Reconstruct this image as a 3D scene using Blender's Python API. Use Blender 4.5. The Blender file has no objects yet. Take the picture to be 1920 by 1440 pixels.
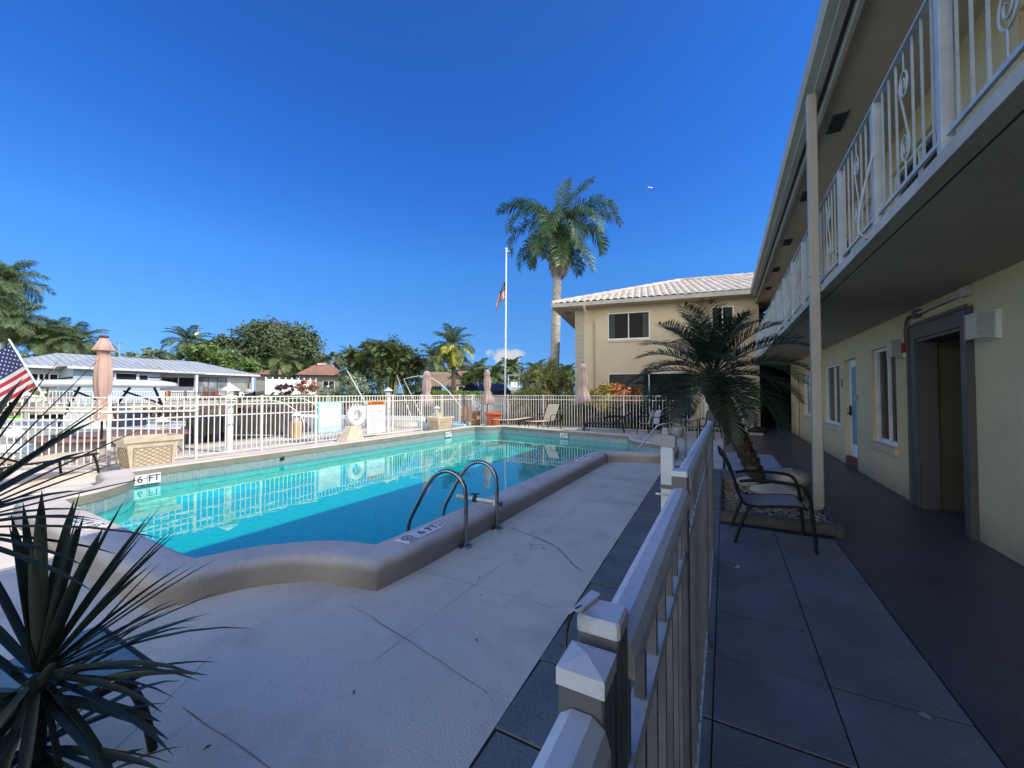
import bpy, math, random
from mathutils import Vector, Matrix
from mathutils.geometry import tessellate_polygon
random.seed(7)
R = math.radians
C = bpy.context.scene.collection
PI = math.pi

# ------------------------------------------------------------------ camera frame (used only to lay out the far bank)
HC = 1.5; FOC = 740.0; YAW = R(28.3); PIT = R(1.39)
FW = Vector((-math.sin(YAW), math.cos(YAW), 0)); RT = Vector((math.cos(YAW), math.sin(YAW), 0))
def W(px, d, z=0.0):
    """ground plan position seen in photo column px at forward distance d"""
    p = FW*d + RT*((px-960)/FOC*d)
    return Vector((p.x, p.y, z))
def ZH(py, d):
    return HC + (738-py)*d/FOC

# ------------------------------------------------------------------ materials
M = {}
def nodes(name):
    m = bpy.data.materials.new(name); m.use_nodes = True
    nt = m.node_tree; nt.nodes.clear()
    out = nt.nodes.new('ShaderNodeOutputMaterial')
    return m, nt, out
def lk(nt, a, b): nt.links.new(a, b)
def mat(key, c1, c2=None, rough=0.6, scale=3.0, bump=0.0, bscale=None, metal=0.0, stretch=None, detail=5, spec=None, contrast=(0.35,0.65), stain=None, coat=0, island=False, transl=0.0):
    m, nt, out = nodes(key)
    b = nt.nodes.new('ShaderNodeBsdfPrincipled')
    b.inputs['Roughness'].default_value = rough; b.inputs['Metallic'].default_value = metal
    if spec is not None: b.inputs['Specular IOR Level'].default_value = spec
    if coat: b.inputs['Coat Weight'].default_value = coat; b.inputs['Coat Roughness'].default_value = .1
    tc = nt.nodes.new('ShaderNodeTexCoord'); mp = nt.nodes.new('ShaderNodeMapping')
    geo = nt.nodes.new('ShaderNodeNewGeometry')
    lk(nt, geo.outputs['Position'], mp.inputs['Vector'])
    if stretch: mp.inputs['Scale'].default_value = stretch
    if c2 is None: c2 = tuple(x*0.8 for x in c1)
    ramp = nt.nodes.new('ShaderNodeValToRGB')
    ramp.color_ramp.elements[0].position = contrast[0]; ramp.color_ramp.elements[1].position = contrast[1]
    ramp.color_ramp.elements[0].color = (*c2, 1); ramp.color_ramp.elements[1].color = (*c1, 1)
    n = nt.nodes.new('ShaderNodeTexNoise'); n.inputs['Scale'].default_value = scale; n.inputs['Detail'].default_value = detail
    lk(nt, mp.outputs['Vector'], n.inputs['Vector'])
    if island:
        ramp.color_ramp.elements[0].position = 0; ramp.color_ramp.elements[1].position = 1
        mx = nt.nodes.new('ShaderNodeMath'); mx.operation = 'MULTIPLY_ADD'
        lk(nt, n.outputs['Fac'], mx.inputs[0]); mx.inputs[1].default_value = 1.6
        sb = nt.nodes.new('ShaderNodeMath'); sb.operation = 'MULTIPLY_ADD'
        lk(nt, geo.outputs['Random Per Island'], sb.inputs[0]); sb.inputs[1].default_value = 0.6; sb.inputs[2].default_value = -0.6
        lk(nt, sb.outputs[0], mx.inputs[2]); lk(nt, mx.outputs[0], ramp.inputs['Fac'])
    else:
        lk(nt, n.outputs['Fac'], ramp.inputs['Fac'])
    col = ramp.outputs['Color']
    if stain:
        sc, scl, lo, hi = stain
        n2 = nt.nodes.new('ShaderNodeTexNoise'); n2.inputs['Scale'].default_value = scl; n2.inputs['Detail'].default_value = 8; n2.inputs['Roughness'].default_value = .7
        lk(nt, geo.outputs['Position'], n2.inputs['Vector'])
        r2 = nt.nodes.new('ShaderNodeMapRange'); r2.inputs['From Min'].default_value = lo; r2.inputs['From Max'].default_value = hi
        lk(nt, n2.outputs['Fac'], r2.inputs['Value'])
        mix = nt.nodes.new('ShaderNodeMix'); mix.data_type = 'RGBA'
        lk(nt, r2.outputs['Result'], mix.inputs['Factor']); lk(nt, col, mix.inputs[6]); mix.inputs[7].default_value = (*sc, 1)
        col = mix.outputs[2]
    lk(nt, col, b.inputs['Base Color'])
    if bump:
        bn = nt.nodes.new('ShaderNodeTexNoise'); bn.inputs['Scale'].default_value = bscale or scale*6; bn.inputs['Detail'].default_value = 6
        lk(nt, mp.outputs['Vector'], bn.inputs['Vector'])
        bp = nt.nodes.new('ShaderNodeBump'); bp.inputs['Strength'].default_value = bump; bp.inputs['Distance'].default_value = 0.02
        lk(nt, bn.outputs['Fac'], bp.inputs['Height']); lk(nt, bp.outputs['Normal'], b.inputs['Normal'])
    sh = b.outputs['BSDF']
    if transl:
        t = nt.nodes.new('ShaderNodeBsdfTranslucent'); lk(nt, col, t.inputs['Color'])
        ms = nt.nodes.new('ShaderNodeMixShader'); ms.inputs[0].default_value = transl
        lk(nt, sh, ms.inputs[1]); lk(nt, t.outputs[0], ms.inputs[2]); sh = ms.outputs[0]
    lk(nt, sh, out.inputs['Surface'])
    M[key] = m
    return m

mat('deck', (0.78,0.715,0.60), (0.66,0.60,0.505), rough=.75, scale=1.3, bump=.25, bscale=80, stain=((0.40,0.36,0.31), 1.6, .50, .90), contrast=(.3,.7))
mat('coping', (0.66,0.60,0.54), (0.56,0.51,0.46), rough=.7, scale=1.8, bump=.35, bscale=45, stain=((.36,.31,.25), 3.0, .50, .92))
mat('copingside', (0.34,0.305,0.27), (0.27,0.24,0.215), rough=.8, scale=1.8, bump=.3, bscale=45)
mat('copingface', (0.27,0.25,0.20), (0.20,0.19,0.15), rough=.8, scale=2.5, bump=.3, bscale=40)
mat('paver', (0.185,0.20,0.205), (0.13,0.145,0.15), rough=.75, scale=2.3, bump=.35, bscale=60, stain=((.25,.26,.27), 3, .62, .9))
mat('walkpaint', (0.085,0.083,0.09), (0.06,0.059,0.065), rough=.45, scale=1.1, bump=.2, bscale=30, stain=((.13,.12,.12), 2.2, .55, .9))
mat('joint', (0.02,0.02,0.022), rough=.95)
mat('crackline', (0.24,0.215,0.20), rough=.95)
mat('slabpatch', (0.42,0.42,0.42), (0.33,0.33,0.34), rough=.8, scale=2, bump=.2)
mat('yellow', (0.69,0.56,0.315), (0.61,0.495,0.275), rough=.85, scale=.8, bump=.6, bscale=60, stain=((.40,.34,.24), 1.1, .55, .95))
mat('tanwall', (0.62,0.50,0.345), (0.575,0.46,0.315), rough=.85, scale=.9, bump=.35, bscale=60, stain=((.36,.29,.2), .9, .6, 1.0))
mat('block', (0.42,0.37,0.29), (0.37,0.325,0.255), rough=.9, scale=4, bump=.5, bscale=30)
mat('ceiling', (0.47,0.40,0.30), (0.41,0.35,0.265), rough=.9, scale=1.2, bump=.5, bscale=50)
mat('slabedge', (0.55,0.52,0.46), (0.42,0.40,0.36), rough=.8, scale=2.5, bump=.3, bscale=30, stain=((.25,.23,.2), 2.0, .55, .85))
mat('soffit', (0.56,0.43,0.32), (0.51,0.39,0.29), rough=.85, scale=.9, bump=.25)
mat('gutter', (0.55,0.50,0.42), (0.44,0.40,0.34), rough=.5, scale=5, stretch=(1,.2,1), bump=.1, stain=((.22,.2,.17), 3, .58, .9))
mat('column', (0.43,0.40,0.345), (0.38,0.355,0.30), rough=.5, scale=3, stain=((.3,.27,.2), 4, .62, 1.0))
mat('white', (0.80,0.79,0.76), (0.72,0.71,0.68), rough=.4, scale=4, stain=((.45,.42,.36), 9, .62, 1.0))
mat('fencewhite', (0.82,0.79,0.73), (0.74,0.71,0.64), rough=.45, scale=5, stain=((.42,.36,.28), 14, .62, 1.0))
mat('nearrail', (0.68,0.72,0.76), (0.58,0.62,0.66), rough=.42, scale=9, bump=.08, bscale=60, stretch=(1,.35,1), stain=((.16,.15,.16), 16, .56, .85))
mat('nearpost', (0.17,0.175,0.19), (0.11,0.115,0.125), rough=.5, scale=9, bump=.1, stain=((.10,.09,.09), 18, .52, .8))
mat('railgrey', (0.50,0.54,0.56), (0.40,0.44,0.46), rough=.45, scale=8, stain=((.18,.17,.16), 14, .58, .9))
mat('vinyl', (0.85,0.85,0.85), rough=.35)
mat('darkframe', (0.085,0.082,0.085), (0.07,0.067,0.07), rough=.5, scale=4)
mat('bronze', (0.018,0.015,0.014), rough=.55, spec=.25)
mat('black', (0.02,0.02,0.022), rough=.45)
mat('outboard', (0.03,0.03,0.032), rough=.25, coat=.5)
mat('interior', (0.008,0.009,0.012), rough=.9)  # near-black: darkness of unlit rooms and stair hall put into the colour
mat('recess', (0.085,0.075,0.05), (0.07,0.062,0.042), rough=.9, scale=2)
mat('curtain', (0.45,0.45,0.44), rough=.9)
mat('blind', (0.35,0.36,0.38), (0.12,0.12,0.13), rough=.7, scale=1)
mat('brickred', (0.22,0.06,0.04), (0.14,0.04,0.03), rough=.8, scale=12, bump=.3)
mat('steel', (0.35,0.36,0.36), (0.25,0.26,0.26), rough=.28, metal=1.0, scale=8)
mat('rust', (0.30,0.16,0.07), (0.4,0.33,0.25), rough=.9, scale=12)
mat('pvc', (0.75,0.74,0.70), rough=.4)
mat('tileroof', (0.58,0.52,0.46), (0.40,0.35,0.31), rough=.8, scale=2.2, bump=.3, stain=((.2,.18,.16), 5, .6, .9))
mat('redroof', (0.33,0.17,0.12), (0.24,0.12,0.09), rough=.85, scale=1.5, bump=.3)
mat('metalroof', (0.44,0.47,0.48), (0.37,0.40,0.41), rough=.4, scale=.8)
mat('seam', (0.30,0.34,0.38), rough=.45)
mat('whitehouse', (0.62,0.62,0.60), (0.56,0.56,0.55), rough=.85, scale=1.5)
mat('bluehouse', (0.34,0.42,0.48), (0.30,0.38,0.44), rough=.85, scale=1.5)
mat('greyhouse', (0.30,0.30,0.28), rough=.85)
mat('teal', (0.02,0.12,0.16), rough=.4)
mat('thatch', (0.34,0.26,0.19), (0.20,0.15,0.11), rough=.95, scale=7, stretch=(1,1,.25), bump=.8, bscale=25)
mat('parasol', (0.72,0.50,0.42), (0.60,0.41,0.34), rough=.9, scale=3, transl=.25, stretch=(1,1,.4))
mat('parasol2', (0.60,0.46,0.42), (0.50,0.38,0.35), rough=.9, scale=3, transl=.25, stretch=(1,1,.4))
mat('sling', (0.80,0.68,0.48), (0.70,0.59,0.42), rough=.85, scale=6, transl=.15)
mat('slinggrey', (0.42,0.42,0.44), (0.36,0.36,0.38), rough=.85, scale=6)
mat('slingdark', (0.11,0.115,0.13), (0.09,0.095,0.105), rough=.8, scale=6)
mat('slingteal', (0.24,0.36,0.38), (0.19,0.29,0.31), rough=.8, scale=8)
mat('chairseat', (0.30,0.31,0.33), (0.25,0.26,0.28), rough=.8, scale=20)
mat('planterstone', (0.62,0.54,0.42), (0.52,0.44,0.33), rough=.9, scale=5, bump=.4)
mat('groove', (0.36,0.29,0.20), rough=.9)
mat('terracotta', (0.50,0.13,0.06), (0.40,0.10,0.05), rough=.75, scale=4)
mat('soil', (0.05,0.035,0.025), rough=.95)
mat('concrete', (0.42,0.39,0.35), (0.32,0.30,0.27), rough=.9, scale=3, bump=.4)
mat('seawall', (0.15,0.11,0.09), (0.08,0.06,0.05), rough=.95, scale=1.5, bump=.5)
mat('timber', (0.10,0.095,0.09), (0.06,0.058,0.055), rough=.85, scale=5, stretch=(.3,3,3), bump=.4)
mat('wood', (0.38,0.24,0.15), (0.28,0.17,0.1), rough=.7, scale=5, stretch=(3,3,.5))
mat('woodbox', (0.55,0.38,0.22), (0.45,0.30,0.17), rough=.7, scale=5)
mat('browncover', (0.26,0.15,0.12), (0.20,0.115,0.09), rough=.7, scale=4)
mat('taupe', (0.40,0.35,0.34), (0.35,0.30,0.29), rough=.8, scale=3)
mat('bark', (0.05,0.04,0.032), (0.025,0.02,0.017), rough=.95, scale=14, bump=1.0, bscale=30)
mat('palmtrunk', (0.50,0.46,0.41), (0.29,0.27,0.24), rough=.85, scale=2.5, stretch=(1,1,2.2), bump=.2, stain=((.16,.15,.13), 1.6, .55, .8))
mat('barkbrown', (0.14,0.10,0.07), (0.08,0.06,0.045), rough=.95, scale=6, bump=.6)
mat('gelcoat', (0.82,0.82,0.81), (0.76,0.76,0.75), rough=.2, scale=2, coat=.3)
mat('navy', (0.015,0.025,0.07), rough=.6)
mat('blueplastic', (0.03,0.10,0.30), rough=.5)
mat('boatcover', (0.07,0.065,0.065), (0.04,0.04,0.04), rough=.85, scale=3)
mat('lime', (0.22,0.75,0.03), rough=.35)
mat('ringwhite', (0.84,0.83,0.79), rough=.5)
mat('signblue', (0.30,0.62,0.72), rough=.4)
mat('signwhite', (0.85,0.86,0.86), rough=.4)
mat('signframe', (0.45,0.68,0.80), rough=.4)
mat('orange', (0.80,0.22,0.05), rough=.4)
mat('ink', (0.02,0.02,0.03), rough=.5)
mat('inkgrey', (0.22,0.24,0.27), rough=.5)
mat('inkblue', (0.12,0.45,0.56), rough=.5)
mat('inkfade', (0.55,0.60,0.62), rough=.5)
mat('flagred', (0.55,0.03,0.05), rough=.8, transl=.25)
mat('flagwhite', (0.80,0.78,0.78), rough=.8, transl=.25)
mat('flagblue', (0.02,0.04,0.16), rough=.8, transl=.2)
mat('boulder', (0.42,0.39,0.36), (0.26,0.24,0.23), rough=.9, scale=4, bump=.6)
mat('lawn', (0.09,0.13,0.035), (0.06,0.09,0.025), rough=.95, scale=2, bump=.5)
mat('farground', (0.10,0.12,0.05), rough=.95, scale=.2)
mat('pool_light', (0.1,0.1,0.1), rough=.3)
mat('redchair', (0.40,0.12,0.06), rough=.8)
mat('lampglass', (0.42,0.45,0.45), (0.34,0.37,0.37), rough=.15, scale=20, spec=.8)
mat('alarmred', (0.35,0.02,0.02), rough=.5)
# foliage
mat('frondroyal', (0.093,0.163,0.054), (0.046,0.085,0.031), rough=.45, scale=.5, island=True, transl=.25)
mat('frondpygmy', (0.034,0.070,0.034), (0.014,0.030,0.016), rough=.5, scale=1.0, island=True, transl=.2)
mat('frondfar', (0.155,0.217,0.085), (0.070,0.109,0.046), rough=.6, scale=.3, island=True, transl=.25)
mat('frondyellow', (0.651,0.558,0.078), (0.217,0.264,0.062), rough=.6, scale=.5, island=True, transl=.25)
mat('frondareca', (0.171,0.232,0.078), (0.046,0.078,0.031), rough=.6, scale=.4, island=True, transl=.2)
mat('leafdark', (0.116,0.155,0.070), (0.046,0.070,0.034), rough=.6, scale=.35, island=True, transl=.2)
mat('leafbright', (0.202,0.310,0.078), (0.078,0.132,0.039), rough=.6, scale=.5, island=True, transl=.25)
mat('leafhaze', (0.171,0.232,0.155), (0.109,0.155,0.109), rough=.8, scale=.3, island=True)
mat('leafsilver', (0.30,0.36,0.24), (0.08,0.13,0.05), rough=.6, scale=1, island=True)
mat('leafhedge', (0.22,0.32,0.06), (0.08,0.14,0.03), rough=.6, scale=1, island=True)
mat('leafcroton', (0.80,0.32,0.12), (0.26,0.10,0.05), rough=.5, scale=3, island=True, transl=.15)
mat('leafcrotony', (0.75,0.58,0.12), (0.30,0.22,0.06), rough=.5, scale=3, island=True, transl=.15)
mat('deadfrond', (0.24,0.21,0.16), (0.12,0.10,0.08), rough=.9, scale=1, island=True)
mat('leafpleo', (0.52,0.52,0.17), (0.15,0.18,0.06), rough=.5, scale=.8, island=True, transl=.2)
mat('leafpleo2', (0.42,0.26,0.15), (0.14,0.09,0.06), rough=.5, scale=.8, island=True)
mat('leafblack', (0.025,0.030,0.022), (0.012,0.014,0.012), rough=.6, scale=2, island=True)
mat('leafpurple', (0.12,0.05,0.07), (0.06,0.02,0.04), rough=.6, scale=2, island=True)
mat('bougain', (0.50,0.06,0.09), (0.10,0.16,0.04), rough=.6, scale=3, island=True)
mat('leafshade', (0.03,0.03,0.03))
mat('yucca', (0.085,0.115,0.075), (0.030,0.045,0.034), rough=.5, scale=2.0, island=True, spec=.5, transl=.05)

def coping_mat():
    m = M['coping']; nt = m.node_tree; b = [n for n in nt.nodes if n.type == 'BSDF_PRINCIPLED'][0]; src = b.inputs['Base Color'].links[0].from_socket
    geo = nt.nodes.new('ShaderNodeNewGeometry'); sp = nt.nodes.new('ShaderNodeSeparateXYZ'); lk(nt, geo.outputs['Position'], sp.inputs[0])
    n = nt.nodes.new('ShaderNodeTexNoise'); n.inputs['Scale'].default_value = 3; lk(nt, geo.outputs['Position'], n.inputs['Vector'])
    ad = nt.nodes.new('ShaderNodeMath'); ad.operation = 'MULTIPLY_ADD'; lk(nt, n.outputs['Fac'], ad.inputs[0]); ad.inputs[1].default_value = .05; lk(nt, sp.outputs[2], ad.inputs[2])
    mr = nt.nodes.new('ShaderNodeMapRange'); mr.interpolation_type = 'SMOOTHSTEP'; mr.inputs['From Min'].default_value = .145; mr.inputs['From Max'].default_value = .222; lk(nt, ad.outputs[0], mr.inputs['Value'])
    mx = nt.nodes.new('ShaderNodeMix'); mx.data_type = 'RGBA'; lk(nt, mr.outputs[0], mx.inputs['Factor']); mx.inputs[6].default_value = (.33,.29,.255,1); lk(nt, src, mx.inputs[7]); lk(nt, mx.outputs[2], b.inputs['Base Color'])  # shade of the upright sides put into the colour, blending up to the top
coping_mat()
def zdirt(key, z0, z1, col, amt=.6):
    m = M[key]; nt = m.node_tree; b = [n for n in nt.nodes if n.type == 'BSDF_PRINCIPLED'][0]; src = b.inputs['Base Color'].links[0].from_socket
    geo = nt.nodes.new('ShaderNodeNewGeometry'); sp = nt.nodes.new('ShaderNodeSeparateXYZ'); lk(nt, geo.outputs['Position'], sp.inputs[0])
    n = nt.nodes.new('ShaderNodeTexNoise'); n.inputs['Scale'].default_value = 9; n.inputs['Detail'].default_value = 7; lk(nt, geo.outputs['Position'], n.inputs['Vector'])
    mr = nt.nodes.new('ShaderNodeMapRange'); mr.inputs['From Min'].default_value = z0; mr.inputs['From Max'].default_value = z1; mr.inputs['To Min'].default_value = amt; mr.inputs['To Max'].default_value = 0; lk(nt, sp.outputs[2], mr.inputs['Value'])
    mu = nt.nodes.new('ShaderNodeMath'); mu.operation = 'MULTIPLY'; lk(nt, mr.outputs[0], mu.inputs[0]); lk(nt, n.outputs['Fac'], mu.inputs[1])
    mx = nt.nodes.new('ShaderNodeMix'); mx.data_type = 'RGBA'; lk(nt, mu.outputs[0], mx.inputs['Factor']); lk(nt, src, mx.inputs[6]); mx.inputs[7].default_value = (*col,1); lk(nt, mx.outputs[2], b.inputs['Base Color'])
zdirt('yellow', 0.0, .35, (.16,.13,.10), 1.0); zdirt('fencewhite', 0.0, .3, (.35,.28,.2), .9); zdirt('column', 0.0, .5, (.2,.16,.12), 1.0)
def mosaic(key, c1, c2, c3, w, h):
    m, nt, out = nodes(key); b = nt.nodes.new('ShaderNodeBsdfPrincipled'); b.inputs['Roughness'].default_value = .3
    geo = nt.nodes.new('ShaderNodeNewGeometry'); sep = nt.nodes.new('ShaderNodeSeparateXYZ'); lk(nt, geo.outputs['Position'], sep.inputs[0])
    ad = nt.nodes.new('ShaderNodeMath'); lk(nt, sep.outputs[0], ad.inputs[0]); lk(nt, sep.outputs[1], ad.inputs[1])
    cb = nt.nodes.new('ShaderNodeCombineXYZ'); lk(nt, ad.outputs[0], cb.inputs[0]); lk(nt, sep.outputs[2], cb.inputs[1])
    br = nt.nodes.new('ShaderNodeTexBrick'); lk(nt, cb.outputs[0], br.inputs['Vector'])
    br.offset = 0; br.inputs['Scale'].default_value = 1; br.inputs['Brick Width'].default_value = w; br.inputs['Row Height'].default_value = h
    br.inputs['Mortar Size'].default_value = w*.07
    br.inputs['Color1'].default_value = (*c1,1); br.inputs['Color2'].default_value = (*c2,1); br.inputs['Mortar'].default_value = (*c3,1)
    lk(nt, br.outputs['Color'], b.inputs['Base Color']); lk(nt, b.outputs[0], out.inputs['Surface']); M[key] = m
mosaic('poolmosaic', (0.16,0.27,0.32), (0.25,0.34,0.36), (0.36,0.38,0.35), .05, .05)

def water_pool():
    m, nt, out = nodes('pool_water')
    geo = nt.nodes.new('ShaderNodeNewGeometry')
    n = nt.nodes.new('ShaderNodeTexNoise'); n.inputs['Scale'].default_value = 1.7; n.inputs['Detail'].default_value = 3
    lk(nt, geo.outputs['Position'], n.inputs['Vector'])
    n2 = nt.nodes.new('ShaderNodeTexNoise'); n2.inputs['Scale'].default_value = 13; n2.inputs['Detail'].default_value = 2
    lk(nt, geo.outputs['Position'], n2.inputs['Vector'])
    ad = nt.nodes.new('ShaderNodeMath'); ad.operation = 'MULTIPLY_ADD'; lk(nt, n2.outputs['Fac'], ad.inputs[0]); ad.inputs[1].default_value = .035; lk(nt, n.outputs['Fac'], ad.inputs[2])
    bp = nt.nodes.new('ShaderNodeBump'); bp.inputs['Strength'].default_value = .17; bp.inputs['Distance'].default_value = .018
    lk(nt, ad.outputs[0], bp.inputs['Height'])
    lw = nt.nodes.new('ShaderNodeLayerWeight'); lw.inputs['Blend'].default_value = .5; lk(nt, bp.outputs[0], lw.inputs['Normal'])
    pw = nt.nodes.new('ShaderNodeMath'); pw.operation = 'POWER'; lk(nt, lw.outputs['Facing'], pw.inputs[0]); pw.inputs[1].default_value = 5.0
    fr = nt.nodes.new('ShaderNodeMath'); fr.operation = 'MULTIPLY_ADD'; lk(nt, pw.outputs[0], fr.inputs[0]); fr.inputs[1].default_value = .96; fr.inputs[2].default_value = .02
    tr = nt.nodes.new('ShaderNodeBsdfTransparent'); tr.inputs['Color'].default_value = (.30,.93,.95,1)
    gl = nt.nodes.new('ShaderNodeBsdfGlossy'); gl.inputs['Roughness'].default_value = .012; gl.inputs['Color'].default_value = (.92,.97,.97,1); lk(nt, bp.outputs[0], gl.inputs['Normal'])
    ms = nt.nodes.new('ShaderNodeMixShader'); lk(nt, fr.outputs[0], ms.inputs[0]); lk(nt, tr.outputs[0], ms.inputs[1]); lk(nt, gl.outputs[0], ms.inputs[2])
    lk(nt, ms.outputs[0], out.inputs['Surface']); M['pool_water'] = m
water_pool()
def pool_floor():
    m, nt, out = nodes('pool_floor'); b = nt.nodes.new('ShaderNodeBsdfPrincipled'); b.inputs['Roughness'].default_value = .9; b.inputs['Specular IOR Level'].default_value = 0
    geo = nt.nodes.new('ShaderNodeNewGeometry')
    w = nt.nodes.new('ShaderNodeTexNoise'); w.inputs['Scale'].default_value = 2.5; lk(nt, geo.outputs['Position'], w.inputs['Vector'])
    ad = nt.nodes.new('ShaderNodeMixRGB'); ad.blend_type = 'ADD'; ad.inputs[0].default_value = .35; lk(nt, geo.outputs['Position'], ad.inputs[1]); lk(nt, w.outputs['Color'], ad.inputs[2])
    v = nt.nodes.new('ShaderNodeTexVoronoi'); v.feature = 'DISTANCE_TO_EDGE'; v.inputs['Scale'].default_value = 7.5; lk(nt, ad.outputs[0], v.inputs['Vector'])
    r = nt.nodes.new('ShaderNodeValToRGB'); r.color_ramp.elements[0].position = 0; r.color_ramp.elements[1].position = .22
    r.color_ramp.elements[0].color = (.010,.54,.50,1); r.color_ramp.elements[1].color = (.004,.45,.42,1)  # lighter web imitates caustic sunlight, put into the floor colour
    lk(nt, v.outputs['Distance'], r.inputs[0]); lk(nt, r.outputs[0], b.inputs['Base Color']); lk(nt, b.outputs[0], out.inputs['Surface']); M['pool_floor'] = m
pool_floor()
def canal():
    m, nt, out = nodes('canal_water'); b = nt.nodes.new('ShaderNodeBsdfPrincipled')
    b.inputs['Base Color'].default_value = (.035,.045,.055,1); b.inputs['Roughness'].default_value = .16
    geo = nt.nodes.new('ShaderNodeNewGeometry'); n = nt.nodes.new('ShaderNodeTexNoise'); n.inputs['Scale'].default_value = 2.2; n.inputs['Detail'].default_value = 5
    lk(nt, geo.outputs['Position'], n.inputs['Vector'])
    bp = nt.nodes.new('ShaderNodeBump'); bp.inputs['Strength'].default_value = .9; bp.inputs['Distance'].default_value = .12
    lk(nt, n.outputs['Fac'], bp.inputs['Height']); lk(nt, bp.outputs[0], b.inputs['Normal']); lk(nt, b.outputs[0], out.inputs['Surface']); M['canal_water'] = m
canal()
def glass(key, tint):
    m, nt, out = nodes(key)
    lw = nt.nodes.new('ShaderNodeLayerWeight'); lw.inputs['Blend'].default_value = .5
    pw = nt.nodes.new('ShaderNodeMath'); pw.operation = 'POWER'; lk(nt, lw.outputs['Facing'], pw.inputs[0]); pw.inputs[1].default_value = 5.0
    fr = nt.nodes.new('ShaderNodeMath'); fr.operation = 'MULTIPLY_ADD'; lk(nt, pw.outputs[0], fr.inputs[0]); fr.inputs[1].default_value = .8; fr.inputs[2].default_value = .009
    tr = nt.nodes.new('ShaderNodeBsdfTransparent'); tr.inputs['Color'].default_value = (*tint,1)
    gl = nt.nodes.new('ShaderNodeBsdfGlossy'); gl.inputs['Roughness'].default_value = .02
    ms = nt.nodes.new('ShaderNodeMixShader'); lk(nt, fr.outputs[0], ms.inputs[0]); lk(nt, tr.outputs[0], ms.inputs[1]); lk(nt, gl.outputs[0], ms.inputs[2])
    lk(nt, ms.outputs[0], out.inputs['Surface']); M[key] = m
glass('glass', (.35,.40,.42))

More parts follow.
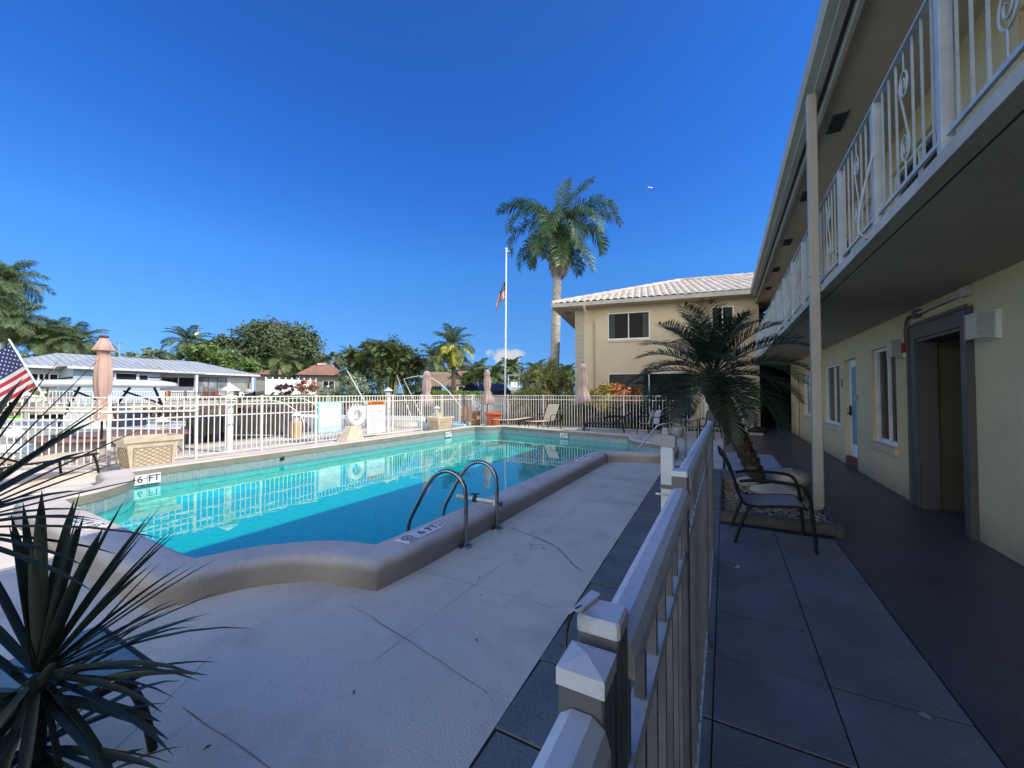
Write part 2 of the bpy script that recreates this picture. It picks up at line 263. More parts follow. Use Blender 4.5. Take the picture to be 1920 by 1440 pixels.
# ------------------------------------------------------------------ mesh builder
class MB:
    def __init__(s): s.v = []; s.f = []; s.sm = []
    def add(s, vs, fs, smooth=False):
        o = len(s.v); s.v.extend([tuple(v) for v in vs]); s.f.extend([tuple(i+o for i in f) for f in fs]); s.sm.extend([smooth]*len(fs)); return s
    def box(s, x0, x1, y0, y1, z0, z1, mtx=None):
        vs = [Vector(p) for p in ((x0,y0,z0),(x1,y0,z0),(x1,y1,z0),(x0,y1,z0),(x0,y0,z1),(x1,y0,z1),(x1,y1,z1),(x0,y1,z1))]
        if mtx: vs = [mtx @ v for v in vs]
        return s.add(vs, [(0,3,2,1),(4,5,6,7),(0,1,5,4),(1,2,6,5),(2,3,7,6),(3,0,4,7)])
    def bbox(s, x0, x1, y0, y1, z0, z1, b=.01, mtx=None):
        """box with bevelled vertical and top edges"""
        pts = [(x0+b,y0),(x1-b,y0),(x1,y0+b),(x1,y1-b),(x1-b,y1),(x0+b,y1),(x0,y1-b),(x0,y0+b)]
        cx, cy = (x0+x1)/2, (y0+y1)/2
        def sh(k): return [(cx+(x-cx)*(1-k/max(abs(x1-x0)/2,1e-6)), cy+(y-cy)*(1-k/max(abs(y1-y0)/2,1e-6))) for x, y in pts]
        lv = [(z0,pts),(z1-b,pts),(z1,sh(b))]
        vs = [Vector((x,y,z)) for z, pp in lv for x, y in pp]
        if mtx: vs = [mtx @ v for v in vs]
        fs = [tuple(range(7,-1,-1)), tuple(range(16,24))]
        for L in range(2):
            for i in range(8): j = (i+1) % 8; fs.append((L*8+i, L*8+j, L*8+8+j, L*8+8+i))
        return s.add(vs, fs)
    def tube(s, pts, rad, n=8, cap=True, closed=False):
        pts = [Vector(p) for p in pts]; m = len(pts)
        if not isinstance(rad, (list, tuple)): rad = [rad]*m
        prev = None; vs = []
        for i, p in enumerate(pts):
            if closed: d = pts[(i+1) % m]-pts[i-1]
            else: d = pts[min(i+1, m-1)]-pts[max(i-1, 0)]
            d.normalize()
            if prev is None:
                a = Vector((0,0,1)) if abs(d.z) < .9 else Vector((1,0,0))
                u = d.cross(a).normalized()
            else: u = (prev - d*prev.dot(d)).normalized()
            prev = u; w = d.cross(u)
            for k in range(n):
                t = 2*PI*k/n; vs.append(p + (u*math.cos(t)+w*math.sin(t))*rad[i])
        fs = []
        for i in range(m if closed else m-1):
            for k in range(n):
                a = i*n+k; b = i*n+(k+1) % n; c = ((i+1) % m)*n+(k+1) % n; d_ = ((i+1) % m)*n+k; fs.append((a,b,c,d_))
        s.add(vs, fs, True)
        if cap and not closed: s.add(vs[:n], [tuple(range(n-1,-1,-1))]); s.add(vs[-n:], [tuple(range(n))])
        return s
    def lathe(s, prof, c=(0,0,0), n=24, fold=0, nf=8, cap=False, seed=0):
        rnd = random.Random(seed); ph = rnd.random()*6
        vs = []
        for (r, z) in prof:
            for k in range(n):
                t = 2*PI*k/n; rr = r*(1+fold*math.cos(nf*t+ph)+fold*.4*math.cos(3*t+z*3+ph))
                vs.append((c[0]+rr*math.cos(t), c[1]+rr*math.sin(t), c[2]+z))
        fs = []
        for i in range(len(prof)-1):
            for k in range(n): fs.append((i*n+k, i*n+(k+1) % n, (i+1)*n+(k+1) % n, (i+1)*n+k))
        if cap: fs.append(tuple(range(n-1,-1,-1))); fs.append(tuple(range((len(prof)-1)*n, len(prof)*n)))
        return s.add(vs, fs, True)
    def prism(s, poly, z0, z1):
        n = len(poly); vs = [(x,y,z0) for x, y in poly]+[(x,y,z1) for x, y in poly]
        fs = [tuple(range(n-1,-1,-1)), tuple(range(n,2*n))]+[(i,(i+1) % n,n+(i+1) % n,n+i) for i in range(n)]
        return s.add(vs, fs)
    def quad(s, a, b, c, d): return s.add([a,b,c,d], [(0,1,2,3)])
    def ext(s, o, mtx=None):
        vs = [mtx @ Vector(v) for v in o.v] if mtx else o.v
        off = len(s.v); s.v.extend([tuple(v) for v in vs]); s.f.extend([tuple(i+off for i in f) for f in o.f]); s.sm.extend(o.sm); return s

ROOTM = {}
def mesh_obj(name, mb, m, mtx=None):
    me = bpy.data.meshes.new(name)
    vs = [tuple(mtx @ Vector(v)) for v in mb.v] if mtx else mb.v
    me.from_pydata(vs, [], mb.f); me.update()
    me.polygons.foreach_set('use_smooth', mb.sm)
    me.materials.append(M[m] if isinstance(m, str) else m)
    o = bpy.data.objects.new(name, me); C.objects.link(o); return o
def tag(o, label, cat=None, group=None, kind=None):
    if label: o['label'] = label
    if cat: o['category'] = cat
    if group: o['group'] = group
    if kind: o['kind'] = kind
    return o
def thing(name, label, cat, loc=(0,0,0), rz=0, group=None):
    o = bpy.data.objects.new(name, None); C.objects.link(o); o.empty_display_size = .1
    o.location = loc; o.rotation_euler = (0,0,rz)
    ROOTM[o.name] = Matrix.Translation(Vector(loc)) @ Matrix.Rotation(rz, 4, 'Z')
    return tag(o, label, cat, group)
def part(name, mb, m, root, world=True, parent=None, label=None):
    """mesh under root (or under a part of it); world=True: coordinates are given in the world"""
    mt = ROOTM[root.name].inverted() if world else None
    o = mesh_obj(name, mb, m, mt); o.parent = parent or root
    if label: o['label'] = label
    return o
def single(name, mb, m, label, cat, origin, group=None):
    """a thing that is one mesh; origin at its base"""
    o = mesh_obj(name, mb, m, Matrix.Translation(-Vector(origin))); o.location = origin
    return tag(o, label, cat, group)
def struct(name, mb, m, parent=None):
    o = mesh_obj(name, mb, m); o['kind'] = 'structure'
    if parent: o.parent = parent
    return o
def dup(root, loc, rz, label, group=None):
    r = root.copy(); C.objects.link(r); r.location = loc; r.rotation_euler = (0,0,rz); r['label'] = label
    if group: r['group'] = group
    def rec(src, dst):
        for ch in list(src.children):
            c = ch.copy(); C.objects.link(c); c.parent = dst; rec(ch, c)
    rec(root, r); return r
def text_mb(txt, size, center, right, up, ext=.0015, bold=0.0, xs=1.0):
    cu = bpy.data.curves.new('t', 'FONT'); cu.body = txt; cu.size = size; cu.align_x = 'CENTER'; cu.align_y = 'CENTER'; cu.extrude = ext; cu.offset = bold
    o = bpy.data.objects.new('t', cu); C.objects.link(o)
    dg = bpy.context.evaluated_depsgraph_get(); me = bpy.data.meshes.new_from_object(o.evaluated_get(dg))
    rt = Vector(right).normalized(); u = Vector(up).normalized(); n = rt.cross(u); c = Vector(center)
    mb = MB(); mb.add([c+rt*v.co.x*xs+u*v.co.y+n*v.co.z for v in me.vertices], [tuple(p.vertices) for p in me.polygons])
    bpy.data.objects.remove(o); bpy.data.meshes.remove(me); bpy.data.curves.remove(cu)
    return mb
def arc(cx, cy, r, a0, a1, n, z=None):
    out = []
    for i in range(n+1):
        a = R(a0+(a1-a0)*i/n); p = (cx+r*math.cos(a), cy+r*math.sin(a)); out.append(p if z is None else (*p, z))
    return out
def smooth_path(pts, k=6):
    """Catmull-Rom through the points"""
    pts = [Vector(p) for p in pts]; out = []
    for i in range(len(pts)-1):
        p0 = pts[max(i-1,0)]; p1 = pts[i]; p2 = pts[i+1]; p3 = pts[min(i+2, len(pts)-1)]
        for j in range(k):
            t = j/k; out.append(.5*((2*p1)+(p2-p0)*t+(2*p0-5*p1+4*p2-p3)*t*t+(3*p1-p0-3*p2+p3)*t**3))
    out.append(pts[-1]); return out
# ================================================================== WORLD, SUN, CAMERA
GLOW = 4.0; BACK_FILL = 36.0; SUN_AZ = math.atan2(0.99, 0.13); SUN_EL = R(40.4)
w = bpy.data.worlds.new('World'); bpy.context.scene.world = w; w.use_nodes = True
nt = w.node_tree; nt.nodes.clear()
out = nt.nodes.new('ShaderNodeOutputWorld'); bg = nt.nodes.new('ShaderNodeBackground'); sky = nt.nodes.new('ShaderNodeTexSky')
sky.sky_type = 'NISHITA'; sky.sun_disc = False; sky.sun_elevation = SUN_EL; sky.sun_rotation = SUN_AZ
sky.air_density = 1.0; sky.dust_density = 0.2; sky.ozone_density = 2.0; sky.altitude = 0
hs = nt.nodes.new('ShaderNodeHueSaturation'); hs.inputs['Saturation'].default_value = 1.22; hs.inputs['Hue'].default_value = .512; hs.inputs['Value'].default_value = 1.0
lk(nt, sky.outputs[0], hs.inputs['Color'])
tcz = nt.nodes.new('ShaderNodeTexCoord'); sz_ = nt.nodes.new('ShaderNodeSeparateXYZ'); lk(nt, tcz.outputs['Generated'], sz_.inputs[0])
tint = nt.nodes.new('ShaderNodeValToRGB'); lk(nt, sz_.outputs[2], tint.inputs[0])
TS = [(0.0,(.24,.54,1.55)),(.10,(.35,.69,1.25)),(.18,(.48,.92,1.35)),(.30,(.56,1.22,1.70)),(.47,(.48,1.18,1.87)),(.62,(.46,1.2,1.9)),(.85,(.75,1.2,1.7)),(1.0,(1.0,1.2,1.6))]
tint.color_ramp.elements[0].position = TS[0][0]; tint.color_ramp.elements[0].color = (*[c/2 for c in TS[0][1]],1)
tint.color_ramp.elements[1].position = 1.0; tint.color_ramp.elements[1].color = (*[c/2 for c in TS[-1][1]],1)
for p_, c_ in TS[1:-1]: e_ = tint.color_ramp.elements.new(p_); e_.color = (*[c/2 for c in c_],1)
mul = nt.nodes.new('ShaderNodeVectorMath'); mul.operation = 'MULTIPLY'; lk(nt, hs.outputs[0], mul.inputs[0]); lk(nt, tint.outputs[0], mul.inputs[1])
mul2 = nt.nodes.new('ShaderNodeVectorMath'); mul2.operation = 'SCALE'; lk(nt, mul.outputs[0], mul2.inputs[0]); mul2.inputs['Scale'].default_value = 2.0
glow = nt.nodes.new('ShaderNodeVectorMath'); glow.operation = 'DOT_PRODUCT'; lk(nt, tcz.outputs['Generated'], glow.inputs[0]); glow.inputs[1].default_value = (math.sin(SUN_AZ)*math.cos(SUN_EL+.3), math.cos(SUN_AZ)*math.cos(SUN_EL+.3), math.sin(SUN_EL+.3))
gr = nt.nodes.new('ShaderNodeMapRange'); gr.inputs['From Min'].default_value = .80; gr.inputs['From Max'].default_value = 1.0; gr.inputs['To Min'].default_value = 0; gr.inputs['To Max'].default_value = GLOW; lk(nt, glow.outputs['Value'], gr.inputs['Value'])
gv = nt.nodes.new('ShaderNodeVectorMath'); gv.operation = 'SCALE'; gv.inputs[0].default_value = (.8,.95,.95); lk(nt, gr.outputs[0], gv.inputs['Scale'])
ga = nt.nodes.new('ShaderNodeVectorMath'); ga.operation = 'ADD'; lk(nt, mul2.outputs[0], ga.inputs[0]); lk(nt, gv.outputs[0], ga.inputs[1]); mul2 = ga
bk = nt.nodes.new('ShaderNodeVectorMath'); bk.operation = 'DOT_PRODUCT'; lk(nt, tcz.outputs['Generated'], bk.inputs[0]); bk.inputs[1].default_value = tuple(-FW)
br_ = nt.nodes.new('ShaderNodeMapRange'); br_.inputs['From Min'].default_value = .0; br_.inputs['From Max'].default_value = .7; br_.inputs['To Max'].default_value = BACK_FILL; lk(nt, bk.outputs['Value'], br_.inputs['Value'])  # warm fill behind the camera, added to the sky to brighten shaded walls
zr_ = nt.nodes.new('ShaderNodeMapRange'); zr_.inputs['From Min'].default_value = 0; zr_.inputs['From Max'].default_value = .8; zr_.inputs['To Min'].default_value = 1; zr_.inputs['To Max'].default_value = 0; lk(nt, sz_.outputs[2], zr_.inputs['Value'])
bm_ = nt.nodes.new('ShaderNodeMath'); bm_.operation = 'MULTIPLY'; lk(nt, br_.outputs[0], bm_.inputs[0]); lk(nt, zr_.outputs[0], bm_.inputs[1])
bv = nt.nodes.new('ShaderNodeVectorMath'); bv.operation = 'SCALE'; bv.inputs[0].default_value = (.90,.83,.55); lk(nt, bm_.outputs[0], bv.inputs['Scale'])
ba = nt.nodes.new('ShaderNodeVectorMath'); ba.operation = 'ADD'; lk(nt, mul2.outputs[0], ba.inputs[0]); lk(nt, bv.outputs[0], ba.inputs[1]); mul2 = ba
# one low cumulus just above the horizon
tc = nt.nodes.new('ShaderNodeTexCoord')
cdir = W(947, 100, 0).normalized(); cdir.z = .085; cdir.normalize()
side = Vector((cdir.y, -cdir.x, 0)).normalized()
def dotn(v):
    d = nt.nodes.new('ShaderNodeVectorMath'); d.operation = 'DOT_PRODUCT'; lk(nt, tc.outputs['Generated'], d.inputs[0]); d.inputs[1].default_value = v; return d.outputs['Value']
def mth(op, a, b=None, c=None):
    n = nt.nodes.new('ShaderNodeMath'); n.operation = op
    for i, x in enumerate((a, b, c)):
        if x is None: continue
        if isinstance(x, (int, float)): n.inputs[i].default_value = x
        else: lk(nt, x, n.inputs[i])
    return n.outputs[0]
sx = mth('DIVIDE', dotn(side), .065); sz = mth('DIVIDE', mth('SUBTRACT', dotn((0,0,1)), .093), .026)
fw = mth('GREATER_THAN', dotn(tuple(cdir)), 0.3)
n = nt.nodes.new('ShaderNodeTexNoise'); n.inputs['Scale'].default_value = 26; n.inputs['Detail'].default_value = 7; lk(nt, tc.outputs['Generated'], n.inputs['Vector'])
rr = mth('ADD', mth('POWER', mth('ABSOLUTE', sx), 2.0), mth('POWER', mth('ABSOLUTE', sz), 2.0))
dens = mth('MULTIPLY', mth('SMOOTH_MIN', 1.0, mth('MAXIMUM', mth('MULTIPLY', mth('SUBTRACT', mth('MULTIPLY', n.outputs['Fac'], 2.0), mth('ADD', rr, .30)), 3.0), 0.0), .1), fw)
cm = nt.nodes.new('ShaderNodeMix'); cm.data_type = 'RGBA'; lk(nt, dens, cm.inputs['Factor']); lk(nt, mul2.outputs[0], cm.inputs[6]); cm.inputs[7].default_value = (5.6,5.9,6.5,1)
lk(nt, cm.outputs[2], bg.inputs['Color']); bg.inputs['Strength'].default_value = 0.115
lk(nt, bg.outputs[0], out.inputs['Surface'])

sd = bpy.data.lights.new('sun', 'SUN'); sd.energy = 5.0; sd.angle = R(.5); sd.color = (1.0,.91,.76)
so = bpy.data.objects.new('sun', sd); C.objects.link(so)
sdir = Vector((math.sin(SUN_AZ)*math.cos(SUN_EL), math.cos(SUN_AZ)*math.cos(SUN_EL), math.sin(SUN_EL)))
so.rotation_euler = (-sdir).to_track_quat('-Z', 'Y').to_euler(); so.location = (20,5,30)
cd = bpy.data.cameras.new('camera'); co = bpy.data.objects.new('camera', cd); C.objects.link(co)
cd.sensor_width = 36; cd.lens = 740/1920*36; cd.clip_start = .02; cd.clip_end = 6000
co.location = (0,0,HC)
d = FW*math.cos(PIT)+Vector((0,0,math.sin(PIT))); co.rotation_euler = d.to_track_quat('-Z', 'Y').to_euler()
bpy.context.scene.camera = co
sc = bpy.context.scene; sc.view_settings.view_transform = 'Standard'; sc.view_settings.look = 'None'; sc.view_settings.exposure = 0; sc.view_settings.gamma = 1
sc.render.engine = 'CYCLES'; sc.cycles.max_bounces = 8; sc.cycles.transparent_max_bounces = 16; sc.cycles.caustics_reflective = False; sc.cycles.caustics_refractive = False
sc.cycles.use_denoising = True

# ================================================================== GROUND AND POOL
# pool outline at the inner edge of the coping, counter-clockwise
def catm(pts): return [(p.x,p.y) for p in smooth_path([(*q,0) for q in pts], 5)]
inner = []
inner += [(-6.8,1.68), (-3.85,1.60)]
inner += catm([(-3.72,1.61), (-3.55,1.97), (-3.22,2.29), (-2.98,2.42), (-2.84,2.46)])
inner += [(-2.69,2.49), (-2.675,2.70), (-2.64,8.5)]
inner += catm([(-2.60,8.72), (-2.35,9.0), (-1.95,9.2), (-1.52,9.30)])
inner += catm([(-1.36,9.42), (-1.36,10.2), (-1.40,10.75)])
inner += catm([(-1.55,10.95), (-2.05,11.2), (-2.45,11.75), (-2.62,12.45)])
inner += [(-2.75,12.75), (-7.9,13.85)]
inner += catm([(-8.0,13.75), (-8.35,13.35), (-8.8,13.2)])
inner += [(-8.86,13.0), (-8.86,3.0)]
inner += catm([(-8.84,2.84), (-8.40,2.76), (-7.85,2.50), (-7.45,2.10), (-7.30,1.72)])
cl = []
for p in inner:
    if not cl or (Vector(p)-Vector(cl[-1])).length > .04: cl.append(p)
inner = cl
def offset(poly, d):
    n = len(poly); out = []
    for i in range(n):
        a = Vector(poly[i-1]); b = Vector(poly[i]); c = Vector(poly[(i+1) % n])
        n1 = Vector(((b-a).y, -(b-a).x)).normalized(); n2 = Vector(((c-b).y, -(c-b).x)).normalized()
        m = (n1+n2)
        if m.length < 1e-4: m = n1
        m.normalize(); k = min(1/max(m.dot(n1), .45), 1.35)
        out.append(tuple(b+m*d*k))
    return out
NI = len(inner)
def ring_faces(mb, loops, smooth=True):
    vs = []
    for pl, z in loops: vs += [(x,y,z) for x, y in pl]
    fs = []
    for L in range(len(loops)-1):
        for i in range(NI): j = (i+1) % NI; fs.append((L*NI+i, L*NI+j, (L+1)*NI+j, (L+1)*NI+i))
    mb.add(vs, fs, smooth); return mb
# coping (outer foot, rounded shoulder, top, nose, inner face)
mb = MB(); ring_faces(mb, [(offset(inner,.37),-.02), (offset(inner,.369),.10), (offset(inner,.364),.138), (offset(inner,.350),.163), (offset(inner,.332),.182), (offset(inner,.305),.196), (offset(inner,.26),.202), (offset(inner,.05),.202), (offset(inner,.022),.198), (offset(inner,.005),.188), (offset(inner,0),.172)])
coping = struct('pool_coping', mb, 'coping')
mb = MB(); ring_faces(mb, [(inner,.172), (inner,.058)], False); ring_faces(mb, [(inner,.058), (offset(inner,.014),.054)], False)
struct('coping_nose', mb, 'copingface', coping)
mb = MB(); ring_faces(mb, [(offset(inner,.012),.055), (offset(inner,.012),-.16)], False)
struct('waterline_tile', mb, 'poolmosaic', coping)
ZF = -.50
mb = MB(); ring_faces(mb, [(offset(inner,.012),-.16), (offset(inner,-.06),ZF+.1), (offset(inner,-.16),ZF)])
fl = offset(inner,-.16)
tri = tessellate_polygon([[Vector((x,y,0)) for x, y in fl]]); mb.add([(x,y,ZF) for x, y in fl], [tuple(t) for t in tri])
basin = struct('pool_basin', mb, 'pool_floor')
mb = MB(); tri = tessellate_polygon([[Vector((x,y,0)) for x, y in inner]]); mb.add([(x,y,-.10) for x, y in offset(inner,.01)], [tuple(t) for t in tri])
# keep the surface facing up
struct('pool_water', mb, 'pool_water')
# entry steps in the side bay
mb = MB()
for k in range(2): mb.box(-1.9+.0-.35*k, -1.40-.35*k, 9.5, 10.7, ZF, -.22-.13*k)
struct('entry_steps', mb, 'pool_floor', basin)

def sheet(poly, z, holes=()):
    loops = [[Vector((x,y,0)) for x, y in poly]]+[[Vector((x,y,0)) for x, y in h] for h in holes]
    allp = [p for l in loops for p in l]; tri = tessellate_polygon(loops)
    mb = MB(); mb.add([(p.x,p.y,z) for p in allp], [tuple(t) for t in tri]); return mb
DX0 = -13.2
deckpoly = [(DX0,-14), (-.56,-14), (-1.10,8.9), (-.05,8.9), (-.05,17.4), (DX0,17.4)]
struct('pool_deck', sheet(deckpoly, 0, [offset(inner,.32)]), 'deck')
# thin cracks and score lines of the deck slabs
mb = MB()
def crack(pts, w=.006, z=.003):
    pts = smooth_path([(*p,0) for p in pts], 5); rnd = random.Random(int(abs(pts[0].x)*1000))
    L = []; Rr = []
    for i, p in enumerate(pts):
        d_ = (pts[min(i+1,len(pts)-1)]-pts[max(i-1,0)]).normalized(); nn = Vector((-d_.y,d_.x,0)); q = p+nn*rnd.uniform(-.006,.006)
        ww = w*rnd.uniform(.35,1); L.append((q+nn*ww/2)); Rr.append(q-nn*ww/2)
    vs = [(p.x,p.y,z) for p in L+Rr]; m = len(L); mb.add(vs, [(i,i+1,m+i+1,m+i) for i in range(m-1)])
crack([(-2.35,1.95),(-1.9,1.88),(-1.5,1.80),(-1.06,1.72)]); crack([(-2.3,.95),(-1.6,.96),(-1.05,.97)])
crack([(-2.1,3.9),(-1.7,3.75),(-1.45,3.62),(-1.2,3.35),(-1.07,3.25)], .016); crack([(-2.2,5.9),(-1.7,5.85),(-1.3,5.6),(-1.07,5.5)], .012)
crack([(-2.6,1.2),(-2.25,.65),(-2.0,.1)], .004); 
crack([(-1.75,1.6),(-1.74,2.4),(-1.75,3.2),(-1.73,4.6),(-1.75,7.8)], .004); crack([(-2.36,2.6),(-1.8,2.62),(-1.07,2.60)], .004)
crack([(-10,2),(-9.5,2.1),(-9.2,2.5)], .01); crack([(-12,.4),(-9,.9),(-6.5,1.1)], .01); crack([(-5.4,-1.5),(-5.5,.2),(-5.4,1.3)], .008)
struct('deck_cracks', mb, 'crackline')
mb = MB()
for i in range(7):
    t = 2*PI*i/7
rp = [(-2.17+.012*math.cos(t), 3.15+.03*math.sin(t)) for t in (0,)]
rnd = random.Random(3)
for cx, cy, r_ in ((-1.62,3.55,.10),(-2.12,3.02,.04),(-2.05,2.86,.03),(-2.15,3.72,.035),(-1.32,.5,.03)):
    pts = [(cx+r_*rnd.uniform(.6,1.1)*math.cos(2*PI*k/12), cy+.9*r_*rnd.uniform(.5,1.1)*math.sin(2*PI*k/12), .0035) for k in range(12)]; mb.add(pts, [tuple(range(12))])
m, nt2, o2 = nodes('ruststain'); tr_ = nt2.nodes.new('ShaderNodeBsdfTransparent'); df = nt2.nodes.new('ShaderNodeBsdfDiffuse'); df.inputs[0].default_value = (.28,.17,.09,1)
g2 = nt2.nodes.new('ShaderNodeNewGeometry'); nz = nt2.nodes.new('ShaderNodeTexNoise'); nz.inputs['Scale'].default_value = 25; nz.inputs['Detail'].default_value = 6; lk(nt2, g2.outputs['Position'], nz.inputs['Vector'])
mr = nt2.nodes.new('ShaderNodeMapRange'); mr.inputs['From Min'].default_value = .45; mr.inputs['From Max'].default_value = .8; mr.inputs['To Max'].default_value = .55; lk(nt2, nz.outputs['Fac'], mr.inputs['Value'])
ms_ = nt2.nodes.new('ShaderNodeMixShader'); lk(nt2, mr.outputs[0], ms_.inputs[0]); lk(nt2, tr_.outputs[0], ms_.inputs[1]); lk(nt2, df.outputs[0], ms_.inputs[2]); lk(nt2, ms_.outputs[0], o2.inputs['Surface']); M['ruststain'] = m
struct('rust_stains', mb, 'ruststain')

# paver strip (X -1.05 .. .98), dark joint bed below, each slab bevelled
mb = MB(); mb.quad((-1.12,-14,-.001),(.985,-14,-.001),(.985,8.9,-.001),(-1.12,8.9,-.001)); struct('paver_bed', mb, 'joint')
mb = MB(); rnd = random.Random(5); xs = [-1.035,-.545,-.055,.47,.975]
xs = [(-1.035,-.558),(-.553,-.068),(-.063,.453),(.459,.974)]
for ci, (x0, x1) in enumerate(xs):
    y = -13.9+(.0 if ci % 2 == 0 else .0)
    k = 0
    while y < 8.85:
        g = .0055; dz = rnd.uniform(-.003,.003); y1 = y+.515
        xa_ = x0 if ci else -.89-.0236*(y+.4)+.014
        if not (ci >= 2 and y > 5.1 and y < 7.6): mb.bbox(xa_+.001, x1-.001, y+g+.001, min(y1,8.9)-g-.001, -.05, .004+dz, .0015)
        y = y1
struct('paver_strip', mb, 'paver')
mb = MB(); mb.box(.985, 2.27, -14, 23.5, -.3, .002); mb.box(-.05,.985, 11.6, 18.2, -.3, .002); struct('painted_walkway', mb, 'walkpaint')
mb = MB(); mb.box(.0,1.0, 8.95, 11.5, -.2, .008); struct('concrete_patch', mb, 'slabpatch')
# land under everything on the near side, quay edge at the canal
mb = sheet([(DX0,-60),(60,-60),(60,40),(DX0,40)], -.03, [offset(inner,.30)]); mb.quad((DX0,-60,-.03),(DX0,40,-.03),(DX0,40,-2.2),(DX0,-60,-2.2)); struct('ground', mb, 'lawn')
mb = MB(); mb.box(DX0-.35, DX0, -60, 40.3, -2.2, .04); mb.box(DX0,60,40,40.3,-2.2,.04); struct('quay_edge', mb, 'concrete')
mb = MB(); mb.quad((-400,-400,-.6),(400,-400,-.6),(400,400,-.6),(-400,400,-.6)); struct('canal_water', mb, 'canal_water')

# far bank: quay wall along a line of columns, lawn rising behind it, ground to the horizon
shore = [(-1600,22), (-900,26), (-300,29), (0,32), (300,40), (500,47), (700,54), (900,60), (1200,66), (2200,70)]
mb = MB(); vs = []; 
rows = [(0,-1.6,0),(0,.20,0),(.35,.22,0),(3.0,.72,0),(8,1.36,0),(30,1.5,0),(120,1.6,0),(900,1.2,0),(4000,-5,0)]
for px, d_ in shore:
    for off, z, _ in rows: p = W(px, d_+off, z); vs.append(p)
nr = len(rows); fs = []
for i in range(len(shore)-1):
    for j in range(2,nr-1): fs.append((i*nr+j,(i+1)*nr+j,(i+1)*nr+j+1,i*nr+j+1))
mb.add(vs, fs, True); struct('far_lawn', mb, 'lawn')
mb = MB(); mb.add(vs, [(i*nr+j,(i+1)*nr+j,(i+1)*nr+j+1,i*nr+j+1) for i in range(len(shore)-1) for j in (0,1)]); struct('far_seawall', mb, 'seawall')

# ================================================================== MAIN BUILDING
XW = 2.27; Y0 = -13; Y1 = 18.6
def wall_grid(mb, ya, yb, za, zb, ops, dep, put):
    """front face with openings and reveals; put(s, z, depth) -> world point"""
    ys = sorted({ya,yb}|{v for o in ops for v in o[:2]}); zs = sorted({za,zb}|{v for o in ops for v in o[2:4]})
    for i in range(len(ys)-1):
        for j in range(len(zs)-1):
            cy, cz = (ys[i]+ys[i+1])/2, (zs[j]+zs[j+1])/2
            if any(o[0] < cy < o[1] and o[2] < cz < o[3] for o in ops): continue
            mb.quad(put(ys[i],zs[j],0), put(ys[i+1],zs[j],0), put(ys[i+1],zs[j+1],0), put(ys[i],zs[j+1],0))
    for (a,b,c,d_) in [o[:4] for o in ops]:
        for p, q in (((a,c),(a,d_)),((a,d_),(b,d_)),((b,d_),(b,c)),((b,c),(a,c))):
            mb.quad(put(*p,0), put(*q,0), put(*q,dep), put(*p,dep))
bld = thing('apartment_building', 'two storey yellow apartment building with long balcony along the covered walkway', 'building', (XW,5,0))
P1 = lambda y, z, d_: (XW+d_, y, z)
opsg = [(5.98,7.14,0.0,2.22), (7.95,9.06,.68,2.25), (10.0,10.85,.0,2.21), (11.25,12.85,.76,2.19), (14.1,15.85,.80,2.14), (16.7,17.5,0,2.15), (3.2,4.98,.7,2.25), (-.5,1.2,.7,2.25)]
mb = MB(); wall_grid(mb, Y0, Y1, 0, 2.60, opsg, .14, P1)
opsu = [(2.0,2.9,2.83,4.9),(3.4,5.0,3.5,4.8),(6.4,8.0,3.5,4.8),(8.6,9.5,2.83,4.9),(10.2,11.8,3.5,4.8),(12.6,13.5,2.83,4.9),(14.2,15.8,3.5,4.8)]
wall_grid(mb, Y0, Y1, 2.60, 5.3, opsu, .12, P1)
mb.quad((XW+.0,Y0,0),(12,Y0,0),(12,Y0,5.3),(XW,Y0,5.3)); mb.quad((12,Y0,0),(12,24,0),(12,24,5.3),(12,Y0,5.3))
# inner backing so no daylight comes through
part('wall', mb, 'yellow', bld)
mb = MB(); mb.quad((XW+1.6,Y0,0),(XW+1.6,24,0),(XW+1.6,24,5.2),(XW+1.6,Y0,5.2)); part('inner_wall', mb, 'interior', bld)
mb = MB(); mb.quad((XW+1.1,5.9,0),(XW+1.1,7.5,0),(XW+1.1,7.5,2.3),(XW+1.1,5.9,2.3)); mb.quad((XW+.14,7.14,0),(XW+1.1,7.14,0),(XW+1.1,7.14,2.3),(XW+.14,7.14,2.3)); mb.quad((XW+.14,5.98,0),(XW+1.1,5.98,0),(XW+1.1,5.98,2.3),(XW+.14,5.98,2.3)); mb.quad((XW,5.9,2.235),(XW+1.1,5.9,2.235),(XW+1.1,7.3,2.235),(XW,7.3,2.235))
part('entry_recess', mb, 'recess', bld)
mb = MB(); mb.box(XW,XW+1.6,5.9,7.3,-.1,.001); part('threshold', mb, 'walkpaint', bld)
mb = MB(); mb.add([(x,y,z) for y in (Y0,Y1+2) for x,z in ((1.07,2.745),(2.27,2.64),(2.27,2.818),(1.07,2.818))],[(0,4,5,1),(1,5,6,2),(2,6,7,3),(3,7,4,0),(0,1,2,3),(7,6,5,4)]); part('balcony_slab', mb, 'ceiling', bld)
mb = MB(); mb.box(1.055, 1.07, Y0, Y1+2, 2.742, 2.822); bs = part('slab_edge', mb, 'slabedge', bld)
mb = MB(); mb.add([(1.16,Y0,2.7355),(1.172,Y0,2.7345),(1.172,Y1+2,2.7345),(1.16,Y1+2,2.7355)],[(0,1,2,3)]); part('drip_groove', mb, 'joint', bld, parent=bs)
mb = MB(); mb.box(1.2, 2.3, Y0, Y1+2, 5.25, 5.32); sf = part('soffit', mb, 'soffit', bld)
mb = MB(); mb.box(1.155,1.2,Y0,Y1+1.0,5.17,5.30); mb.box(1.02,1.10,Y0,Y1-.9,5.245,5.46); part('fascia', mb, 'gutter', bld)
mb = MB(); mb.box(1.10,1.155,Y0,Y1-.4,5.29,5.30); part('eave_gap', mb, 'darkframe', bld)
mb = MB(); 
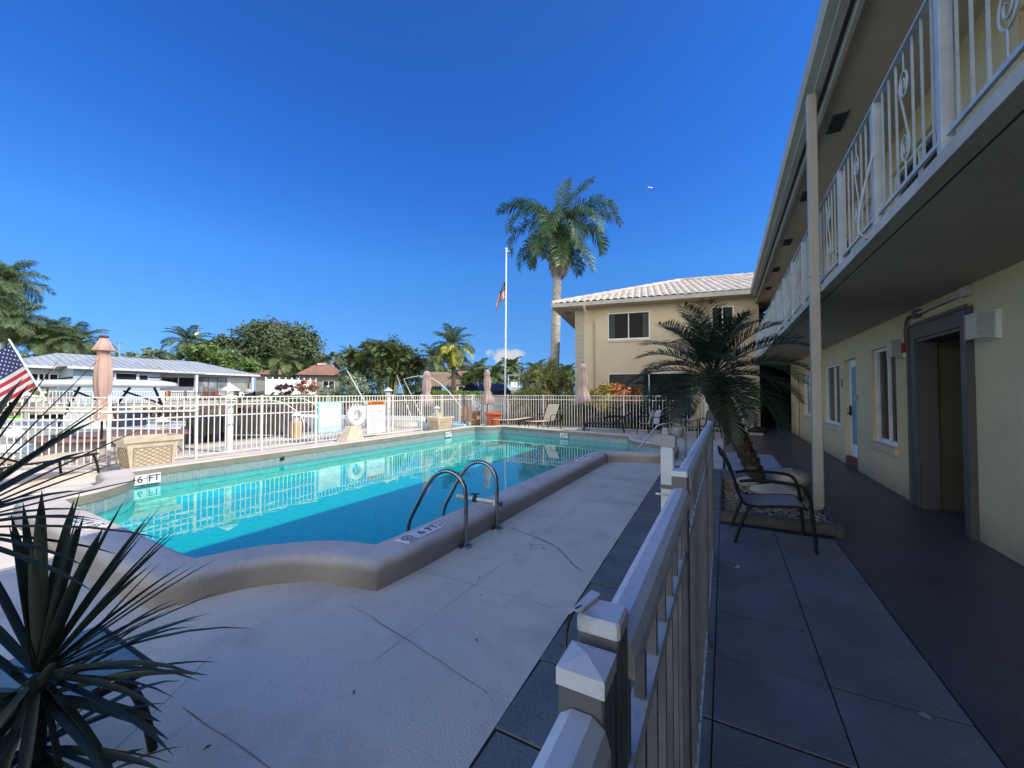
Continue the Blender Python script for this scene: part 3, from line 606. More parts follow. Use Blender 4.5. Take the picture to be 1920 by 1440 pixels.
mb.add([(x,y,z) for y in (Y0,Y1-1.1) for x, z in ((1.02,5.29),(.93,5.30),(.905,5.36),(.90,5.43),(.915,5.43),(.92,5.38),(1.02,5.38))], [(i,(i+1)%7,7+(i+1)%7,7+i) for i in range(7)]+[tuple(range(6,-1,-1)),tuple(range(7,14))]); part('gutter', mb, 'gutter', bld)
mb = MB(); mb.add([(.95,Y0,5.44),(.95,Y1+1.5,5.44),(6.5,Y1+1.5,7.2),(6.5,Y0,7.2),(12.6,Y1+1.5,5.3),(12.6,Y0,5.3)], [(0,3,2,1),(3,5,4,2)]); mb.add([(.95,Y0,5.44),(6.5,Y0,7.2),(12.6,Y0,5.3)],[(0,1,2)]); part('roof', mb, 'tileroof', bld)
for y in (4.2,6.87,9.15,11.75,14.2,16.6):
    mb = MB(); mb.box(1.33,1.50,y-.22,y+.22,5.232,5.249); v_ = part('soffit_vent', mb, 'darkframe', bld)
    mb = MB()
    for q in range(7): mb.box(1.34,1.49,y-.19+q*.06,y-.17+q*.06,5.226,5.232)
    part('louvre', mb, 'bronze', bld, parent=v_)
# windows, doors
def window_x(ya, yb, za, zb, sill=True, dep=.10, curtain=False, root=bld, put=P1, three=False):
    mb = MB(); f = .045
    def bx(a,b,c,d_,d0,d1):
        pts = [put(y,z,dd) for dd in (d0,d1) for y, z in ((a,c),(b,c),(b,d_),(a,d_))]; mb.add(pts, [(0,1,2,3),(7,6,5,4),(0,4,5,1),(1,5,6,2),(2,6,7,3),(3,7,4,0)])
    bx(ya,ya+f,za,zb,dep-.05,dep+.02); bx(yb-f,yb,za,zb,dep-.05,dep+.02); bx(ya+f,yb-f,za,za+f*1.6,dep-.05,dep+.02); bx(ya+f,yb-f,zb-f,zb,dep-.05,dep+.02)
    mids = [(ya+yb)/2] if not three else [ya+(yb-ya)*.25, ya+(yb-ya)*.75]
    for mm in mids: bx(mm-.02,mm+.02,za+f*1.6,zb-f,dep-.035,dep+.01)
    fr = part('window', mb, 'vinyl', root)
    mb = MB(); mb.quad(put(ya+f,za+f,dep), put(yb-f,za+f,dep), put(yb-f,zb-f,dep), put(ya+f,zb-f,dep)); part('pane', mb, 'glass', root, parent=fr)
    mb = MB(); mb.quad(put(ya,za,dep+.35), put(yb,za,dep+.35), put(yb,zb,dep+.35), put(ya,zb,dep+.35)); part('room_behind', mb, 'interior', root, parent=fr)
    if curtain:
        mb = MB(); 
        for a0, b0 in ((ya+.04,ya+.3),(yb-.3,yb-.04)):
            n = 10; vs = []
            for k in range(n+1):
                y = a0+(b0-a0)*k/n; dd = dep+.12+.03*math.sin(k*2.2); vs += [put(y,za+.05,dd), put(y,zb-.05,dd)]
            mb.add(vs, [(2*k,2*k+2,2*k+3,2*k+1) for k in range(n)], True)
        part('curtain', mb, 'curtain', root, parent=fr)
    if sill:
        mb = MB(); 
        def bx2(a,b,c,d_,d0,d1):
            pts = [put(y,z,dd) for dd in (d0,d1) for y, z in ((a,c),(b,c),(b,d_),(a,d_))]; mb.add(pts, [(0,1,2,3),(7,6,5,4),(0,4,5,1),(1,5,6,2),(2,6,7,3),(3,7,4,0)])
        bx2(ya-.06,yb+.06,za-.10,za-.002,-.05,.10); part('sill', mb, 'tanwall', root, parent=fr)
    return fr
for (a,b,c,d_) in (opsg[1],opsg[3],opsg[4],opsg[6],opsg[7]): window_x(a,b,c,d_)
for o in opsu:
    if o[2] > 3: window_x(*o, sill=False)
    else:
        mb = MB(); mb.box(XW+.08,XW+.12,o[0],o[1],o[2],o[3]); dr = part('door', mb, 'column', bld)
        mb = MB(); mb.box(XW+.072,XW+.08,o[0]+.2,o[1]-.2,o[2]+.25,o[3]-.2); part('door_panel', mb, 'slinggrey', bld, parent=dr)
# white glazed door with brick step
mb = MB(); mb.box(XW+.09,XW+.13,10.0,10.85,.19,2.205); dr = part('door', mb, 'vinyl', bld, label='white glazed door above a red brick step')
mb = MB(); mb.box(XW+.084,XW+.09,10.16,10.70,.45,2.05); part('pane', mb, 'slingteal', bld, parent=dr)
mb = MB(); mb.tube([(XW+.085,10.77,1.08),(XW+.03,10.77,1.08),(XW+.03,10.67,1.08)],.014); mb.box(XW+.06,XW+.09,10.74,10.80,1.04,1.24); part('handle', mb, 'bronze', bld, parent=dr)
mb = MB(); mb.box(XW-.003,XW+.14,10.0,10.85,0.002,.185); part('door_step', mb, 'brickred', bld)
mb = MB(); mb.box(XW+.09,XW+.13,16.7,17.5,0.01,2.15); part('door', mb, 'recess', bld)
# dark frame round the recessed entry
mb = MB()
for a,b,c,d_ in ((5.82,5.98,0.003,2.40),(7.14,7.34,0.003,2.40),(5.98,7.14,2.22,2.40)): mb.box(XW-.045,XW,a,b,c,d_)
for a,b,c,d_ in ((5.82,5.86,0.003,2.43),(7.30,7.34,0.003,2.43),(5.86,7.30,2.39,2.43)): mb.box(XW-.065,XW-.045,a,b,c,d_)
for a,b,c,d_ in ((5.98,6.02,0.003,2.22),(7.10,7.14,0.003,2.22),(6.02,7.10,2.18,2.22)): mb.box(XW-.02,XW+.16,a,b,c,d_)
part('entry_frame', mb, 'darkframe', bld)
# column at the eave
mb = MB(); mb.bbox(.950,1.050,6.02,6.13,.02,5.24,.008); mb.box(.944,1.052,6.014,6.136,2.95,2.99); cl_ = part('column', mb, 'column', bld, label='tall square beige post rising from the gravel bed to the eave')
mb = MB(); mb.box(.915,1.085,5.98,6.17,.10,.12); part('base_plate', mb, 'column', bld, parent=cl_)
# balcony railing
mb = MB(); XR = 1.13; RB = 2.985; RTp = 3.895
mb.box(XR-.024,XR+.024,Y0,Y1,RTp,RTp+.016); mb.box(XR-.010,XR+.010,Y0,Y1,RB-.028,RB)
rail = part('balcony_railing', mb, 'railgrey', bld)
def scroll(y, zc):
    pts = []
    for s_ in (1,-1):
        seg = []
        for k in range(26):
            t = k/25; a = t*3.4*PI; r_ = .078*(1-.78*t)
            seg.append((a, r_, t))
        spiral = [(s_*(-r_*math.cos(a)+.0)*-1, s_*(.215+r_*math.sin(a)*1.45), 0) for a, r_, t in seg]
        pts.append(spiral)
    top = pts[0]; bot = pts[1]
    line = [ (q[0],q[1]) for q in reversed(top)] + [ (q[0],q[1]) for q in bot]
    return [(XR, y+q[0], zc+q[1]) for q in line]
SP = 1.125; py_ = [-.25+SP*k for k in range(-6,17)]
for i, y in enumerate(py_):
    if y > Y1-.3 or y < 1.0: continue
    mb = MB(); mb.bbox(XR-.03,XR+.03,y-.03,y+.03,2.822,RTp,.004); po = part('post', mb, 'railgrey', bld, parent=rail)
    if i % 2 == 0:
        mb = MB(); mb.tube(smooth_path([(1.055,y-.02,2.79),(1.0,y-.02,2.85),(1.02,y-.02,3.1),(1.105,y-.02,3.5)],6),.011,6); mb.tube([(1.055,y-.02,2.79),(1.03,y-.02,2.79)],.020,8); part('brace', mb, 'railgrey', bld, parent=po)
    mb = MB()
    for k in range(1,8):
        yy = y+SP*k/8
        if k == 4: 
            mb.tube([(XR,yy,RTp),(XR,yy,3.75)],.006,6); mb.tube([(XR,yy,3.13),(XR,yy,RB)],.006,6); continue
        mb.box(XR-.006,XR+.006,yy-.006,yy+.006,RB,RTp)
    part('balusters', mb, 'railgrey', bld, parent=rail)
    mb = MB(); mb.tube(scroll(y+SP/2, 3.44),.0075,6); part('scroll', mb, 'railgrey', bld, parent=rail)
# things fixed to the main wall
def wall_lamp(y, label):
    t = thing('wall_lamp', label, 'wall lamp', (XW,y,2.02), 0, 'slatted glass wall lamps beside the entry')
    mb = MB(); mb.box(-.03,0,-.14,.14,0,.27); part('back_plate', mb, 'white', t, world=False)
    mb = MB()
    for k in range(11): mb.box(-.15,-.03,-.11,.11,.012+k*.023,.026+k*.023)
    part('glass_slats', mb, 'lampglass', t, world=False)
    mb = MB(); mb.box(-.14,-.035,-.10,.10,.02,.25); part('diffuser', mb, 'curtain', t, world=False); return t
wall_lamp(5.5, 'slatted glass wall lamp right of the dark entry frame'); wall_lamp(7.68, 'slatted glass wall lamp left of the dark entry frame, by the window')
mb = MB(); mb.bbox(XW-.05,XW-.001,7.50,7.62,2.08,2.22,.006); single('fire_alarm', mb, 'alarmred', 'small red alarm box beside the left wall lamp', 'alarm', (XW,7.56,2.08))
t = thing('conduit_box', 'grey conduit running from a junction box above the entry frame down to the lamp', 'conduit', (XW,7.2,2.4))
mb = MB(); mb.box(XW-.06,XW-.001,7.02,7.16,2.50,2.60); part('junction_box', mb, 'darkframe', t)
mb = MB(); mb.tube([(XW-.03,7.02,2.55),(XW-.03,5.9,2.565)],.022); mb.box(XW-.06,XW-.001,5.82,5.94,2.52,2.62); part('strip', mb, 'gutter', t)
mb = MB(); mb.tube(smooth_path([(XW-.03,7.16,2.55),(XW-.03,7.38,2.54),(XW-.03,7.46,2.42),(XW-.03,7.47,2.22)],5),.018); part('conduit', mb, 'darkframe', t)
t = thing('door_sign', 'small dark number plate on the wall beside the white door', 'plate', (XW,11.05,1.7))
mb = MB(); mb.box(XW-.012,XW-.001,11.0,11.06,1.64,1.82); part('plate', mb, 'darkframe', t)
mb = MB(); mb.bbox(XW-.05,XW-.001,9.86,9.94,1.36,1.48,.008); single('mailbox', mb, 'column', 'small pale letter box on the wall right of the white door', 'mailbox', (XW,9.9,1.36))

# ================================================================== REAR WING
A = Vector((-7.0,16.9,0)); Bp = Vector((1.05,18.3,0)); U = (Bp-A).normalized(); V = Vector((-U.y,U.x,0))
ZE = 5.55
def PW(s, z, d_): p = A+U*s+V*(.6+d_); return (p.x,p.y,z)
def PE(s, z, v): p = A+U*s+V*v; return (p.x,p.y,z)
wing = thing('apartment_wing', 'two storey tan apartment wing with white barrel tile roof behind the pool fence', 'building', tuple(A+U*4+V*.6))
opw = [(2.47,4.29,3.93,5.17,), (2.47,6.0,.35,2.42), (6.0+.75,7.6,4.1,5.17)]
mb = MB(); wall_grid(mb, 1.39, 8.50, 0, 5.5, opw, .10, PW); mb.quad(PW(1.39,0,0),PW(1.39,0,.3),PW(1.39,5.5,.3),PW(1.39,5.5,0)); part('wall', mb, 'tanwall', wing)
# passage beside the wing: dark stair hall between the two buildings
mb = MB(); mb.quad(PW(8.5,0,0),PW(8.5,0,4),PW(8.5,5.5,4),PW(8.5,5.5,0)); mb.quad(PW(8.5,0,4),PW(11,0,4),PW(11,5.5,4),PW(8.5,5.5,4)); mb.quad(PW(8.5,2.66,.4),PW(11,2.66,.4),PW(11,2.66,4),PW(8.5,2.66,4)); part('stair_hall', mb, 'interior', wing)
mb = MB(); mb.quad(PW(.97,0,0),PW(1.387,0,0),PW(1.387,5.45,0),PW(.97,5.45,0)); mb.quad(PW(.97,0,0),PW(.97,5.45,0),PW(.97,5.45,9),PW(.97,0,9)); part('side_wall', mb, 'block', wing)
mb = MB()
for k in range(1,26):
    z = k*.205; mb.add([PW(.966,z,-.004),PW(1.388,z,-.004),PW(1.388,z+.012,-.004),PW(.966,z+.012,-.004)],[(0,1,2,3)])
    for c in range(0,1): pass
part('block_joints', mb, 'tanwall', wing)
# roof: hip, eave at v=0, slope 22 degrees, barrel tiles modelled as waves
sl = .36; LR = 9.6; depth = 12.0
mb = MB(); n = 4; px_ = .30; ncols = int(LR/px_); vs = []; 
def roof_h(s, v): return ZE+.10+min(v, depth/2, s*1.0+.0)*sl
cols = []; step = px_/8; ss = [k*step for k in range(int(LR/step)+1)]
rowsv = []; vv = 0
while vv < depth/2: rowsv += [vv, vv+.38]; vv += .40
verts = []; 
for v in rowsv:
    for s_ in ss:
        prof = .06*abs(math.sin(PI*s_/px_))**.7
        lap = .018 if rowsv.index(v) % 2 == 1 else 0
        zz = ZE+.08+min(v,s_)*sl+prof-lap*0+(.02 if rowsv.index(v) % 2 == 0 else 0)
        verts.append(PE(s_, zz, v))
ns = len(ss); fs = []
for r_ in range(len(rowsv)-1):
    for k in range(ns-1):
        if ss[k]+.05 < rowsv[r_]: continue
        fs.append((r_*ns+k, r_*ns+k+1, (r_+1)*ns+k+1, (r_+1)*ns+k))
mb.add(verts, fs, False)
# side slope and back
zr = ZE+.08+depth/2*sl
mb.add([PE(0,ZE+.08,0),PE(0,ZE+.08,depth),PE(depth/2,zr,depth/2)],[(0,2,1)]); mb.add([PE(0,ZE+.08,depth),PE(LR,ZE+.08,depth),PE(LR,zr,depth/2),PE(depth/2,zr,depth/2)],[(0,3,2,1)])
rf = part('roof', mb, 'tileroof', wing)
mb = MB(); pts = [PE(t*depth/2, ZE+.14+t*depth/2*sl, t*depth/2) for t in [k/30 for k in range(31)]]; mb.tube(pts, [.10+.02*(k % 2) for k in range(31)], 8); pts = [PE(depth/2+(LR-depth/2)*k/20, zr+.05, depth/2) for k in range(21)]; mb.tube(pts, [.10+.02*(k % 2) for k in range(21)], 8); part('ridge_tiles', mb, 'tileroof', wing, parent=rf)
mb = MB(); mb.add([PE(0,ZE-.09,.0),PE(8.7,ZE-.09,.0),PE(8.7,ZE+.07,-.0),PE(0,ZE+.07,-.0),PE(0,ZE-.09,-.11),PE(8.7,ZE-.09,-.11),PE(8.7,ZE+.07,-.13),PE(0,ZE+.07,-.13)],[(4,5,6,7),(0,4,7,3),(0,1,5,4),(2,3,7,6)]); mb.add([PE(0,ZE-.09,0),PE(0,ZE+.07,0),PE(0,ZE+.07,depth),PE(0,ZE-.09,depth)],[(0,1,2,3)]); part('gutter', mb, 'gutter', wing)
mb = MB(); mb.add([PE(0.01,ZE-.085,0.0),PE(9.6,ZE-.085,0.0),PE(9.6,ZE-.085,depth),PE(.01,ZE-.085,depth)],[(0,1,2,3)]); part('soffit', mb, 'soffit', wing)
mb = MB(); mb.add([PE(.35,ZE-.09,1.2),PE(.68,ZE-.09,1.2),PE(.68,ZE-.09,1.6),PE(.35,ZE-.09,1.6)],[(0,1,2,3)]); part('soffit_vent', mb, 'darkframe', wing)
mb = MB(); pts = [PE(1.50,ZE-.05,-.05),PE(1.50,ZE-.25,-.02),PE(1.82,ZE-.75,.53),PE(1.82,0.1,.55)]; mb.tube([PE(1.50,ZE-.02,-.05),PE(1.50,ZE-.18,-.05)], .06, 8); mb.tube(pts, .04, 8); part('downspout', mb, 'tanwall', wing)
for k, o in enumerate(opw):
    a,b,c,d_ = o; window_x(a,b,c,d_, sill=True, dep=.07, curtain=(k != 1), root=wing, put=PW)
    if k == 1:
        mb = MB()
        q = a+.08
        while q < b-.1: mb.add([PW(q,c+.05,.16),PW(q+.055,c+.05,.13),PW(q+.055,d_-.05,.13),PW(q,d_-.05,.16)],[(0,1,2,3)]); q += .085
        part('vertical_blinds', mb, 'blind', wing)
# ================================================================== FENCES
def fence(root, p0, p1, zt, rails, posts, mat_='fencewhite', spacing=.118, post_w=.055, pick_w=.018, zb=.09, rail_h=.028, rail_w=.032, split=True):
    """posts: distances along the run; rails: heights (top one = zt); rails as parts, one picket panel per bay"""
    p0 = Vector((*p0,0)); p1 = Vector((*p1,0)); u = (p1-p0).normalized(); ang = math.atan2(u.y, u.x); L = (p1-p0).length
    mt = Matrix.Translation(p0) @ Matrix.Rotation(ang, 4, 'Z')
    for z in [zt]+rails:
        mb = MB(); mb.box(0, L, -rail_w/2, rail_w/2, z-rail_h, z, mt); part('rail', mb, mat_, root)
    pp = sorted(posts)
    for s_ in pp:
        mb = MB(); mb.bbox(s_-post_w/2, s_+post_w/2, -post_w/2-.001, post_w/2+.001, 0, zt+.015, .006, mt); po = part('post', mb, mat_, root)
        mb = MB(); mb.box(s_-post_w*.62, s_+post_w*.62, -post_w*.62, post_w*.62, zt+.0152, zt+.026, mt); part('cap', mb, mat_, root, parent=po)
    for a, b in zip(pp[:-1], pp[1:]):
        n = max(2, round((b-a)/spacing)); mb = MB()
        for k in range(1, n):
            x = a+(b-a)*k/n; mb.box(x-pick_w/2, x+pick_w/2, -.009, .009, zb-.03, zt-.01, mt)
        part('pickets', mb, mat_, root)
XF = -10.76
t = thing('pool_fence', 'white metal picket fence along the canal side of the pool', 'fence', (XF,9,0))
fence(t, (XF,4.59), (XF,16.0), 1.435, [1.25,.09], [0,1.46,3.03,6.13,7.7,9.0,10.3,11.35])
t = thing('pool_fence', 'nearer canal fence bay with an extra thick handrail pipe, in front of the round bar', 'fence', (XF,3.8,0))
fence(t, (XF,3.12), (XF,4.59), 1.435, [1.24,.985,.09], [0,])
mb = MB(); mb.tube([(XF+.03,3.0,1.135),(XF+.03,4.6,1.105)], .024); part('pipe', mb, 'fencewhite', t)
mb = MB(); 
for k in range(1,12): mb.box(XF-.009,XF+.009,3.12+1.47*k/12-.009,3.12+1.47*k/12+.009,.06,1.42)
part('pickets', mb, 'fencewhite', t)
t = thing('pool_fence', 'white picket fence bay at the far left turning out toward the water', 'fence', (-12,2.3,0))
fence(t, (-14.6,.85), (XF-.03,3.08), 1.435, [1.24,.985,.09], [0,2.2], spacing=.125); 
mb = MB(); mb.tube([(-14.6,.85,1.2),(XF-.0,3.09,1.14)], .024); part('pipe', mb, 'fencewhite', t)
mb = MB()
p0 = Vector((-12.74,1.935,0)); p1 = Vector((XF-.03,3.08,0))
for k in range(1,17):
    q = p0.lerp(p1, k/17); mb.box(q.x-.009,q.x+.009,q.y-.009,q.y+.009,.06,1.42)
part('pickets', mb, 'fencewhite', t)
# middle rail of the section left of the rules sign
mb = MB(); mb.box(XF-.015,XF+.015,4.62,7.6,.96,.985); single('fence_rail', mb, 'fencewhite', 'white middle rail crossing the fence left of the pool rules sign', 'rail', (XF,6,.96))
t = thing('pool_fence', 'white metal picket fence across the far end of the pool before the hedge', 'fence', (-5.5,15.95,0))
fence(t, (XF+.03,16.02), (-.62,15.9), 1.425, [1.25,.09], [.03,1.9,3.7,5.5,7.2,8.9,10.12])
t = thing('pool_gate', 'white picket gate panel near the palm trunk at the walkway end', 'gate', (-.3,15.9,0))
fence(t, (-.58,15.9), (-.06,15.9), 1.40, [1.22,.09], [0,.52])

# near railing beside the walkway
XN = -.116
t = thing('walkway_fence', 'white aluminium railing running beside the camera from the foreground to the leaning palm', 'railing', (XN,2,0))
def cap_rail(y0, y1, z0, z1, w=.052):
    """rounded flat-sided top rail running along Y"""
    prof = [(-w/2,-.030),(-w/2,-.010),(-w*.40,.006),(-w*.18,.014),(w*.18,.014),(w*.40,.006),(w/2,-.010),(w/2,-.030)]
    vs = [(XN+x,y,z+zz) for y, z in ((y0,z0),(y1,z1)) for x, zz in prof]; m = MB(); m.add(vs, [(i,i+8,(i+1)%8+8,(i+1)%8) for i in range(8)]+[tuple(range(8)),tuple(range(15,7,-1))]); return m
mb = cap_rail(-1.6,.348,1.20,1.20); part('top_rail', mb, 'nearrail', t)
mb = cap_rail(.452,1.235,1.215,1.215); part('top_rail', mb, 'nearrail', t)
mb = cap_rail(1.30,4.0,1.245,1.235); part('top_rail', mb, 'nearrail', t)
for y0, y1 in ((-1.6,.348),(.452,1.235),(1.30,4.0)):
    for z in (1.05,.10):
        mb = MB(); mb.box(XN-.013,XN+.013,y0,y1,z-.025,z); part('rail', mb, 'nearrail', t)
    mb = MB(); n = int((y1-y0)/.108)
    for k in range(n): y = y0+(k+.5)*(y1-y0)/n; mb.box(XN-.008,XN+.008,y-.008,y+.008,.05,1.17)
    part('pickets', mb, 'nearpost', t)
def npost(y0, y1, z, cap):
    mb = MB(); mb.bbox(XN-.024,XN+.019,y0,y1,0,z-.012,.002); p_ = part('post', mb, 'nearpost', t)
    cx, cy, h_ = XN-.0025, (y0+y1)/2, .0228; hy = (y1-y0)/2+.0012
    mb = MB()
    if cap == 'pyramid': mb.add([(cx-h_,cy-hy,z-.022),(cx+h_,cy-hy,z-.022),(cx+h_,cy+hy,z-.022),(cx-h_,cy+hy,z-.022),(cx-h_,cy-hy,z-.006),(cx+h_,cy-hy,z-.006),(cx+h_,cy+hy,z-.006),(cx-h_,cy+hy,z-.006),(cx,cy,z)],[(0,1,5,4),(1,2,6,5),(2,3,7,6),(3,0,4,7),(4,5,8),(5,6,8),(6,7,8),(7,4,8)])
    else: mb.bbox(cx-h_,cx+h_,cy-hy,cy+hy,z-.016,z,.003)
    part('cap', mb, 'nearrail', t, parent=p_)
npost(.350,.392,1.252,'pyramid'); npost(.407,.449,1.266,'flat'); npost(1.243,1.295,1.275,'flat'); npost(2.62,2.67,1.20,'flat'); npost(4.0,4.05,1.25,'flat')
mb = MB(); mb.tube(smooth_path([(XN-.020,.425,1.268),(XN-.028,.405,1.268),(XN-.031,.392,1.255),(XN-.029,.384,1.238)],5),.0022,6); lf = part('latch_strap', mb, 'black', t)
mb = MB(); mb.add([(x,y,z) for z in (1.2675,1.2705) for x,y in ((XN-.031,.400),(XN-.020,.412),(XN-.012,.452),(XN-.024,.456))],[(3,2,1,0),(4,5,6,7),(0,1,5,4),(1,2,6,5),(2,3,7,6),(3,0,4,7)]); part('latch_flap', mb, 'nearrail', t)
# latch post
t = thing('latch_post', 'square white gate post with a grey plastic latch head beside the near railing', 'gate post', (-.195,1.62,0))
mb = MB(); mb.bbox(-.218,-.172,1.60,1.646,0,1.30,.004); part('post', mb, 'nearrail', t)
mb = MB(); mb.add([(x,y,z) for y in (1.592,1.654) for x, z in ((-.240,1.305),(-.166,1.298),(-.164,1.338),(-.180,1.343),(-.225,1.343),(-.242,1.335))],[(i,(i+1)%6,6+(i+1)%6,6+i) for i in range(6)]+[tuple(range(5,-1,-1)),tuple(range(6,12))]); lh = part('latch_head', mb, 'slinggrey', t)
mb = MB(); mb.lathe([(.0,.0),(.017,.0),(.016,.012),(.014,.012),(.015,.020),(.009,.026),(0,.027)],(-.200,1.62,1.343),16); part('knob', mb, 'slinggrey', t, parent=lh)
mb = MB(); mb.box(-.221,-.169,1.597,1.649,1.14,1.155); mb2 = MB(); mb2.tube([(-.235,1.59,1.12),(-.17,1.59,1.12),(-.17,1.65,1.12)],.004,6); part('band', mb, 'nearpost', t); part('wire', mb2, 'white', t)
# garden hose lying under the near railing
mb = MB(); mb.tube(smooth_path([(-.55,.9,.012),(-.5,1.0,.012),(-.40,1.08,.012),(-.30,1.2,.012),(-.16,1.36,.012)],6),.006,6); single('cable', mb, 'timber', 'thin brown cable lying on the pavers left of the railing', 'cable', (-.4,1.1,0))

# ================================================================== POOL FITTINGS
t = thing('pool_ladder', 'two curved steel ladder rails over the near coping', 'pool ladder', (-2.25,3.5,0))
for y in (3.22,3.82):
    pts = smooth_path([(-2.25,y,0),(-2.25,y,.48),(-2.285,y,.62),(-2.38,y,.70),(-2.50,y,.715),(-2.62,y,.665),(-2.72,y,.56),(-2.86,y,.34),(-2.98,y,.12),(-3.0,y,-.1),(-3.0,y,-.45)],6)
    mb = MB(); mb.tube(pts,.021,12); hr = part('handrail', mb, 'steel', t)
    mb = MB(); mb.lathe([(.065,0.001),(.065,.008),(.052,.016),(.030,.020),(.022,.020)],(-2.25,y,0),20); part('flange', mb, 'steel', t, parent=hr)
for z in (-.2,-.42): mb = MB(); mb.box(-3.07,-2.97,3.24,3.80,z-.02,z); part('tread', mb, 'steel', t)
t = thing('grab_rail', 'slanting steel grab rail at the far steps of the pool', 'grab rail', (-1.2,9.1,0))
mb = MB(); mb.tube(smooth_path([(-2.05,9.62,-.4),(-2.0,9.60,-.12),(-1.72,9.6,.30),(-1.40,9.6,.72),(-1.30,9.6,.79),(-1.15,9.6,.82),(-.86,9.6,.80),(-.80,9.6,.76),(-.78,9.6,.6),(-.78,9.6,.0)],5),.020,10); part('rail', mb, 'steel', t)
mb = MB(); mb.lathe([(.06,0.001),(.06,.01),(.03,.02)],(-.78,9.6,0),16); part('flange', mb, 'steel', t)
t = thing('fill_pipe', 'white plastic fill pipe with a dark valve crossing the coping beside the ladder', 'pipe', (-2.4,4.05,0))
mb = MB(); mb.tube(smooth_path([(-2.86,4.0,.235),(-2.55,4.0,.235),(-2.40,4.0,.235)],3),.022,10); mb.tube([(-2.38,4.0,.26),(-2.38,4.0,.08)],.026,10); mb.tube([(-2.92,4.0,.235),(-2.80,4.0,.235)],.03,10); part('pipe', mb, 'pvc', t)
mb = MB(); mb.lathe([(0,0),(.035,0),(.035,.05),(.02,.06),(.02,.09),(0,.09)],(-2.66,4.0,.205),12); mb.tube([(-2.72,4.0,.285),(-2.60,4.0,.30)],.010,6); part('valve', mb, 'black', t)
mb = MB(); mb.tube([(-2.34,4.06,.22),(-2.34,4.06,.09)],.022,10); part('sleeve', mb, 'teal', t)
for k, (y, z) in enumerate(((4.7,-.01),)):
    mb = MB(); mb.lathe([(0,0),(.05,0),(.04,.012),(0,.014)],(0,0,0),14); mt = Matrix.Translation((-8.845,5.45,.03)) @ Matrix.Rotation(PI/2,4,'Y'); m2 = MB(); m2.ext(mb, mt); single('wall_fitting', m2, 'black', 'small dark return fitting in the waterline tile under the far coping', 'fitting', (-8.84,5.45,.03))

def marker(name, label, c, right, up, w, h, txt, size, symbol=False, mt_='signwhite'):
    c = Vector(c); r_ = Vector(right).normalized(); u_ = Vector(up).normalized(); n_ = r_.cross(u_)
    t = thing(name, label, 'depth marker', tuple(c), 0)
    ntile = 3 if symbol else 2
    for k in range(ntile):
        a = -w/2+w*k/ntile+.004; b = -w/2+w*(k+1)/ntile-.004
        mb = MB(); pts = [c+r_*x+u_*y+n_*z for z in (-.003,.003) for x, y in ((a,-h/2),(b,-h/2),(b,h/2),(a,h/2))]; mb.add(pts,[(3,2,1,0),(4,5,6,7),(0,1,5,4),(1,2,6,5),(2,3,7,6),(3,0,4,7)]); part('tile', mb, mt_, t)
    off = n_*.0045; tc_ = c+off
    sh = w/6 if symbol else 0
    parts_ = txt.split(' ')
    mb = text_mb(parts_[0], size, tc_+r_*((-0 if symbol else -w/4)), r_, u_, .0008, .0015); part('numeral', mb, 'ink', t)
    mb = text_mb(parts_[1], size, tc_+r_*((w/3 if symbol else w/4)), r_, u_, .0008, .0015); part('letters', mb, 'ink', t)
    if symbol:
        cc = tc_-r_*w/3+u_*h*.08; rad = h*.30; pts = [cc+r_*rad*math.cos(a)+u_*rad*math.sin(a) for a in [2*PI*k/28 for k in range(28)]]
        mb = MB(); mb.tube(pts, .0035, 5, closed=True); mb.tube([cc+(r_+u_)*rad*.68, cc-(r_+u_)*rad*.68], .0025, 5); mb.tube([cc+(r_-u_)*rad*.5, cc-(r_-u_)*rad*.5], .0022, 5); part('no_diving_symbol', mb, 'ink', t)
        mb = text_mb('NO DIVING', h*.13, tc_-r_*w/3-u_*h*.38, r_, u_, .0006); part('caption', mb, 'ink', t)
    return t
marker('depth_marker', 'depth tiles 6 FT. with no-diving symbol on the near coping by the ladder', (-2.50,2.86,.2055), (0,1,0), (-1,0,0), .50, .165, '6 FT.', .13, True)
marker('depth_marker', '6 FT tile on the waterline under the far coping, near the stone planter', (-8.835,3.06,.02), (0,1,0), (0,0,1), .38, .17, '6 FT', .155)
marker('depth_marker', 'small pale depth tile on the waterline under the planter box', (-8.835,11.55,.02), (0,1,0), (0,0,1), .36, .17, '4 FT', .155)
cn = Vector((-5.15,1.1,0)).normalized()
marker('depth_marker', '3 FT tile on the far end of the pool below the loungers', (-5.02,13.20,.02), (.978,-.209,0), (0,0,1), .34, .16, '3 FT', .145)
marker('depth_marker', 'depth tiles lying on the near coping where the steps bay begins', (-2.48,7.6,.2055), (0,1,0), (-1,0,0), .5, .165, '4 FT', .13, True)
marker('depth_marker', 'faded depth tile on the sunny near end coping behind the spiky leaves', (-5.6,1.49,.2055), (-1,0,0), (0,-1,0), .5, .165, '6 FT', .13, True)
marker('depth_marker', 'depth tiles on the coping beside the latch post at the far steps', (-1.19,10.25,.2055), (0,1,0), (-1,0,0), .5, .16, '3 FT', .13)

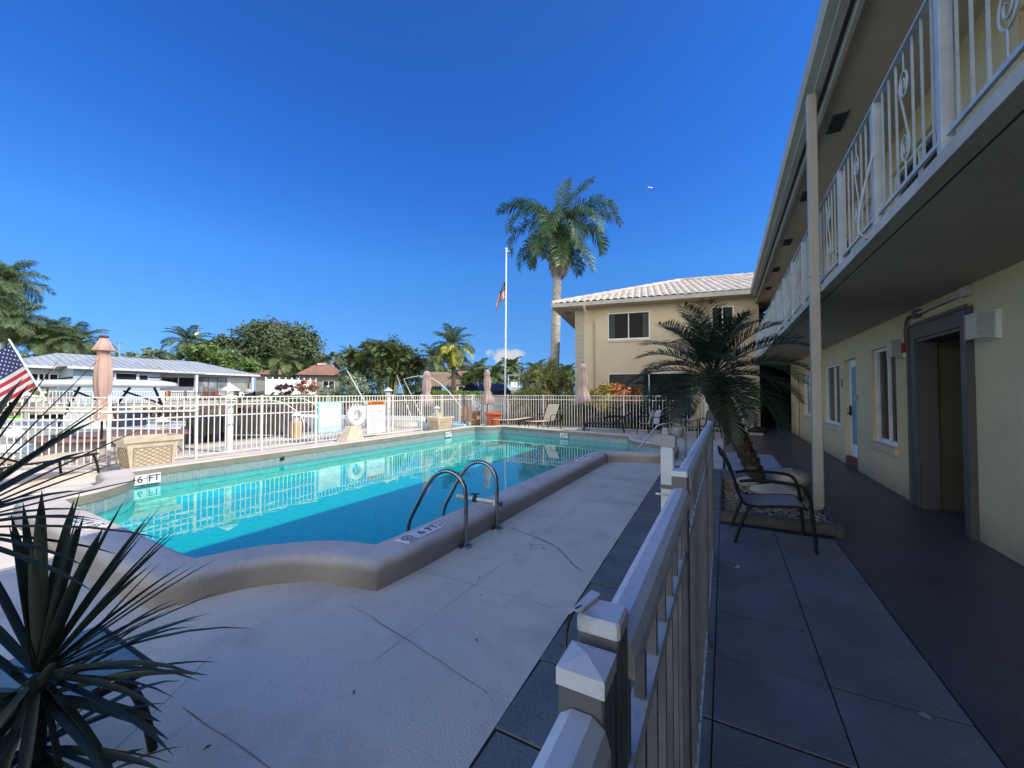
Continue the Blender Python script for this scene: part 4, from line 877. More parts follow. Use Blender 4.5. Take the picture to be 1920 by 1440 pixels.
# ================================================================== SIGNS AND LIFE RING
def board(t, y0, y1, z0, z1, m, x=XF+.045, th=.004, name='panel'):
    mb = MB(); mb.box(x-th, x, y0, y1, z0, z1); return part(name, mb, m, t)
def dashes(y0, y1, rows, x, h, seed):
    rnd = random.Random(seed); mb = MB(); yc = (y0+y1)/2
    for z, frac in rows:
        half = (y1-y0)/2*frac; y = yc-half
        while y < yc+half:
            w_ = rnd.uniform(.012,.045); mb.box(x, x+.0006, y, min(y+w_, yc+half), z-h/2, z+h/2); y += w_+.012
    return mb
t = thing('pool_sign', 'pale blue framed pool rules sign with NO DIVING along its lower edge', 'sign', (XF,8.05,.3))
board(t, 7.66, 8.50, .30, 1.235, 'signblue'); board(t, 7.715, 8.445, .475, 1.20, 'signwhite', x=XF+.048, th=.0028)
xx = XF+.0484
part('title', text_mb('ETHOR HOUSE', .085, (xx,8.08,1.145), (0,1,0), (0,0,1), .0005, .002, .98), 'inkblue', t)
part('title', text_mb('CONDOMINIUM', .052, (xx,8.08,1.075), (0,1,0), (0,0,1), .0005, .001), 'inkblue', t)
part('notice', text_mb('NO DIVING', .150, (XF+.0455,8.08,.385), (0,1,0), (0,0,1), .0008, .004, .98), 'signwhite', t)
part('small_print', dashes(7.75,8.41,[(1.02,.85),(.975,.7),(.93,.95),(.86,.6),(.82,.75),(.775,.5),(.72,.8),(.675,.55),(.63,.65),(.58,.4),(.535,.6)], xx-.0004, .014, 1), 'inkfade', t)
t = thing('pool_sign', 'white warning sign with orange header saying NO LIFEGUARD ON DUTY', 'sign', (XF,10.0,.2))
board(t, 9.50, 10.30, .13, 1.245, 'signwhite'); board(t, 9.51, 10.29, 1.10, 1.235, 'orange', x=XF+.0475, th=.002)
part('header', text_mb('WARNING', .115, (xx-.0002,9.95,1.168), (0,1,0), (0,0,1), .0005, .003, .95), 'ink', t)
mb = MB(); mb.add([(xx-.0002,9.545,1.13),(xx-.0002,9.635,1.13),(xx-.0002,9.59,1.205)],[(0,1,2)]); part('alert_triangle', mb, 'ink', t)
for z, s_ in ((1.0,'NO'),(.865,'LIFEGUARD'),(.73,'ON DUTY')): part('notice', text_mb(s_, .125, (XF+.0455,9.90,z), (0,1,0), (0,0,1), .0006, .0, .95), 'inkgrey', t)
part('small_print', dashes(9.56,10.24,[(.60,1),(.555,.95),(.51,.8),(.465,.55),(.36,.8),(.315,.6)], XF+.0452, .022, 2), 'inkgrey', t)
t = thing('life_ring', 'white life ring hung on the fence between the two signs', 'life ring', (XF+.08,9.0,.4))
mb = MB(); pts = [(XF+.10, 9.0+.25*math.cos(a), .76+.25*math.sin(a)) for a in [2*PI*k/36 for k in range(36)]]; mb.tube(pts, [.098]*36, 14, closed=True); part('ring', mb, 'ringwhite', t)
mb = MB(); pts = [(XF+.12, 9.0+(.375+.03*abs(math.sin(2*a)))*math.cos(a), .76+(.375+.03*abs(math.sin(2*a)))*math.sin(a)) for a in [2*PI*k/40 for k in range(40)]]; mb.tube(pts, .007, 5, closed=True); part('rope', mb, 'ringwhite', t)
mb = MB(); mb.tube([(XF+.03,9.0,1.30),(XF+.06,8.9,1.15),(XF+.09,8.85,1.02)],.008,5); mb.tube([(XF+.03,9.0,1.30),(XF+.06,9.1,1.15),(XF+.09,9.15,1.02)],.008,5); part('hanging_rope', mb, 'ringwhite', t)
mb = MB(); mb.add([(XF+.10,8.25,0),(XF+.55,8.25,0),(XF+.55,8.95,0),(XF+.10,8.95,0),(XF+.15,8.55,.46),(XF+.42,8.55,.46),(XF+.42,8.92,.46),(XF+.15,8.92,.46)],[(0,3,2,1),(4,5,6,7),(0,1,5,4),(1,2,6,5),(2,3,7,6),(3,0,4,7)])
single('concrete_base', mb, 'planterstone', 'wedge shaped beige block at the foot of the life ring', 'block', (XF+.3,8.6,0))
mb = MB(); mb.tube([(XF+.5,9.15,.02),(XF+.5,9.15,.35)],.02,8); 
# ================================================================== POTS AND PLANTERS
def lattice_planter(name, label, x, y, wx, wy, h, root_g=None):
    t = thing(name, label, 'planter', (x,y,0), 0, root_g)
    def ring(hx, hy, z): return [(-hx,-hy,z),(hx,-hy,z),(hx,hy,z),(-hx,hy,z)]
    b = .80; L = [(wx/2*b,wy/2*b,0),(wx/2*b,wy/2*b,.03),(wx/2*.96,wy/2*.96,h*.80),(wx/2*1.10,wy/2*1.10,h*.86),(wx/2*1.12,wy/2*1.12,h),(wx/2*1.0,wy/2*1.0,h),(wx/2*.95,wy/2*.95,h*.9)]
    mb = MB(); vs = []; 
    for q in L: vs += ring(*q)
    fs = [(3,2,1,0)]
    for k in range(len(L)-1):
        for i in range(4): fs.append((4*k+i,4*k+(i+1)%4,4*k+4+(i+1)%4,4*k+4+i))
    mb.add(vs, fs); part('body', mb, 'planterstone', t, world=False)
    mb = MB(); mb.add(ring(wx/2*.97,wy/2*.97,h*.9),[(0,1,2,3)]); part('soil', mb, 'soil', t, world=False)
    # diamond lattice grooves on the faces toward the pool and the camera
    mb = MB()
    def face(axis):
        half = (wy if axis == 'x' else wx)/2*.72; z0, z1 = h*.13, h*.70
        def P_(s, z):
            k = b+(.96-b)*(z-.03)/(h*.8-.03)
            o = (wx if axis == 'x' else wy)/2*k+.003
            return (o, s, z) if axis == 'x' else (s, -o, z)
        bars = []
        nn = 5 if half > .25 else 4
        def seg(s0,z0_,s1,z1_,w_=.006):
            a = Vector(P_(s0,z0_)); c_ = Vector(P_(s1,z1_)); mb.tube([a,c_], w_, 4)
        W_ = 2*half; H_ = z1-z0
        for k in range(-nn, nn+1):
            for sg in (1,-1):
                # line s = s0 + sg*(z-z0)*W_/H_
                s0 = k*W_/nn*1.0; pts = []
                za, zb_ = 0.0, 1.0
                sa, sb = -half+ (s0 if sg>0 else s0+W_), None
                f0 = lambda t_: (sa + sg*W_*t_)
                lo, hi = 0.0, 1.0
                ts = [t_/40 for t_ in range(41) if -half-1e-6 <= f0(t_/40) <= half+1e-6]
                if len(ts) > 1: seg(f0(ts[0]), z0+ts[0]*H_, f0(ts[-1]), z0+ts[-1]*H_)
        for q in ((-half,z0,half,z0),(-half,z1,half,z1),(-half,z0,-half,z1),(half,z0,half,z1)): seg(*q, .008)
    face('x'); face('y'); part('lattice', mb, 'groove', t, world=False); return t
lattice_planter('stone_planter', 'beige stone planter with diamond lattice panels by the near fence bay', -10.10, 3.50, .55, .82, .66)
lattice_planter('stone_planter', 'smaller beige stone planter standing under the folded parasol mid fence', -10.32, 12.95, .55, .95, .55)
t = thing('terracotta_pot', 'empty terracotta pot standing at the far corner of the pool', 'plant pot', (-9.15,15.25,0))
mb = MB(); mb.lathe([(0,0),(.23,0),(.235,.02),(.34,.52),(.345,.54),(.40,.54),(.405,.65),(.39,.655),(.35,.65),(.33,.55)],(0,0,0),28); part('pot', mb, 'terracotta', t, world=False)
mb = MB(); mb.lathe([(0,.57),(.335,.57)],(0,0,0),20); part('soil', mb, 'soil', t, world=False)

# ================================================================== PARASOLS
def parasol(label, x, y, z0, ztop, zbot, r, m='parasol2', flare=None, base=True, group='folded parasols round the pool', seed=0):
    t = thing('folded_parasol', label, 'parasol', (x,y,z0), 0, group)
    mb = MB(); mb.tube([(x,y,z0),(x,y,ztop+.03)], .022, 8); part('pole', mb, 'bronze', t)
    H_ = ztop-zbot
    if flare:
        prof = [(r*.30,H_),(r*.42,H_*.985),(r*1.25,H_*.845),(r*1.20,H_*.84),(r*.62,H_*.845),(r*.78,H_*.75),(r*.98,H_*.6),(r*1.02,H_*.48),(r*.9,H_*.35),(r*.62,H_*.255),(r*.60,H_*.235),(r*.95,H_*.12),(r*1.25,0)]
    else:
        prof = [(.015,H_),(r*.35,H_*.97),(r*.55,H_*.86),(r*.42,H_*.83),(r*.55,H_*.7),(r*.62,H_*.55),(r*.50,H_*.44),(r*.42,H_*.38),(r*.85,H_*.2),(r*1.15,.02),(r*1.0,0)]
    mb = MB(); mb.lathe([(a,b) for a, b in prof], (x,y,zbot), 40, fold=.13 if not flare else .10, nf=8, seed=seed)
    part('canopy', mb, m, t)
    mb = MB(); mb.lathe([(r*.5,zbot+H_*.245),(r*.62 if flare else r*.50,zbot+H_*(.25 if flare else .40)),(r*.5,zbot+H_*.26)],(x,y,0),24); 
    if flare: part('tie', mb, m, t); mb = MB(); mb.lathe([(0,0),(.075,.0),(.085,.03),(.05,.045),(0,.05)],(x,y,ztop+.01),16); part('finial', mb, 'barkbrown', t)
    else: mb = MB(); mb.lathe([(0,0),(.03,0),(.03,.04),(0,.05)],(x,y,ztop),10); part('finial', mb, 'bronze', t)
    if base: mb = MB(); mb.lathe([(0,.0),(.26,.0),(.26,.05),(.06,.08),(.03,.2),(0,.2)],(x,y,z0+.002),20); part('base', mb, 'concrete', t)
    return t
parasol('big pink folded parasol with a flared cap, rising from the round bar at left', -11.95, 3.35, .5, 2.72, .92, .15, 'parasol', flare=True, base=False)
parasol('folded parasol behind the middle stone planter, partly twisted', -11.45, 13.4, 0, 2.50, .95, .30, 'parasol2', seed=3)
parasol('slim folded parasol beside the terracotta pot', -9.55, 15.35, 0, 2.62, 1.02, .26, 'parasol2', seed=5)
parasol('slim folded parasol standing against the corner of the rear building', -5.1, 15.6, 0, 2.75, 1.15, .27, 'parasol2', seed=9)

# ================================================================== LOUNGERS AND CHAIRS
def sling_strip(pts, w, th=.012):
    """sheet of fabric following pts (x,z) with half width w"""
    m = MB(); vs = []
    for x, z in pts: vs += [(x,-w,z),(x,w,z)]
    m.add(vs, [(2*i,2*i+1,2*i+3,2*i+2) for i in range(len(pts)-1)], True); return m
def lounger(label, x, y, rz, sling='sling', back=38, frame='bronze', group='sling loungers round the pool', arms=True):
    t = thing('sun_lounger', label, 'lounger', (x,y,0), rz, group)
    b = R(back); L = .72; pts = [(-1.0,.34),(-.97,.36),(-.5,.335),(0,.34)]+[(L*k/5*math.cos(b), .34+L*k/5*math.sin(b)) for k in range(1,6)]
    t.scale = (1.12,1.12,1.1)
    part('sling', sling_strip(pts,.28), sling, t, world=False)
    for s_ in (-1,1):
        mb = MB(); mb.tube(smooth_path([(-1.0,s_*.29,.335),(-.5,s_*.29,.325),(0,s_*.29,.33),(.03,s_*.29,.35)],3),.017,8); part('side_rail', mb, frame, t, world=False)
        mb = MB(); mb.tube([(0,s_*.29,.34),(L*math.cos(b),s_*.29,.34+L*math.sin(b))],.016,8); part('back_rail', mb, frame, t, world=False)
        mb = MB(); mb.tube(smooth_path([(-.92,s_*.29,.33),(-.97,s_*.30,.18),(-1.0,s_*.31,0)],3),.017,8); part('leg', mb, frame, t, world=False)
        mb = MB(); mb.tube(smooth_path([(.28,s_*.29,.33),(.33,s_*.30,.18),(.36,s_*.31,0)],3),.017,8); part('leg', mb, frame, t, world=False)
        mb = MB(); mb.tube([(0,s_*.29,.33),(.33,s_*.29,.33)],.015,8); part('rear_rail', mb, frame, t, world=False)
        if arms: mb = MB(); mb.tube(smooth_path([(-.28,s_*.31,.33),(-.26,s_*.32,.52),(-.1,s_*.33,.57),(.30,s_*.33,.56),(.36,s_*.32,.50),(.34,s_*.31,.2)],4),.015,8); part('armrest', mb, frame, t, world=False)
    mb = MB(); mb.tube([(L*math.cos(b),-.29,.34+L*math.sin(b)),(L*math.cos(b),.29,.34+L*math.sin(b))],.014,8); part('crossbar', mb, frame, t, world=False)
    mb = MB(); mb.tube([(-1.0,-.29,.335),(-1.0,.29,.335)],.016,8); part('crossbar', mb, frame, t, world=False)
    return t
lounger('tan sling lounger with raised back at the far end of the pool, in the sun', -6.50, 15.3, R(74), back=62)
lounger('empty tan lounger lying low between the terracotta pot and the raised one', -8.05, 15.4, R(65), back=4, arms=False)
lounger('dark grey lounger in the shade behind the far coping', -3.75, 15.1, R(12), sling='slingdark', back=32)
lounger('tan lounger at the far left edge with its back toward the camera', -10.15, 1.75, R(-60), back=24, arms=False)
lounger('tan lounger behind the spiky plant at the extreme left', -11.3, .7, R(-40), back=10, arms=False)
_l = lounger('teal grey lounger under the spiky plant in the near left corner', -2.45, -.22, R(-90), sling='slingteal', back=4, frame='bronze', arms=False); _l.scale = (1,1,1)

def armchair(label, x, y, rz, seat='chairseat', group=None, hs=1.0):
    t = thing('armchair', label, 'chair', (x,y,0), rz, group)
    prof = smooth_path([(.30,0,.405),(.26,0,.425),(.10,0,.415),(-.10,0,.39),(-.20,0,.405),(-.255,0,.50),(-.30,0,.66),(-.37,0,.83),(-.42,0,.90)],4); pts = [(p.x,p.z) for p in prof]
    part('sling', sling_strip(pts,.235), seat, t, world=False)
    for s_ in (-1,1):
        mb = MB(); mb.tube([(p.x,s_*.245,p.z-.008) for p in prof],.014,8); part('side_frame', mb, 'bronze', t, world=False)
        mb = MB(); mb.tube(smooth_path([(-.25,s_*.262,.62),(-.1,s_*.275,.645),(.15,s_*.28,.64),(.27,s_*.28,.615),(.32,s_*.275,.52),(.34,s_*.27,.36),(.37,s_*.27,0)],5),[.016]*31,8); part('front_leg', mb, 'bronze', t, world=False)
        mb = MB(); mb.tube(smooth_path([(-.14,s_*.25,.40),(-.20,s_*.262,.30),(-.27,s_*.27,.10),(-.30,s_*.27,0)],4),.016,8); part('rear_leg', mb, 'bronze', t, world=False)
    mb = MB(); mb.tube([(.30,-.245,.398),(.30,.245,.398)],.014,8); part('crossbar', mb, 'bronze', t, world=False)
    mb = MB(); mb.tube([(-.42,-.245,.895),(-.42,.245,.895)],.014,8); part('crossbar', mb, 'bronze', t, world=False)
    return t
armchair('black framed patio armchair with grey sling seat beside the gravel bed', .36, 4.86, R(2))
armchair('light grey sling armchair in the shade behind the far coping', -2.42, 15.1, R(-118), seat='slinggrey')
t = armchair('dark patio armchair half hidden by the railing near the white gate panel', -.45, 14.9, R(-110), seat='slingdark')
t = thing('side_table', 'black tube framed patio table next to the dark potted bush', 'table', (-.95,14.2,0))
mb = MB()
for sx_ in (-.22,.22):
    for sy_ in (-.22,.22): m1 = MB(); m1.tube([(sx_,sy_,0),(sx_,sy_,.62)],.014,6); part('leg', m1, 'bronze', t, world=False)
mb.tube([(-.22,-.22,.62),(.22,-.22,.62),(.22,.22,.62),(-.22,.22,.62)],.014,6,closed=True); part('frame', mb, 'bronze', t, world=False)
mb = MB(); mb.box(-.22,.22,-.22,.22,.40,.41); part('shelf', mb, 'slingdark', t, world=False)

# ================================================================== GRAVEL BED
t = thing('gravel_bed', 'timber edged bed of brown river gravel around the leaning palm', 'planting bed', (.5,6.4,0))
mb = MB(); mb.box(-.04,1.02,5.30,5.37,0,.115); part('edge_board', mb, 'timber', t)
mb = MB(); mb.box(1.02,1.075,5.29,7.6,0,.12); part('edge_board', mb, 'timber', t)
mb = MB(); mb.box(-.06,-.04,5.29,7.6,0,.115); part('edge_board', mb, 'timber', t)
mb = MB(); mb.tube([(1.05,5.27,0.002),(1.05,5.27,.15)],.045,10); part('corner_post', mb, 'timber', t)
mb = MB(); mb.box(-.04,1.02,5.37,7.6,0,.06); part('soil', mb, 'soil', t)
rnd = random.Random(11); mb = MB()
for i in range(2300):
    x = rnd.uniform(-.03,1.01); y = rnd.uniform(5.38,7.58); r1 = rnd.uniform(.014,.030); a = rnd.random()*PI; z = .062+rnd.uniform(0,.018)
    vs = []
    for zz, k in ((-.35,.7),(.1,1.0),(.5,.55)):
        for q in range(6):
            tt = q*PI/3; px2 = r1*1.25*k*math.cos(tt); py2 = r1*.85*k*math.sin(tt)
            vs.append((x+px2*math.cos(a)-py2*math.sin(a), y+px2*math.sin(a)+py2*math.cos(a), z+zz*r1*.9))
    fs = [(12,13,14,15,16,17)]+[(L*6+i_,L*6+(i_+1)%6,L*6+6+(i_+1)%6,L*6+6+i_) for L in (0,1) for i_ in range(6)]
    mb.add(vs, fs, True)
m = mat('gravel', (0.42,0.34,0.24), (0.07,0.055,0.045), rough=.7, scale=30, island=True)
o = part('gravel', mb, 'gravel', t); o['kind'] = 'stuff'
def rock(label, x, y, z, r_, sx_=1.3, sy_=1, sz_=.6, m='boulder', seed=1):
    rnd = random.Random(seed); mb = MB(); vs = []; nu, nv = 14, 8
    f = [rnd.uniform(-1,1) for _ in range(12)]
    for j in range(nv+1):
        th = PI*j/nv
        for i in range(nu):
            ph = 2*PI*i/nu; k = 1+.10*math.sin(2*ph+f[0]*3)*math.sin(th)+.07*math.sin(3*ph+f[1]*3+th*2)+.05*math.cos(5*th+f[2])
            vs.append((x+r_*sx_*k*math.sin(th)*math.cos(ph), y+r_*sy_*k*math.sin(th)*math.sin(ph), z+r_*sz_*k*math.cos(th)))
    fs = [(j*nu+i,(j+1)*nu+i,(j+1)*nu+(i+1)%nu,j*nu+(i+1)%nu) for j in range(nv) for i in range(nu)]; mb.add(vs, fs, True)
    return single('boulder', mb, m, label, 'rock', (x,y,z-r_*sz_*.8))
rock('wide pale boulder lying on the gravel behind the armchair', .62,6.55,.14,.20,1.5,1.0,.55,seed=2)
rock('rounded grey boulder at the back edge of the gravel bed', .90,7.45,.18,.22,1.3,1.1,.7,seed=3)
rock('smaller grey stone against the leaning palm trunk', .30,7.15,.12,.13,1.3,1,.7,seed=4)
mb = MB(); mb.tube(smooth_path([(1.0,6.0,.09),(.98,5.95,.10),(.90,5.8,.09),(.93,5.62,.09)],4),.012,6); single('irrigation_hose', mb, 'concrete', 'pale hose end lying on the gravel at the foot of the post', 'hose', (.93,5.8,.09))
mb = MB()
for (x,y,r_) in ((.07,3.95,.035),(.06,3.96,.02)): mb.add([(x+r_*(1+.3*math.sin(k*2))*math.cos(2*PI*k/10)*.8, y+r_*math.sin(2*PI*k/10), .0095) for k in range(10)],[tuple(range(10))])
single('paint_spot', mb, 'signwhite', 'small white paint spot on the grey pavers right of the railing', 'paint spot', (.07,3.95,.009))
mb = MB(); mb.add([(.80+.022*math.cos(2*PI*k/9),2.55+.018*math.sin(2*PI*k/9)*(1+.3*math.sin(k)),.0095) for k in range(9)],[tuple(range(9))]); single('paint_spot', mb, 'slabpatch', 'pale paint spot at the right edge of the pavers in the foreground', 'paint spot', (.8,2.55,.009))

rnd = random.Random(21); mb = MB()
for k in range(46):
    if k % 2: x, y, z = rnd.uniform(-1.0,.95), rnd.uniform(.8,5.0), .0105
    else: x, y, z = rnd.uniform(-2.2,-1.1), rnd.uniform(.6,7.5), .004
    r_ = rnd.uniform(.006,.018); a = rnd.random()*6; ca, sa = math.cos(a)*r_, math.sin(a)*r_
    mb.add([(x-ca,y-sa,z),(x+sa*.35,y-ca*.35,z+.004),(x+ca,y+sa,z+.001),(x-sa*.35,y+ca*.35,z+.003)],[(0,1,2,3)])
tag(mesh_obj('leaf_litter', mb, 'barkbrown'), 'small dry leaf bits scattered over the pavers and the shaded deck', 'litter', kind='stuff')
# ================================================================== VEGETATION GENERATORS
def frond_mb(mb, base, az, el, L, droop, nl, ll, lw, ldroop=.5, vee=.5, seed=0, plum=0, rach=.012, start=.12, tipang=.35, seg2=True):
    rnd = random.Random(seed); n = 14; pts = []; p = Vector(base); e = el; ds = []
    for i in range(n+1):
        pts.append(p.copy()); d_ = Vector((math.cos(az)*math.cos(e), math.sin(az)*math.cos(e), math.sin(e))); ds.append(d_)
        p = p+d_*(L/n); e -= droop*(.35+1.3*i/n)/n
    mb.tube(pts, [rach*(1-.85*i/n) for i in range(n+1)], 4, cap=False)
    sd_ = Vector((-math.sin(az), math.cos(az), 0))
    for i in range(nl):
        t = start+(1-start)*i/(nl-1); f = t*n; k = min(int(f), n-1); q = pts[k].lerp(pts[k+1], f-k); d_ = ds[k]; upv = sd_.cross(d_)*-1
        if upv.z < 0: upv = -upv
        ln = ll*(.55+.9*math.sin(min(1,t*1.05)*PI*.80+.25))*rnd.uniform(.85,1.1)*(1-.35*max(0,t-.8)/.2)
        for s_ in (-1,1):
            fwd = .45+tipang*t+rnd.uniform(-.1,.1); vv = vee+rnd.uniform(-.15,.15)+plum*rnd.uniform(-1,1)
            o = (sd_*s_*1.0+d_*fwd+upv*vv).normalized()
            m1 = q+o*ln*.55; dn = Vector((0,0,-1)); o2 = (o+dn*ldroop*rnd.uniform(.7,1.4)).normalized(); m2 = m1+o2*ln*.45
            wv = d_.cross(o).cross(o)
            wv = (d_-o*d_.dot(o)).normalized()*lw*.5
            if seg2: mb.add([q-wv*.5,q+wv*.5,m1+wv,m1-wv,m2],[(0,1,2,3),(3,2,4)])
            else: mb.add([q-wv,q+wv,m2],[(0,1,2)])
def palm(name, label, base, height, trunk_r, nf, L, m='frondfar', tm='palmtrunk', lean=(0,0), droop=(1.0,2.0), el=(-.3,1.3), nl=26, ll=.6, lw=.05, ldroop=.6, vee=.25, seed=0, cat='palm', group=None, trunk_prof=None, shaft=None, rach=.03, plum=0, dead=0, seg2=True, extra=None, spread=None):
    rnd = random.Random(seed); t = thing(name, label, cat, tuple(base), 0, group); b = Vector(base)
    pts = []; rad = []
    for i in range(13):
        k = i/12; pts.append(b+Vector((lean[0]*k**1.3, lean[1]*k**1.3, height*k))); rad.append(trunk_r*(1.12-.35*k+ (.35*math.exp(-k*10))) if not trunk_prof else trunk_r*trunk_prof(k))
    mb = MB(); mb.tube(pts, rad, 12); part('trunk', mb, tm, t)
    top = pts[-1]
    if shaft: mb = MB(); mb.tube([top-Vector((0,0,.05)), top+Vector((0,0,shaft*.5)), top+Vector((0,0,shaft))],[trunk_r*.75,trunk_r*.62,trunk_r*.35],12); part('crownshaft', mb, shaft_mat, t); top = top+Vector((0,0,shaft*.85))
    mb = MB()
    for i in range(nf):
        az = i*2.39996+rnd.uniform(-.25,.25); k = i/(nf-1); e = el[0]+(el[1]-el[0])*k+rnd.uniform(-.12,.12); dr = droop[1]+(droop[0]-droop[1])*k
        if spread: az, e, dr_ = spread(i, az, e, rnd); dr = dr_ if dr_ is not None else dr
        frond_mb(mb, top+Vector((math.cos(az)*trunk_r*.4, math.sin(az)*trunk_r*.4, rnd.uniform(-.1,.1)*trunk_r)), az, e, L*rnd.uniform(.85,1.08), dr, nl, ll, lw, ldroop, vee, seed*100+i, plum, rach, seg2=seg2)
    part('crown', mb, m, t)
    if extra: extra(t, top)
    return t
shaft_mat = 'leafhedge'
def leaf_cloud(mb, blobs, n, size, seed=0, shell=.45, aspect=.5, up=.3):
    """n small leaves scattered through ellipsoids, denser near the outside"""
    rnd = random.Random(seed); vol = [b[3]*b[4]*b[5] for b in blobs]; tot = sum(vol)
    for (cx,cy,cz,rx,ry,rz), v in zip(blobs, vol):
        k = int(n*v/tot)
        # sub-clumps give light and dark masses
        nc = max(6, k//38); cl_ = []
        for _ in range(nc):
            while True:
                u = Vector((rnd.uniform(-1,1),rnd.uniform(-1,1),rnd.uniform(-1,1)))
                if 0.05 < u.length < 1: break
            u = u.normalized()*(shell+(1-shell)*rnd.random()**.5)*rnd.uniform(.86,1.08); cl_.append((Vector((cx+u.x*rx, cy+u.y*ry, cz+u.z*rz)), u))
        rc = .26*(rx*ry*rz)**(1/3)
        for i in range(k):
            c, u = cl_[rnd.randrange(nc)]
            p = c+Vector((rnd.gauss(0,.5),rnd.gauss(0,.5),rnd.gauss(0,.4)))*rc
            nrm = (u+Vector((rnd.gauss(0,.6),rnd.gauss(0,.6),rnd.gauss(0,.6)+up))).normalized()
            a = nrm.cross(Vector((rnd.gauss(0,1),rnd.gauss(0,1),rnd.gauss(0,1)))).normalized(); b = nrm.cross(a); s_ = size*rnd.uniform(.6,1.3)
            mb.add([p-a*s_, p-b*s_*aspect, p+a*s_, p+b*s_*aspect],[(0,1,2,3)])
    return mb
def tree(name, label, base, blobs, n, size, m='leafdark', trunk_r=.3, tm='barkbrown', seed=0, cat='tree', group=None, limbs=True, aspect=.5, trunk_h=None):
    t = thing(name, label, cat, tuple(base), 0, group); b = Vector(base); rnd = random.Random(seed+50)
    zc = min(q[2] for q in blobs); mb = MB(); h = trunk_h or max(.3,(zc-b.z)*.8)
    mb.tube([b, b+Vector((0,0,h*.5)), b+Vector((rnd.uniform(-.1,.1),0,h))],[trunk_r*1.3,trunk_r,trunk_r*.75],8)
    if limbs:
        for q in blobs:
            e = Vector(q[:3]); s0 = b+Vector((0,0,h*.8)); mb.tube([s0, s0.lerp(e,.5)+Vector((0,0,.1*q[5])), e],[trunk_r*.5,trunk_r*.3,trunk_r*.12],6)
    part('trunk', mb, tm, t)
    mb = MB(); leaf_cloud(mb, blobs, n, size, seed, aspect=aspect); part('crown', mb, m, t); return t
def WB(px, py, d, w_px, h_px, dd=None):
    """ellipsoid seen centred on (px,py) at distance d with half sizes in photo pixels"""
    p = W(px, d, ZH(py, d)); s_ = d/FOC; return (p.x,p.y,p.z,w_px*s_,w_px*s_*(dd or .8),h_px*s_)

# ================================================================== FAR BANK: HOUSES
GB = 1.38
def house_frame(pL, pR):
    a = Vector((pL.x,pL.y,0)); b = Vector((pR.x,pR.y,0)); u = (b-a).normalized(); v = Vector((-u.y,u.x,0)); return a, (b-a).length, u, v
def hip_roof(mb, F, x0, x1, y0, y1, z, h, hl, hr):
    """hip roof on frame F, ridge along x; hl, hr = hip setback left/right"""
    a,_,u,v = F; P_ = lambda x,y,zz: a+u*x+v*y+Vector((0,0,zz)); ym = (y0+y1)/2
    mb.add([P_(x0,y0,z),P_(x1,y0,z),P_(x1,y1,z),P_(x0,y1,z),P_(x0+hl,ym,z+h),P_(x1-hr,ym,z+h)],[(0,1,5,4),(1,2,5),(2,3,4,5),(3,0,4),(0,3,2,1)])
def fbox(mb, F, x0, x1, y0, y1, z0, z1):
    a,_,u,v = F; P_ = lambda x,y,zz: a+u*x+v*y+Vector((0,0,zz))
    mb.add([P_(x0,y0,z0),P_(x1,y0,z0),P_(x1,y1,z0),P_(x0,y1,z0),P_(x0,y0,z1),P_(x1,y0,z1),P_(x1,y1,z1),P_(x0,y1,z1)],[(0,3,2,1),(4,5,6,7),(0,1,5,4),(1,2,6,5),(2,3,7,6),(3,0,4,7)]); return mb
def seams(mb, F, x0, x1, y0, y1, z, h, hl, hr, step=.6):
    a,_,u,v = F; P_ = lambda x,y,zz: a+u*x+v*y+Vector((0,0,zz)); ym = (y0+y1)/2; x = x0+step/2
    while x < x1:
        t_ = min(1, (x-x0)/max(hl,.01) if hl else 1, (x1-x)/max(hr,.01) if hr else 1)
        A_ = P_(x,y0,z+.03); B_ = P_(x,y0+(ym-y0)*t_,z+.03+h*t_); mb.tube([A_,B_],  .02,4,cap=False); x += step
F = house_frame(W(30,33), W(478,51)); LH = F[1]
hs_ = thing('ranch_house', 'long white ranch house with pale metal roof across the canal', 'house', tuple(W(250,41,GB)))
zt_ = GB+2.55
mb = MB(); fbox(mb, F, 0, LH, 1.2, 9, GB-.6, zt_); part('wall', mb, 'whitehouse', hs_)
mb = MB(); hip_roof(mb, F, -.7, LH+.8, .2, 10, zt_, 1.55, 4.5, 4.9); rf = part('roof', mb, 'metalroof', hs_)
mb = MB(); seams(mb, F, -.7, LH+.8, .2, 10, zt_, 1.55, 4.5, 4.9); part('roof_seams', mb, 'seam', hs_, parent=rf)
mb = MB(); fbox(mb, F, -.7, LH+.8, .17, .2, zt_-.2, zt_+.02); part('fascia', mb, 'whitehouse', hs_)
# projecting wing with its own hip
def xat(px): # x along the front for a photo column
    a_,_,u_,v_ = F; best = min(range(0,400), key=lambda k: abs(((a_+u_*(k/400*LH)).dot(RT))/((a_+u_*(k/400*LH)).dot(FW))*FOC+960-px)); return best/400*LH
xa, xb = xat(122), xat(285)
mb = MB(); fbox(mb, F, xa, xb, -1.6, 1.2, GB-.6, zt_-.1); part('projecting_wing', mb, 'bluehouse', hs_)
mb = MB(); hip_roof(mb, F, xa-.6, xb+.9, -2.3, 8.5, zt_-.05, 1.35, 3.6, 3.6); r2 = part('roof', mb, 'metalroof', hs_)
mb = MB(); seams(mb, F, xa-.6, xb+.9, -2.3, 8.5, zt_-.05, 1.35, 3.6, 3.6); part('roof_seams', mb, 'seam', hs_, parent=r2)
mb = MB(); fbox(mb, F, xa-.6, xb+.9, -2.33, -2.3, zt_-.25, zt_-.03); part('fascia', mb, 'whitehouse', hs_)
mb = MB(); fbox(mb, F, xat(288), xat(376), -1.0, 1.2, zt_-.22, zt_-.08); part('porch_roof', mb, 'metalroof', hs_)
